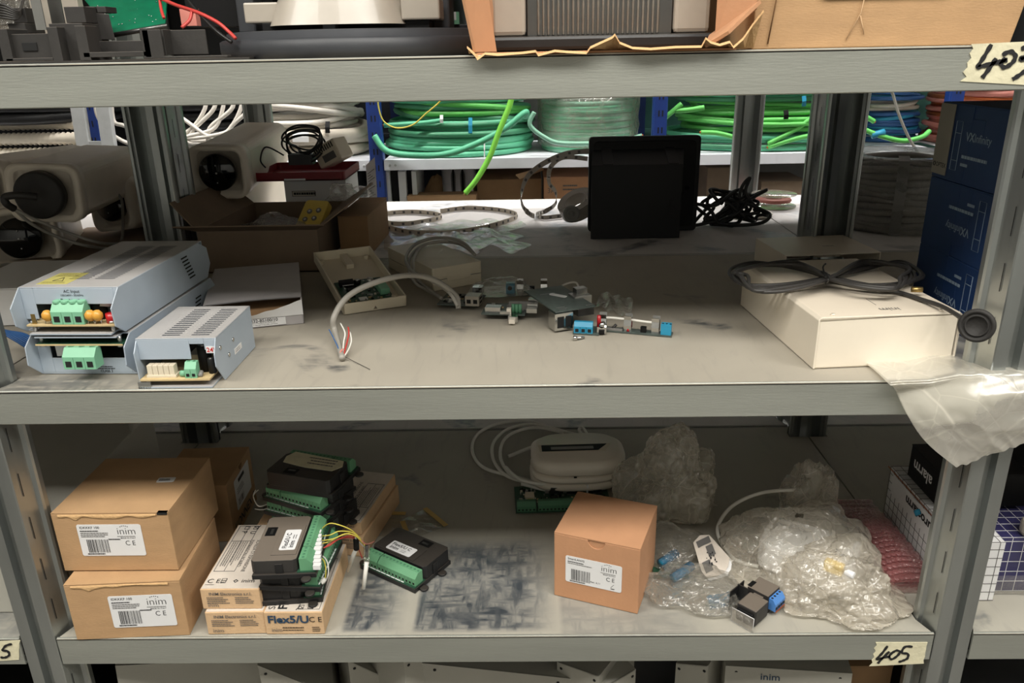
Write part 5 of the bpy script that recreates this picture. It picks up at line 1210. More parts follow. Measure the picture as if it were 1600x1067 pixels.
# ------------------------------------------------------------------ flat expansion board cartons
def flex_box(name, label, o, rz, D=.118, top='down', front=1, W=.0625, H=.0285):
    t = thing(name, label, 'box', o, rz, 'flat cartons for expansion boards')
    m = MB(); m.box(0, W, 0, D, 0, H, 'cardboard_pale'); part(t, 'body', m, .0009)
    m = MB()
    if top:
        m.M = Matrix.Translation((0, 0, H)); m.box(.0012, W-.001, .0012, D-.001, 0, .0004, 'print_paper')
        I = Matrix.Translation((0, 0, .0003))
        if top == 'down': R_ = lambda x, y: I @ Matrix.Translation((x, y, .0004)) @ Matrix.Rotation(-PI/2, 4, 'Z')
        else: R_ = lambda x, y: I @ Matrix.Translation((W-x, D-y, .0004)) @ Matrix.Rotation(PI/2, 4, 'Z')
        m.text('SMARTLIVING', .0105, 'ink', R_(.0515, D-.004), bold=.0, sx=1.1); m.text('FLEX5', .0135, 'ink', R_(.0390, D-.004), bold=.03, sx=1.05)
        m.text('SCHEDA DI ESPANSIONE', .0058, 'ink', R_(.0335, D-.032), sx=.92); m.text('EXPANSION BOARD', .0058, 'ink', R_(.0262, D-.032), sx=.95)
        m.text('U', .009, 'ink', R_(.0205, D-.014), bold=.01); m.text('P', .009, 'ink', R_(.0100, D-.014), bold=.01)
        for x in (.0205, .0100):
            q = [R_(x+.001, D-.005) @ V((a, b, 0)) for a, b in ((0, 0), (.0055, 0), (.0055, .0055), (0, .0055))]; m.tube(q, .0004, 'ink', 4, closed=True)
        q = R_(.0195, D-.004) @ V((.003, .005, 0)); m.tube([R_(.0215, D-.006) @ V((0, .001, 0)), R_(.0215, D-.006) @ V((.003, .004, 0)), R_(.0215, D-.006) @ V((-.003, .007, 0))], .0005, 'ink', 4)
        for a, b, c, d in ((.004, .030, .0265, .086), (.004, .086, .0265, D-.004)):
            for pa, pb in (((a, b), (c, b)), ((c, b), (c, d)), ((c, d), (a, d)), ((a, d), (a, b))):
                P = [V((x, y, .0006)) if top == 'down' else V((W-x, D-y, .0006)) for x, y in (pa, pb)]; m.tube(P, .0003, 'ink_grey', 4)
        P = [V((x, y, .0006)) if top == 'down' else V((W-x, D-y, .0006)) for x, y in ((.0150, .030), (.0150, D-.004))]; m.tube(P, .0003, 'ink_grey', 4)
        lines(m, R_(.003, D-.036), .0, .020, .046, 4, .0024, .0008, 21); lines(m, R_(.003, D-.036), .0, .009, .046, 3, .0024, .0008, 22)
        if top == 'down':
            m.text('C E', .0095, 'ink', T_(Matrix(), .0035, .010, .0008)); lines(m, T_(Matrix(), 0, 0, .0006), .0035, .0065, .012, 1, .002, .0007, 3); m.tube([(.0185, .010, .0006), (.0235, .010, .0006), (.0235, .017, .0006), (.0185, .017, .0006)], .0004, 'ink', 4, closed=True); lines(m, T_(Matrix(), 0, 0, .0006), .0185, .013, .005, 2, .003, .001, 2, 'ink')
            m.tube([(.034+.0022*math.cos(a*PI/2), .013+.0022*math.sin(a*PI/2), .0006) for a in range(4)], .0006, 'ink', 4, closed=True); m.text('inim', .0085, 'ink', T_(Matrix(), .0400, .0105, .0008))
    part(t, 'top_print', m)
    m = MB(); m.M = face((0, -.0004, 0), (1, 0, 0), (0, 0, 1)); I = Matrix()
    if front == 1:
        m.text('INIM Electronics s.r.l.', .0052, 'ink_grey', T_(I, .009, H-.0070), bold=.012); lines(m, I, .006, H-.0105, .025, 4, .0023, .0009, 31, 'ink_grey'); lines(m, I, .036, H-.0105, .020, 4, .0023, .0009, 32, 'ink_grey'); m.text('inim', .0070, 'ink_grey', T_(I, .006, .0032))
    else:
        m.text('Flex5/U', .0130, 'ink_blue', T_(I, .0035, H-.0130), bold=.03, sx=1.08); m.text('C E', .0095, 'ink', T_(I, .0475, H-.0120)); m.text('inim', .0068, 'ink_grey', T_(I, .0065, .0040)); lines(m, I, .0185, .0085, .026, 1, .002, .0011, 33, 'ink'); lines(m, I, .0185, .0055, .026, 1, .002, .0009, 34, 'ink'); lines(m, I, .050, .009, .009, 3, .0024, .0009, 35, 'ink')
    part(t, 'front_print', m)
    return t
flex_box('carton', 'flat printed carton, lower left one under the other flat carton', V((-.3440, .6750, Z6)), .02)
flex_box('carton', 'flat printed carton with checkbox marked U, upper left one of the flat cartons', V((-.3470, .6800, Z6+.0292)), .0, D=.120, H=.0250)
flex_box('carton', 'flat printed carton with large dark blue lettering on its front end, at the shelf edge', V((-.2815, .6748, Z6)), -.0, D=.122, top='up', front=2)
flex_box('carton', 'flat printed carton with upside down lettering under the rear stack of modules', V((-.265, .826, Z6+.0292)), -.20, D=.120, top='up', H=.0165)
flex_box('carton', 'flat carton lying under another flat carton, behind the front row', V((-.263, .822, Z6)), -.20, D=.125, top=None)
flex_box('carton', 'pale flat carton mostly hidden under the rear stack of modules', V((-.330, .812, Z6)), -.04, D=.115, top=None, H=.0456, W=.060)
# ------------------------------------------------------------------ black expansion modules
def module(label, loc, rz, ears=True, lab=True, tapelab=False, H=.0225, dusty=False, L=.086, flip=False, terms=True, grp='black expansion modules with green terminals'):
    t = thing('expansion_module', label, 'electronic module', loc, rz, grp); hm = 'black_dusty' if dusty else 'black_plastic'
    D = .066
    m = MB(); m.box(0, L, .0, D, 0, .0052, 'black_plastic')
    if ears:
        for x, y in ((-.0035, .010), (L+.0035, .045), (L+.0035, .012)):
            m.lathe([(.0022, 0), (.0052, 0), (.0052, .0022), (.0022, .0022)], 'black_plastic', 20, Matrix.Translation((x, y, 0)))
    part(t, 'base', m, .0005)
    m = MB(); m.box(.002, L-.001, .0008, .020, .0052, .0064, 'pcb_green'); lines(m, Matrix.Translation((0, 0, .0064)), .004, .0015, .078, 2, -.0022, .0014, 41, 'label_white'); part(t, 'circuit_board', m)
    m = MB(); m.prism([(.006, 0), (L-.004, 0), (L-.001, .004), (L-.001, .0435), (L-.004, .047), (.006, .047), (.003, .0435), (.003, .004)], .0052, H, hm, M=Matrix.Translation((0, .0195, 0)))
    m.box(L-.001, L+.0002, .034, .042, .0052, H-.004, 'black_plastic'); m.box(.0018, .0032, .034, .042, .0052, H-.004, 'black_plastic')
    hs = part(t, 'housing', m, .0008)
    m = MB(); m.box(.012, .066, .0215, .048, H, H+.0006, hm); part(t, 'raised_cover', m, .0003)
    m = MB(); m.box(.048, .064, .052, .063, H-.001, H+.0003, 'matt_black'); m.box(.051, .060, .055, .058, H+.0003, H+.0008, 'steel_dark'); part(t, 'socket_opening', m)
    if terms:
        m = MB(); term_block(m, .0035, .0035, .0064, 4, .0053, .0135, .0150, 'green_terminal_module', hole=.5); part(t, 'terminal_block', m, .0003)
        m = MB(); term_block(m, .0262, .0035, .0064, 11, .00525, .0135, .0150, 'green_terminal_module', hole=.5); part(t, 'terminal_block', m, .0003)
    if lab:
        m = MB(); m.M = Matrix.Translation((.020, .0245, H+.0006)); sheet(m, Matrix(), .037, .017, r=.002); m.text('Flex5/U C', .0068, 'ink', T_(Matrix(), .0025, .0095), bold=.02); m.text('inim', .0075, 'ink', T_(Matrix(), .0035, .0030), bold=.02); lines(m, Matrix(), .020, .0055, .008, 2, .0025, .0009, 6); part(t, 'type_label', m)
    if tapelab:
        m = MB(); rr = random.Random(3); P = [(.008, .022), (.075, .017), (.080, .030), (.076, .043), (.045, .047), (.010, .046), (.003, .034)]
        m.prism(P, H+.0006, H+.0011, 'tape_cream'); lines(m, Matrix.Translation((0, 0, H+.0009)), .014, .036, .040, 3, .006, .0022, 9, 'ink_grey'); part(t, 'tape_label', m)
    return t
E1 = ZB+.0006
module('black module with green terminals lying alone on the bottom shelf, white type label', G(563, 889, ZB)+V((0, 0, .0006)), -.58)
z = E1+.0292
module('black module, lowest of the front stack on the flat cartons', V((-.2215, .690, z)), PI/2+.10, lab=False, H=.0205)
module('black module, middle one of the front stack, wires plugged at its side', V((-.2195, .679, z+.0212)), PI/2-.06, lab=False, H=.0205)
S1 = module('brownish-lit black module with white type label, topmost of the front stack', V((-.2205, .6755, z+.0424)), PI/2+.05, H=.0205, dusty=True)  # brownish light on this housing is put in through the dusty material
z2 = E1+.0462
module('black module at the bottom of the rear stack behind the front stack', V((-.3130, .8060, z2)), -.38, lab=False, H=.0205)
module('black module with thin wires in its terminals, second from below in the rear stack', V((-.3150, .8020, z2+.0212)), -.41, lab=False, H=.0205)
module('black module with two green terminal rows, under the taped one in the rear stack', V((-.3125, .7980, z2+.0424)), -.45, lab=False, H=.0205)
mt_ = module('black module with a masking tape label, topmost of the rear stack', V((-.2010, .8280, z2+.0636)), PI-.30, lab=False, tapelab=True, H=.0225)
# white connectors, wires and labelled tails
hs = thing('wiring_harness', 'yellow and red wires from white connectors on the front stack to two labelled tails', 'wires', V((-.214, .72, z+.050)))
def H_(mb): mb.v = [p-hs.location for p in mb.v]; return mb
S1z = z+.0424+.010
def Pz(px, py, zz): return G(px, py, zz)
m = MB()
for k in range(5): p = Pz(497, 832+k*6.5, S1z+.006); m.box(p.x-.004, p.x+.0035, p.y-.0028, p.y+.0028, p.z-.003, p.z+.002, 'label_white')
part(hs, 'white_connector', H_(m)); m = MB()
for k in range(4): p = Pz(496, 866+k*6, S1z+.004); m.box(p.x-.004, p.x+.0035, p.y-.0026, p.y+.0026, p.z-.003, p.z+.002, 'label_white')
part(hs, 'white_connector', H_(m))
for mt2, pts in (('yellow_wire', [(498, 832, .90), (510, 820, .915), (522, 818, .918), (545, 826, .91), (560, 838, .895), (568, 850, .88)]), ('yellow_wire', [(498, 838, .90), (515, 836, .91), (530, 830, .912), (550, 832, .905), (562, 842, .893), (570, 852, .88)]),
                 ('yellow_wire', [(498, 845, .90), (520, 842, .905), (540, 834, .907), (556, 838, .90), (566, 848, .886)]), ('yellow_wire', [(498, 850, .90), (515, 846, .90), (530, 838, .903), (548, 832, .905)]),
                 ('red_wire', [(505, 856, .90), (515, 852, .90), (530, 842, .90), (550, 837, .897), (564, 845, .885), (576, 853, .87)]), ('red_wire', [(505, 857, .895), (520, 846, .898), (540, 840, .897), (558, 842, .89), (570, 852, .878)]),
                 ('pink_wire', [(552, 834, .90), (560, 840, .895), (572, 850, .88), (585, 846, .86)]), ('white_wire', [(498, 866, .895), (508, 872, .892), (513, 885, .888), (512, 900, .88), (506, 912, .87)]), ('yellow_wire', [(498, 870, .895), (506, 876, .892), (509, 890, .888), (508, 905, .878)]),
                 ('red_wire', [(553, 838, .895), (558, 850, .87), (562, 862, .85), (566, 872, .84)]), ('white_wire', [(555, 840, .895), (566, 852, .87), (572, 856, .86)])):
    m = MB(); m.tube(spline([Pz(*q) for q in pts], 7), .0007, mt2, 6); part(hs, mt2, H_(m))
m = MB(); m.tube([Pz(556, 838, .893), Pz(557, 858, .875)], .0032, 'matt_black', 10); part(hs, 'black_sleeve', H_(m))
m = MB(); m.tube([Pz(573, 852, .875), Pz(573, 880, .855)], .0034, 'clear_case', 10); m.tube([Pz(573, 852, .877), Pz(573, 870, .862)], .0018, 'dark_wire', 8); part(hs, 'shrink_sleeve', H_(m))
m = MB(); m.tube([Pz(557, 856, .872), Pz(552, 868, .86), Pz(544, 893, .832)], [.0022, .0026, .0016], 'white_wire', 10); m.tube([Pz(573, 878, .862), Pz(568, 920, .832)], [.0026, .0022], 'white_wire', 10); part(hs, 'white_tail', H_(m))
m = MB(); m.tube([Pz(508, 904, .880), Pz(494, 921, .868)], [.0024, .0016], 'white_wire', 10); part(hs, 'white_tail', H_(m))
m = MB()
for q in range(2): m.tube(spline([G(400+4*q, 765, z2+.045), G(396, 775, z2+.04), G(403, 790, z2+.035), G(414, 789, z2+.032), G(424+8*q, 782, z2+.030)], 6), .0006, 'white_wire', 6)
m.tube(spline([G(398, 795, z2+.03), G(412, 796, z2+.028), G(430, 788, z2+.030)], 6), .0007, 'grey_wire', 6)
solo('wires', m, 'thin pale wires leaving the left end of the rear module stack', 'wires')
# flat clear bags with amber strips behind the lone module
for (pts, lab_) in (([(572, 838), (632, 838), (634, 803), (586, 802)], 'flat clear bag with amber edge strip behind the lone module, left one'), ([(640, 845), (697, 822), (664, 795), (628, 812)], 'flat clear bag with amber edge strips, right of the other clear bag')):
    t = thing('plastic_bag', lab_, 'plastic bag', G(pts[0][0], pts[0][1], Z6)); c = [G(a, b, Z6+.0008)-t.location for a, b in pts]
    m = MB(); m.grid(lambda u, v: c[0].lerp(c[1], u).lerp(c[3].lerp(c[2], u), v)+V((0, 0, .0025*max(0, noise.noise(V((u*6, v*5, pts[0][0])))))), 16, 12, 'film_sheet'); part(t, 'film', m)
    m = MB(); e = [(c[3], c[2])] if pts[0][0] < 600 else [(c[1], c[2]), (c[3].lerp(c[0], .1), c[0])]
    for a, b in e: m.tube([a+V((0, 0, .001)), b+V((0, 0, .001))], [(.0004, .0032)]*2, 'amber_edge', 4, flat=(0, 0, 1))
    part(t, 'amber_strip', m)
# ================================================================== bottom shelf, centre and right
a0, a1 = G(866, 930, ZB), G(996, 960, ZB); o, a, l = fr(a0, a1)
k4 = kraft('carton', 'orange-brown square carton with thumb notch and white barcode label, front centre right', o+V((0, 0, .0006)), a, l, .090, .0835, mt='cardboard_red', notch=(l*.5, .0095))
inim_label(k4, l*.14, .023, l*.665, .034, 0, rev=True, title='SmartLAN/G')
# keypad-like white shells with cable ring
pc = G(898, 735, ZB); t = thing('wall_keypad', 'white oval wall unit with a dark window, lying on a ring of grey cable', 'keypad', V((.066, .990, ZB+.010)), .04, rx=.03)
def oval(m, w_, d, z0, z1, mt, e=.62, top=1.0, n=56):
    def ring(k, z): return [V((w_/2*k*math.copysign(abs(math.cos(2*PI*i/n))**e, math.cos(2*PI*i/n)), d/2*k*math.copysign(abs(math.sin(2*PI*i/n))**e, math.sin(2*PI*i/n)), z)) for i in range(n)]
    R_ = [ring(.965, z0), ring(1, z0+.003), ring(1, z1-.006), ring(.975*top, z1-.002), ring(.93*top, z1)]; vs = [p for r in R_ for p in r]; fs = []
    for i in range(len(R_)-1):
        for k in range(n): fs.append((i*n+k, i*n+(k+1) % n, (i+1)*n+(k+1) % n, (i+1)*n+k))
    fs.append(tuple(range(n))[::-1]); fs.append(tuple((len(R_)-1)*n+k for k in range(n))); m.add(vs, fs, mt, True)
m = MB(); oval(m, .128, .095, 0, .011, 'white_plastic'); part(t, 'back_shell', m)
m = MB(); oval(m, .126, .093, .0115, .021, 'white_plastic'); part(t, 'middle_shell', m)
m = MB(); m.M = Matrix.Translation((.004, .004, .0215)); oval(m, .132, .094, 0, .020, 'white_plastic', top=.93); part(t, 'front_shell', m)
m = MB(); P = [(-.050, -.008), (.042, -.008), (.052, .012), (-.052, .012)]; m.prism(P, .0410, .0419, 'ivory_plastic'); P = [(-.047, -.0065), (.032, -.0065), (.046, .0105), (-.047, .0105)]; m.prism(P, .0419, .0423, 'matt_black'); m.box(-.034, .026, -.003, .004, .0423, .0428, 'grey_plastic'); part(t, 'window', m)
m = MB(); m.box(-.006, -.002, -.0476, -.046, .0225, .0245, 'slot_dark'); part(t, 'release_slot', m)
m = MB()
for k, pts in enumerate(([(845, 755), (800, 744), (755, 730), (738, 705), (745, 680), (775, 663), (820, 657), (850, 665), (885, 675)], [(860, 758), (810, 750), (785, 738), (770, 715), (772, 690), (795, 670), (830, 663), (870, 672), (905, 680)], [(880, 758), (820, 752), (795, 738), (782, 715), (786, 690), (805, 675), (840, 668), (880, 676)],
                         [(900, 752), (860, 757), (815, 750), (790, 730)], [(912, 683), (905, 672), (910, 668), (918, 680)])):
    m.tube(spline([G(x, y, Z6+.003+.0045*k) for x, y in pts], 8), .0026, 'white_wire', 8)
m.tube(spline([V((-.03, 1.05, Z6+.006)), V((.03, 1.09, Z6+.006)), V((.10, 1.08, Z6+.006)), V((.13, 1.02, Z6+.006)), V((.10, .97, Z6+.006)), V((.04, .95, Z6+.006)), V((-.01, .97, Z6+.006))], 8), .0028, 'white_wire', 8)
solo('cable', m, 'rings of grey cable on the shelf under the white oval wall unit', 'cable')
# large green board in front of it
a0, a1 = G(806, 805, ZB), G(957, 800, ZB); o, a, l = fr(a0, a1); t = thing('circuit_board', 'long green circuit board with a row of green terminals behind the orange-brown carton', 'circuit board', o+V((0, 0, .0006)), a)
m = MB(); m.box(0, l, 0, .066, .002, .0036, 'pcb_green'); [m.cyl((x, y, 0), (x, y, .002), .003, 'solder', 10) for x in (.006, l-.006) for y in (.006, .060)]; part(t, 'board', m)
m = MB(); term_block(m, .002, .001, .0036, 5, .0050, .010, .013, 'green_terminal_dark', hole=.5); part(t, 'terminal_block', m, .0003)
m = MB(); term_block(m, .0300, .001, .0036, 19, .0050, .010, .013, 'green_terminal_dark', hole=.5); part(t, 'terminal_block', m, .0003)
m = MB(); scatter_parts(m, .004, l-.004, .016, .062, .0036, 90, 13, .003); chip(m, .072, .040, .0036, .020, .012, .004); chip(m, .108, .038, .0036, .012, .012, .006); m.box(.014, .026, .020, .034, .0036, .014, 'ivory_plastic'); m.box(.016, .024, .0195, .020, .006, .012, 'label_yellow'); m.box(.048, .058, .018, .024, .0036, .013, 'matt_black'); m.cyl((.100, .040, .0036), (.100, .040, .018), .0016, 'label_white', 10); part(t, 'components', m)
m = MB(); m.box(.042, .072, .044, .050, .0036, .006, 'solder'); m.prism([(.047, .006), (.067, .006), (.064, .015), (.050, .015)], .040, .050, 'steel_dark', 'y'); part(t, 'serial_connector', m, .0005)
# crumpled bags
def tallbag(c, rx, ry, h, mt, seed, amp, n=170, m2=110, lean=(0, 0)): return blob(c, rx, ry, h, mt, seed, amp, n, m2, lean=lean)
def bagthing(label, loc, films, extra=()):
    t = thing('plastic_bag', label, 'plastic bag', loc)
    for f in films: f.v = [p-t.location for p in f.v]; part(t, 'film', f)
    return t
bagthing('crumpled frosted plastic bag standing behind the orange-brown carton', V((.19, .93, Z6)), [tallbag((.185, .925, Z6), .066, .058, .088, 'film_bag', 3, .34), tallbag((.205, .945, Z6), .048, .040, .066, 'film_bag', 14, .40)])
bagthing('large crumpled translucent bag with white and yellow things inside, front right of the bottom shelf', V((.32, .79, Z6)), [tallbag((.316, .797, Z6), .080, .080, .058, 'film_bag', 8, .28, lean=(0, 0)), tallbag((.345, .735, Z6), .062, .058, .046, 'film_bag', 22, .36)])
bagthing('clear crumpled bag standing behind the large bag near the pink bubble wrap', V((.385, .87, Z6)), [tallbag((.362, .872, Z6), .038, .044, .078, 'film_bag', 27, .42), tallbag((.372, .800, Z6), .026, .050, .034, 'film_clear', 5, .35)])
t = thing('white_case', 'white rounded plastic case seen through the large translucent bag', 'case', V((.27, .775, Z6+.004)), -.55)
m = MB(); m.prism(rrect(.105, .070, .014, 6, .045, .035), 0, .034, 'label_white'); part(t, 'shell', m, .004)
t = thing('yellow_connector', 'small yellow connector showing through the large translucent bag', 'connector', G(1302, 893, Z6+.04), -.7)
m = MB(); m.prism(rrect(.020, .010, .002), 0, .012, 'yellow_card'); m.cyl((.012, 0, .006), (.022, -.002, .006), .004, 'label_white', 12); part(t, 'body', m, .001)
m = MB(); m.tube(spline([G(1245, 765, Z6+.06), G(1190, 770, Z6+.045), G(1145, 790, Z6+.03), G(1122, 822, Z6+.012), G(1128, 850, Z6+.006), G(1150, 875, Z6+.004), G(1185, 885, Z6+.004)], 10), .0023, 'white_wire', 8)
solo('cable', m, 'white cable curving out of the large translucent bag at its left', 'cable')
# flat clear bag with electronics, front
t = bagthing('flat clear bag with bluish foil and green parts, lying in front of the printed cards', V((.18, .74, Z6)), [tallbag((.186, .742, Z6), .052, .038, .012, 'film_clear', 33, .40, n=70, m2=40), tallbag((.205, .722, Z6), .030, .026, .014, 'film_clear', 36, .40, n=60, m2=36)])
m = MB(); m.grid(lambda u, v: V((.196+.030*u, .704+.022*v+.008*u, Z6+.004+.006*abs(noise.noise(V((u*4, v*4, 3))))))-t.location, 14, 12, 'film_blue'); part(t, 'blue_foil', m)
t = bagthing('clear bag with two blue capsules on a green board, beside the orange-brown carton', V((.165, .83, Z6)), [tallbag((.172, .822, Z6), .036, .044, .020, 'film_clear', 44, .40, n=70, m2=40)])
m = MB(); p = G(1050, 895, Z6+.002)-t.location; m.box(p.x-.022, p.x+.018, p.y-.010, p.y+.016, p.z, p.z+.0016, 'pcb_green'); part(t, 'circuit_board', m)
for x, y, x2, y2 in ((1032, 880, 1056, 864), (1052, 903, 1080, 884)):
    m = MB(); m.tube([G(x, y, Z6+.010)-t.location, G(x2, y2, Z6+.010)-t.location], .0055, 'film_blue', 14); m.tube([G(x, y, Z6+.010)-t.location, G(x2, y2, Z6+.010)-t.location], .0045, 'blue_part', 14); part(t, 'blue_capsule', m)
# printed folded cards
t = thing('printed_card', 'stack of curved printed cards with grey blocks and black figures, between the bags', 'card', G(1105, 895, Z6), 0)
ang = .52; c0 = [G(1083, 848, Z6+.022), G(1108, 836, Z6+.026), G(1140, 872, Z6+.012), G(1132, 895, Z6+.006), G(1104, 903, Z6+.004), G(1096, 893, Z6+.006)]
def card(dz, dx, mt):
    m = MB(); pts = [p-t.location+V((dx, -dx*.5, dz)) for p in c0]; sp = []
    A_, B_, C_, D2, E_, F_ = pts
    n_ = (B_-A_).cross(E_-A_).normalized(); n_ = n_ if n_.z > 0 else -n_
    ring = [A_, A_.lerp(B_, .5)-(E_-A_)*.10, B_, C_, C_.lerp(D2, .5)+(C_-B_)*.05, D2, D2.lerp(E_, .5)+(E_-A_)*.03, E_, F_]
    k = len(ring); m.add(ring+[p+n_*.0006 for p in ring], [tuple(range(k))[::-1], tuple(range(k, 2*k))]+[(i, (i+1) % k, k+(i+1) % k, k+i) for i in range(k)], mt)
    return m, A_, B_, E_, n_
m, *_r = card(-.003, .003, 'label_white'); part(t, 'card', m); m, A_, B_, E_, n_ = card(0, 0, 'print_paper')
part(t, 'card', m)
m = MB(); X_ = (B_-A_); Y_ = (E_-A_)
def cp(u, v): return A_+X_*u+Y_*v+n_*.0010
for a, b, c, d in ((.55, .95, .25, .55), (.05, .50, .60, .90), (.15, .95, .02, .2)): m.add([cp(a, c), cp(b, c), cp(b, d), cp(a, d)], [(0, 1, 2, 3)], 'ink_grey')
rr = random.Random(2)
for i in range(26):
    u, v = rr.uniform(.35, .8), rr.uniform(.35, .75); s = rr.uniform(.03, .09); m.add([cp(u, v)+n_*.0002, cp(u+s, v)+n_*.0002, cp(u+s*.6, v+s*.6)+n_*.0002, cp(u-s*.2, v+s*.5)+n_*.0002], [(0, 1, 2, 3)], 'ink')
part(t, 'print', m)
# black relay-like connector block
t = thing('connector_block', 'black connector block with clear window and blue screw terminals, front right', 'connector', G(1174, 982, ZB)+V((-.012, .016, .0008)), -.80); t.scale = (.82, .82, .82)
m = MB(); m.box(0, .028, -.002, .030, .002, .026, 'black_dusty'); m.box(.002, .026, -.007, -.002, .004, .022, 'matt_black'); part(t, 'housing', m, .002)
m = MB(); m.box(-.006, .024, .034, .064, 0, .028, 'black_dusty'); m.box(.004, .018, .030, .036, .004, .024, 'black_dusty'); m.box(-.008, -.002, .036, .050, .028, .0284, 'matt_black'); part(t, 'housing', m, .0012)
m = MB(); m.box(-.016, -.0145, .006, .040, .0, .030, 'black_plastic'); m.box(-.016, .0, .0245, .026, .0, .032, 'black_plastic'); part(t, 'fin', m, .0005)
m = MB(); m.box(-.002, .030, -.0105, -.0095, .0, .0215, 'clear_case'); m.tube([(-.002, -.010, 0), (.030, -.010, 0), (.030, -.010, .0215), (-.002, -.010, .0215)], .0006, 'label_white', 4, closed=True); [m.cyl((.009+.010*i, -.0095, .011), (.009+.010*i, -.003, .011), .0042, 'grey_plastic', 16) for i in range(2)]; part(t, 'clear_window', m)
m = MB(); m.M = Matrix.Translation((.0245, .036, 0)) @ Matrix.Rotation(PI/2, 4, 'Z') @ Matrix.Translation((0, -.006, 0)); term_block(m, .0, -.004, .008, 4, .0062, .010, .017, 'blue_terminal', hole=.75); m.box(.001, .024, -.0050, -.0042, .0065, .0090, 'copper'); part(t, 'terminal_block', m, .0003)
# ================================================================== right neighbour bay, bottom shelf
t = thing('bubble_wrap_pouch', 'pink bubble wrap pouch lying behind the right front upright', 'bubble wrap', V((.40, .73, Z6)))
def bw(u, v):
    x = .402+.054*u-.004*v; y = .735+.175*v; z_ = Z6+.012+.013*math.sin(PI*min(1, v*1.1+.05))**.6*math.sin(PI*(.1+.8*u))
    return V((x, y, z_))
m = MB(); m.grid(lambda u, v: bw(u, v)-t.location, 20, 40, 'film_pink'); m.grid(lambda u, v: V((bw(u, v).x, bw(u, v).y, Z6+.0006))-t.location, 8, 10, 'film_pink')
m.grid(lambda u, v: (bw(u, 0)-V((0, 0, (bw(u, 0).z-Z6-.0006)*v))+V((0, -.002*math.sin(PI*v), 0)))-t.location, 20, 4, 'film_pink'); m.grid(lambda u, v: (bw(0, u)-V((0, 0, (bw(0, u).z-Z6-.0006)*v)))-t.location, 40, 4, 'film_pink')
part(t, 'film', m)
m = MB()
for i in range(9):
    for j in range(20):
        u = (i+.5+.5*(j % 2))/9.5; v = (j+.5)/20; p = bw(u, v)-t.location; q = [( .0036*math.cos(f), .0036*math.sin(f)) for f in ()]
        m.lathe([(.0040, 0), (.0037, .0016), (.0024, .0026), (.0001, .0029)], 'film_pink', 10, Matrix.Translation(p))
part(t, 'bubbles', m)['kind'] = 'stuff'
m = MB(); m.box(.010, .046, .02, .16, .002, .009, 'pink_foam'); part(t, 'padding', m, .002)
def gridbox(name, label, o, W, D, H, base, gl, stp=.012, rz=0):
    t = thing(name, label, 'box', o, rz); m = MB(); m.box(0, W, 0, D, 0, H, base); part(t, 'body', m, .0006)
    m = MB(); e = .0004
    k = 0
    while k*stp < W: m.box(k*stp, k*stp+.0005, -e, 0, 0, H, gl); m.box(k*stp, k*stp+.0005, 0, D, H, H+e, gl); k += 1
    k = 0
    while k*stp < H: m.box(0, W, -e, 0, k*stp, k*stp+.0005, gl); m.box(-e, 0, 0, D, k*stp, k*stp+.0005, gl); k += 1
    k = 0
    while k*stp < D: m.box(0, W, k*stp, k*stp+.0005, H, H+e, gl); m.box(-e, 0, k*stp, k*stp+.0005, 0, H, gl); k += 1
    part(t, 'printed_grid', m); return t
g1 = gridbox('carton', 'navy blue carton printed with a white grid, right of the right front upright', V((.515, .738, Z6)), .20, .15, .070, 'navy_card', 'label_white', .013)
m = MB(); m.M = Matrix.Translation((0, -.003, 0)); m.grid(lambda u, v: V((-.002+.2*u, -.004-.004*abs(noise.noise(V((u*14, v*3, 2)))), .002+.024*v)), 40, 8, 'film_clear'); part(g1, 'film_wrap', m)
g2 = gridbox('carton', 'white carton printed with a fine grid and upside down lettering, beside the bubble wrap', V((.4605, .722, Z6)), .050, .165, .075, 'label_white', 'ink_grey', .011)
m = MB(); m.M = face((-.0008, 0, .075), (0, 1, 0), (0, 0, -1)); m.box(.02, .155, .005, .032, .0001, .0003, 'label_white'); m.text('neuroalarm', .0165, 'ink', T_(Matrix(), .036, .012, .0006), bold=.03, sx=1.05); m.cyl((.0815, .0175, .0003), (.086, .014, .0009), .0048, 'blue_part', 16); m.box(.02, .17, .0020, .0032, .0002, .0006, 'copper'); part(g2, 'lettering', m)
t = simple_box('carton', 'small black carton with upside down white lettering, on the white grid carton', 'box', V((.470, .790, Z6+.0765)), 0, .10, .075, .042, 'matt_black')
m = MB(); m.M = face((-.0006, 0, .042), (0, 1, 0), (0, 0, -1)); m.text('alarm', .020, 'label_white', T_(Matrix(), .018, .014), bold=.02); part(t, 'lettering', m)
t = thing('device_case', 'long pale grey plastic device with rounded end on the navy carton, right picture edge', 'device', V((.585, .745, Z6+.0712)), .45)
m = MB(); m.prism(rrect(.13, .05, .012, 5, .02, .0), 0, .018, 'warm_grey_plastic'); part(t, 'case', m, .004)
t = simple_box('carton', 'black flat carton behind the pale grey device at the right picture edge', 'box', V((.62, .76, Z6+.0900)), .15, .12, .12, .030, 'black_plastic')
simple_box('carton', 'pale grey carton on top of the black flat carton at the right picture edge', 'box', V((.625, .765, Z6+.1206)), .15, .12, .10, .022, 'grey_plastic_card')
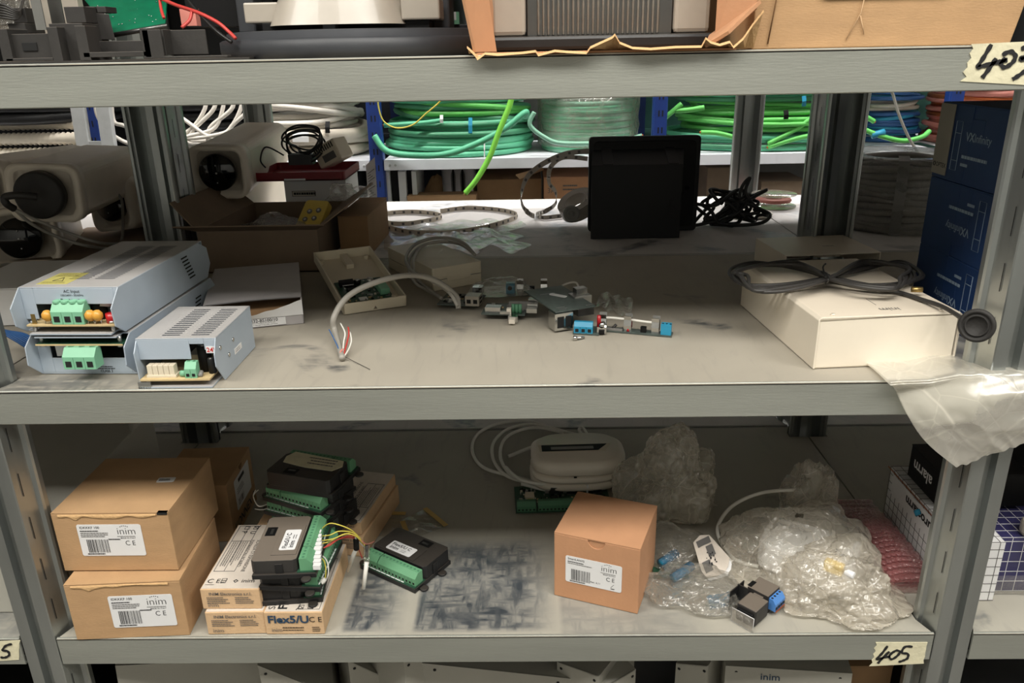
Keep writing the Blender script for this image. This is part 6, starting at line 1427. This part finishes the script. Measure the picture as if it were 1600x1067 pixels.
# left neighbour bay, bottom shelf: large pale carton
t = thing('carton', 'large pale grey carton reaching past the left front upright', 'box', V((-.86, .712, Z6)))
m = MB(); m.hexa([(0, 0, 0), (.358, 0, 0), (.358, .235, 0), (0, .235, 0)], [(0, 0, .128), (.358, .0, .128), (.358, .235, .137), (0, .235, .137)], 'grey_metal_cover'); part(t, 'body', m, .0015)
m = MB(); m.add([(.3585, .175, .1345), (.3585, .232, .1368), (.352, .234, .168), (.346, .190, .160)], [(0, 1, 2, 3)], 'grey_metal_cover'); m.add([(.3575, .175, .1345), (.3575, .232, .1368), (.351, .234, .168), (.345, .190, .160)], [(3, 2, 1, 0)], 'grey_metal_cover'); part(t, 'raised_flap', m)
# ================================================================== cables and boxes on the blue rack across the rear aisle
def loops(cx, cy, z0, rx, ry, n, r, seed, mts, dz=None, jit=.03, wob=.012, zmax=None, seg=44, arc=None):
    rr = random.Random(seed); m = MB(); dz = dz or r*1.25
    for i in range(n):
        k = 1+rr.uniform(-jit*2.2, jit*.4); ky = 1+rr.uniform(-jit*2, jit*.4); ox, oy = rr.uniform(-jit, jit)*rx*.6, rr.uniform(-jit, jit)*ry*.6; ph = rr.uniform(0, 6.28); am = rr.uniform(.2, 1)*wob
        z = z0+r+.001+dz*i; am = min(am, max(0, z-z0-r)); pts = []
        n2 = rr.choice((2, 3)); a0 = rr.uniform(0, 6.28)
        for k2 in range(seg):
            a = 2*PI*k2/seg+a0; pts.append((cx+ox+rx*k*math.cos(a), cy+oy+ry*ky*math.sin(a), z+am*math.sin(a*1+ph)+.35*am*math.sin(a*n2+ph)))
        m.tube(pts, r, mts[i % len(mts)] if len(mts) > 1 else mts[0], 8, closed=True)
    return m
def coil_thing(label, m, ends=(), grp='cable coils on the blue rack', ties=()):
    zs = min(p.z for p in m.v); c = V((sum(p.x for p in m.v)/len(m.v), sum(p.y for p in m.v)/len(m.v), zs))
    t = thing('cable_coil', label, 'cable coil', c, 0, grp); m.v = [p-c for p in m.v]; part(t, 'cable', m)
    for pts, r, mt in ends:
        q = MB(); sp = spline([V(p)-c for p in pts], 7); q.tube(sp, r, mt, 8); q.cyl(sp[-1], sp[-1]+(sp[-1]-sp[-2]).normalized()*.004, r*.5, 'copper', 8); part(t, 'loose_end', q)
    for (a, b, w_, mt) in ties:
        q = MB(); q.tube([V(a)-c, (V(a)+V(b))/2-c+V((0, -.004, 0)), V(b)-c], [(w_/2, .0015)]*3, mt, 4, flat=(1, 0, 0)); part(t, 'tape_band', q)
    return t
YC = YB+.25
def Q(px, py, y=YB+.03): return PY(px, py, y)
r9 = .0088
coil_thing('teal green cable coil at the bottom of the middle blue rack bay, left', loops(-.215, YC, ZQ, .245, .225, 5, r9, 1, ['cable_green'], wob=.004), ties=[(Q(757, 246, YB+.015), Q(757, 222, YB+.02), .004, 'label_white')])
coil_thing('darker green cable coil, second layer of the left heap in the middle bay', loops(-.205, YC, ZQ+.062, .235, .218, 5, r9, 2, ['cable_green_dark', 'cable_green'], wob=.016, jit=.05), ties=[(Q(735, 208, YB+.02), Q(735, 184, YB+.03), .012, 'blue_part')])
coil_thing('bright green cable coil between darker ones, left heap in the middle bay', loops(-.20, YC, ZQ+.122, .232, .215, 3, r9, 3, ['cable_green_bright', 'cable_green_dark'], wob=.018, jit=.05),
           ends=[((Q(690, 188), Q(660, 192), Q(600, 196)), r9*.8, 'cable_green'), ])
coil_thing('green cable coil on top of the left heap in the middle bay', loops(-.21, YC, ZQ+.162, .246, .222, 6, r9*1.15, 4, ['cable_green', 'cable_green_dark', 'cable_green'], wob=.022, jit=.05), ties=[(Q(690, 192, YB+.025), Q(690, 180, YB+.03), .010, 'label_white')])
m = MB(); m.tube(spline([Q(585, 212, 2.50), Q(605, 236, 2.49), Q(650, 243, 2.48), Q(700, 240, 2.47), Q(750, 222, 2.47), Q(790, 200, 2.47), Q(820, 176, 2.48), Q(822, 182, 2.50)], 9), .0098, 'cable_green', 10)
solo('cable', m, 'thick green cable sweeping across the front of the left green heap', 'cable')
m = MB(); m.tube(spline([V((PY(805, 110, 2.46).x, 2.492, 1.568)), PY(806, 60, 2.46), PY(802, 130, 2.42), PY(797, 162, 2.41), PY(780, 205, 2.40), PY(765, 245, 2.395), PY(745, 280, 2.39), PY(727, 302, 2.39)], 9), .0085, 'lime_wire', 10); p = PY(725, 305, 2.39); m.cyl(PY(727, 302, 2.39), p, .004, 'brass', 10)
solo('cable', m, 'lime green cable hanging diagonally in front of the blue rack with bare end', 'cable')
m = MB(); m.tube(spline([PY(590, 150, 2.45), PY(592, 170, 2.45), PY(600, 190, 2.45), PY(620, 200, 2.45), PY(645, 195, 2.45), PY(665, 178, 2.45), PY(686, 160, 2.45), PY(700, 140, 2.45)], 9), .0024, 'yellow_wire', 6)
solo('wire', m, 'thin yellow wire looping in front of the left green heap', 'wire')
c2 = coil_thing('green cable coil wrapped in clear film, right half of the middle bay', loops(.215, YC-.02, ZQ, .150, .16, 17, .0072, 6, ['cable_green_pale', 'cable_green'], wob=.006, jit=.02), ends=[((Q(835, 175), Q(828, 195), Q(850, 214), Q(880, 224), Q(960, 222), Q(1003, 212)), .007, 'cable_green_pale')])
q = MB(); c = c2.location
def wrapf(u, v):
    a = 2*PI*u; zz = .018+.20*v; k = 1.06+.035*(1-2*crumple(V((math.cos(a)*2.2, math.sin(a)*2.2, v*2.5)))); rr_ = .155*k*(1 if v < .75 else 1-.5*(v-.75)/.25)
    return V((rr_*math.cos(a), rr_*1.03*math.sin(a), zz+.01*noise.noise(V((a, 0, 1)))))
q.grid(wrapf, 90, 24, 'film_milky', True, closeu=True); part(c2, 'film_wrap', q)
coil_thing('green coil of mixed cable at the bottom of the third blue rack bay', loops(.80, YC, ZQ, .335, .215, 5, r9*.9, 11, ['cable_green', 'cable_green_dark'], wob=.006, jit=.04), grp='cable coils on the blue rack')
coil_thing('bright green cable coil in the third blue rack bay, many loose ends', loops(.82, YC, ZQ+.060, .310, .215, 8, r9*.85, 12, ['cable_green_bright'], wob=.020, jit=.07, dz=.0105),
           ends=[((Q(1150, 215), Q(1120, 208), Q(1095, 207)), .0075, 'cable_green_bright'), ((Q(1340, 190), Q(1310, 205), Q(1250, 215), Q(1200, 230)), .0075, 'cable_green_bright'), ((Q(1320, 165), Q(1345, 178), Q(1366, 190)), .0075, 'cable_green_bright'), ((Q(1200, 225), Q(1250, 198), Q(1275, 176)), .0075, 'cable_green_bright')],
           ties=[(Q(1228, 186, YB+.02), Q(1228, 172, YB+.02), .014, 'matt_black'), (Q(1256, 166, YB+.02), Q(1256, 150, YB+.02), .012, 'blue_part')])
coil_thing('green cable coil on top of the heap in the third blue rack bay', loops(.80, YC, ZQ+.150, .320, .215, 6, r9, 13, ['cable_green_dark', 'cable_green_bright', 'cable_green'], wob=.022, jit=.06),
           ends=[((Q(1065, 162), Q(1050, 175), Q(1034, 188)), .008, 'cable_green_bright'), ((Q(1100, 168), Q(1075, 172), Q(1055, 173)), .008, 'cable_green_bright')])
m = MB(); m.tube(spline([Q(1325, 190, 2.49), Q(1345, 200, 2.48), Q(1375, 212, 2.47), Q(1410, 220, 2.47), Q(1440, 214, 2.48), Q(1452, 205, 2.50)], 9), .0075, 'cable_green_bright', 8); a = Q(1362, 212, 2.472); b = Q(1382, 206, 2.472); m.cyl(a, b, .010, 'blue_part', 10)
solo('cable', m, 'bright green cable end with a blue tape band near the right blue upright', 'cable')
# blue and grey coils at the right, deeper in the shelf
coil_thing('blue cable coil standing behind the grey hanging wire, right of the green heap', loops(1.235, YC+.10, ZQ, .13, .12, 10, .007, 21, ['blue_wire', 'blue_wire', 'blue_part'], wob=.01, jit=.06))
coil_thing('pale cable coil on top of the lower blue coil at the right', loops(1.235, YC+.10, ZQ+.10, .12, .11, 3, .007, 22, ['cable_beige'], wob=.01, jit=.06))
coil_thing('upper blue cable coil at the right of the third bay', loops(1.225, YC+.08, ZQ+.135, .12, .11, 8, .0065, 23, ['blue_wire', 'blue_part'], wob=.012, jit=.07))
coil_thing('reddish cable coil beyond the right blue upright', loops(1.52, YC, ZQ+.0, .16, .15, 16, .008, 24, ['pink_wire', 'pink_wire', 'copper'], wob=.01, jit=.06))
m = MB(); m.tube(spline([V((PY(1385, 80, 2.46).x, 2.492, 1.568)), PY(1386, 60, 2.46), PY(1390, 130, 2.42), PY(1396, 150, 2.42), PY(1405, 180, 2.42), PY(1420, 215, 2.42), PY(1438, 244, 2.42), PY(1450, 262, 2.42)], 8), .0042, 'grey_wire', 8); solo('cable', m, 'grey cable hanging down in front of the blue coils', 'cable')
m = MB(); m.tube(spline([V((PY(1185, 247, 2.494).x, 2.494, ZQ-.002)), PY(1184, 270, 2.49), PY(1179, 300, 2.49)], 6), .004, 'white_wire', 8); solo('cable', m, 'short white cable hanging below the third blue rack shelf', 'cable')
# left bay: white coils, conduit, black coils
coil_thing('white cable coil on top in the second blue rack bay, with black tape', loops(-.72, YC-.02, ZQ+.09, .175, .19, 9, .0095, 31, ['cable_white'], wob=.022, jit=.06, dz=.013), ties=[(Q(512, 208, YB+.03), Q(512, 190, YB+.04), .014, 'matt_black')])
coil_thing('thick beige cable coil at the bottom of the second blue rack bay', loops(-.70, YC-.03, ZQ, .180, .19, 3, .019, 32, ['cable_beige'], wob=.014, jit=.05, dz=.030), ties=[(Q(470, 222, YB+.0), Q(470, 205, YB+.01), .05, 'label_white')])
coil_thing('loose white cable loops between the camera housings and the rack', loops(-1.02, YC-.05, ZQ+.0, .22, .2, 7, .0072, 33, ['cable_white'], wob=.02, jit=.10, dz=.009))
m = MB()
for k in range(6):
    J = [0, 9, -7, 14, -4, 10][k]; m.tube(spline([PY(150+k*24, 150, 2.45-.004*k), PY(152+k*26, 180+J, 2.44), PY(175+k*22, 210-k*3-J, 2.43), PY(215+k*20+J, 228-k*3, 2.42), PY(262+k*20, 222-k*2+J, 2.42), PY(300+k*14-J, 200, 2.43), PY(320+k*14, 170, 2.44), PY(322+k*14, 145, 2.45)], 8), .0062, 'cable_white', 8)
solo('cable', m, 'white cable hanging in wide loops between the left back upright and its neighbour', 'cable')
coil_thing('black cable coil at the far left of the blue rack', loops(-1.62, YC, ZQ+.12, .25, .2, 5, .02, 35, ['cable_black'], wob=.008, jit=.03, dz=.034))
coil_thing('black cable coil in the second bay behind the white loops', loops(-1.08, YC+.08, ZQ+.08, .20, .15, 5, .016, 36, ['cable_black'], wob=.008, jit=.03, dz=.03))
def conduit(label, x0, x1, y, z, r):
    m = MB(); L_ = x1-x0; n = int(L_/.016); pts = []; R_ = []
    for i in range(n*2): u = i/(n*2-1); pts.append((x0+L_*u, y+.02*math.sin(u*3), z+.006*math.sin(u*2.2))); R_.append(r*(1 if i % 2 else .74))
    m.tube(pts, R_, 'conduit_white', 14); return solo('corrugated_conduit', m, label, 'conduit', 'white corrugated conduits at the far left')
conduit('white corrugated conduit, lowest of three at the far left', -2.05, -1.38, YB+.06, ZQ+.024, .021); conduit('white corrugated conduit, middle of three at the far left', -2.05, -1.38, YB+.07, ZQ+.070, .021); conduit('white corrugated conduit, highest of three at the far left', -2.05, -1.38, YB+.10, ZQ+.113, .019)
coil_thing('pale wire bundle lying below the conduits at the far left', loops(-1.75, YC-.2, ZQ-.36, .22, .12, 12, .007, 38, ['cable_beige', 'cable_white'], wob=.012, jit=.1))
t = thing('ladder', 'light grey ladder leaning between the racks at the left', 'ladder', V((-1.32, 2.26, 0)))
for dx in (0, .075): m = MB(); m.hexa([(dx, 0, 0), (dx+.038, 0, 0), (dx+.038, .02, 0), (dx, .02, 0)], [(dx+.0, .16, 1.9), (dx+.038, .16, 1.9), (dx+.038, .18, 1.9), (dx, .18, 1.9)], 'grey_steel'); part(t, 'stile', m, .001)
for k in range(6): m = MB(); z = .3+k*.28; m.box(.030, .083, .16*z/1.9+.004, .16*z/1.9+.014, z, z+.03, 'grey_steel'); part(t, 'rung', m)
# dark sacks/cartons closing the view on the deeper half of the shelf
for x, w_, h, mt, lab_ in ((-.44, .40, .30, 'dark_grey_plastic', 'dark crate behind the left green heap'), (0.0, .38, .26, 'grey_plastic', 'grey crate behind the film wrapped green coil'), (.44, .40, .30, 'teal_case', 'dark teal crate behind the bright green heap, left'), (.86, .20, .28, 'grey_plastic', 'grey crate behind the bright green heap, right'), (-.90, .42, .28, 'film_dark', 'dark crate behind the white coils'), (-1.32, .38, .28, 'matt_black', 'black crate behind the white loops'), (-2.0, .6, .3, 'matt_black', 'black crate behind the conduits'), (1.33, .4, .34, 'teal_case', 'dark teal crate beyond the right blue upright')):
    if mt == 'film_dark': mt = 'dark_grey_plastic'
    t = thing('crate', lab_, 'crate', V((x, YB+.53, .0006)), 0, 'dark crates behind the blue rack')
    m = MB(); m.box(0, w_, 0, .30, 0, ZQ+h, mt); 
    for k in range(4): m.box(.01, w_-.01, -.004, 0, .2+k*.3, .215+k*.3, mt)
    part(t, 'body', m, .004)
# ------------------------------------------------------------------ under the blue rack's middle shelf
z7 = .6606
def under(name, cat, label, px0, px1, pyt, y, mt, D=.2, grp=None, dz=0):
    a, b = PY(px0, pyt, y), PY(px1, pyt, y); return simple_box(name, label, cat, V((a.x, y, z7)), 0, b.x-a.x, D, a.z-z7, mt, grp)
under('binder', 'binder', 'white box file standing left under the middle shelf of the blue rack', 592, 608, 268, YB+.03, 'label_white', grp='box files under the blue rack shelf')
under('binder', 'binder', 'black box file between two white ones under the blue rack shelf', 608.5, 621, 266, YB+.05, 'matt_black', grp='box files under the blue rack shelf')
under('binder', 'binder', 'white box file between two black ones under the blue rack shelf', 621.5, 633, 268, YB+.03, 'label_white', grp='box files under the blue rack shelf')
under('binder', 'binder', 'black box file right of the second white one under the blue rack shelf', 633.5, 642, 266, YB+.06, 'matt_black', grp='box files under the blue rack shelf')
under('binder', 'binder', 'narrow white box file, rightmost of the row under the blue rack shelf', 642.5, 650, 268, YB+.04, 'label_white', grp='box files under the blue rack shelf')
p = PY(680, 268, YB+.14); m = blob((p.x, p.y, z7), .075, .06, .32, 'cardboard_inside', 61, .12, 60, 40); solo('paper_sack', m, 'brown paper sack standing beside the box files', 'sack')
for i, (px, r, lab_) in enumerate(((699, .020, 'left'), (715, .016, 'middle'), (733, .022, 'right'))):
    p = PY(px, 266, YB+.12); m = MB(); m.cyl((p.x, p.y, z7), (p.x, p.y, p.z+.005), r, 'chrome', 24); solo('steel_tube', m, lab_+' one of three shiny steel tubes under the blue rack shelf', 'tube', 'shiny steel tubes under the blue rack')
under('carton', 'box', 'brown carton right of the steel tubes under the blue rack shelf', 745, 846, 281, YB+.10, 'cardboard_inside', .28)
under('carton', 'box', 'low brown carton in front of the sack and tubes', 636, 744, 306, YB+.02, 'cardboard_inside', .07)
m = MB(); a, b, c, d = PY(806, 274, YB+.05), PY(848, 262, YB+.12), PY(850, 266, YB+.14), PY(812, 280, YB+.06); m.add([a, b, c, d]+[q+V((0, 0, .003)) for q in (a, b, c, d)], [(3, 2, 1, 0), (4, 5, 6, 7), (0, 1, 5, 4), (1, 2, 6, 5), (2, 3, 7, 6), (3, 0, 4, 7)], 'cardboard_pale')
solo('cardboard_flap', m, 'pale torn cardboard flap sticking up over the brown cartons under the blue rack', 'cardboard')
def ex2(t, W, D, H):
    m = MB(); m.M = face((.01, -.0006, H-.05), (1, 0, 0), (0, 0, 1)); m.text('3A', .022, 'ink_grey', Matrix()); lines(m, Matrix(), .05, .02, .06, 2, .012, .005, 4, 'ink_grey'); part(t, 'print', m)
a, b = PY(850, 277, YB+.03), PY(925, 277, YB+.03); simple_box('carton', 'reddish brown printed carton stacked low beside the LED strips', 'box', V((a.x, YB+.03, z7)), 0, b.x-a.x, .2, a.z-z7, 'cardboard_red', extra=ex2)
under('carton', 'box', 'dark brown carton under the blue rack shelf right of the black housing', 1106, 1180, 262, YB+.05, 'cardboard_grey', .3)
under('carton', 'box', 'dark brown open carton under the third shelf near the right back upright', 1190, 1262, 284, YB+.02, 'cardboard_grey', .2)
under('carton', 'box', 'reddish carton just under the shelf numbered 303', 1320, 1350, 250, YB+.04, 'cardboard_red', .2)
under('carton', 'box', 'black carton under the numbered shelf, right of the reddish one', 1351, 1392, 250, YB+.04, 'matt_black', .2)
under('carton', 'box', 'pinkish carton at the right end under the numbered shelf', 1393, 1445, 248, YB+.05, 'cardboard_red', .2)
under('carton', 'box', 'black carton left under the blue rack, behind the red tray lid', 430, 560, 275, YB+.05, 'matt_black', .3)
under('carton', 'box', 'dark carton under the blue rack at the far left', 60, 250, 290, YB+.05, 'matt_black', .3)
# lower dark backing inside the rear aisle: second blue rack shelf stock
# ================================================================== folded metal covers on the lowest visible shelf
z8 = ZL+.0006
def cover(label, A, B, ya, yb, lean, fl=.03, mt='grey_metal_cover', logo=False, side=1):
    a, b = PY(A[0], A[1], ya), PY(B[0], B[1], yb); t = thing('metal_cover', label, 'metal cover', V((a.x, a.y, z8)), 0, 'folded metal covers standing on the low shelf')
    a, b = a-t.location, b-t.location; dn = V((lean[0], lean[1], 0)); n_ = (b-a).cross(V((0, 0, 1))).normalized(); n_ = n_ if n_.y > 0 else -n_
    m = MB(); a0, b0 = V((a.x+dn.x, a.y+dn.y, 0)), V((b.x+dn.x, b.y+dn.y, 0)); th = n_*.0014
    def sl(p, q, r, s, w_): m.add([p, q, r, s, p+w_, q+w_, r+w_, s+w_], [(0, 1, 2, 3), (7, 6, 5, 4), (0, 4, 5, 1), (1, 5, 6, 2), (2, 6, 7, 3), (3, 7, 4, 0)], mt)
    sl(a0, b0, b, a, th); part(t, 'panel', m)
    m = MB(); f = n_*fl; e = (b-a).normalized()*.0014
    up = V((0, 0, -.0014)); sl(a, b, b+f, a+f, up); part(t, 'top_flange', m)
    m = MB(); sl(b0, b, b+f, b0+f, e); part(t, 'side_flange', m); m = MB(); sl(a0, a, a+f, a0+f, -e); part(t, 'side_flange', m)
    for q in (a.lerp(b, .08), a.lerp(b, .92)): m = MB(); m.cyl(q+V((0, 0, -.008))-n_*.0004, q+V((0, 0, -.008))+n_*.0002, .0018, 'slot_dark', 10); part(t, 'screw_hole', m)
    if logo:
        m = MB(); m.M = face(a.lerp(b, .28)+V((0, 0, -.016))-n_*.001, b-a, V((0, 0, 1))-dn*.2); m.text('inim', .013, 'ink_blue', Matrix(), bold=.01); part(t, 'logo', m)
    return t
cover('wide grey metal cover at the left end of the low shelf', (182, 1040), (405, 1028), .705, .76, (0, -.02), .05)
cover('grey metal cover turned sideways, second from the left on the low shelf', (404, 1040), (520, 1086), .70, .72, (.01, .0), .12)
cover('grey metal cover in the middle left of the low shelf, sloping to the right', (545, 1032), (640, 1075), .73, .76, (0, 0), .08)
cover('grey metal cover standing upright with a bright vertical edge, low shelf centre', (632, 1030), (700, 1030), .70, .74, (0, 0), .10)
cover('large grey metal cover with a sloping top edge, low shelf centre', (660, 1036), (890, 1060), .715, .72, (0, .01), .10)
cover('grey metal cover with a pointed corner right of the large central one', (872, 1034), (934, 1056), .73, .70, (0, 0), .09)
cover('grey metal cover tipped to the left, beside the pointed one', (948, 1072), (992, 1046), .70, .72, (0, 0), .09)
cover('pale metal cover standing deeper, right of the dark gap on the low shelf', (1058, 1036), (1105, 1040), .74, .72, (0, 0), .10)
cover('grey metal cover with a small dark blue logo at the right of the low shelf', (1136, 1040), (1330, 1052), .72, .70, (0, -.01), .10, logo=True)
simple_box('carton', 'dark brown carton at the right end of the low shelf', 'box', V((.33, .73, z8)), 0, .09, .2, .19, 'cardboard_inside')
simple_box('carton', 'dark crate deep in the middle of the low shelf', 'box', V((-.46, .86, z8)), 0, .86, .2, .21, 'dark_grey_plastic')
simple_box('carton', 'dark purple carton right of the right front upright on the low shelf', 'box', V((.475, .70, z8)), .05, .16, .2, .17, 'dark_grey_plastic')
simple_box('carton', 'black carton left of the left front upright on the low shelf', 'box', V((-.78, .71, z8)), 0, .22, .2, .19, 'matt_black')
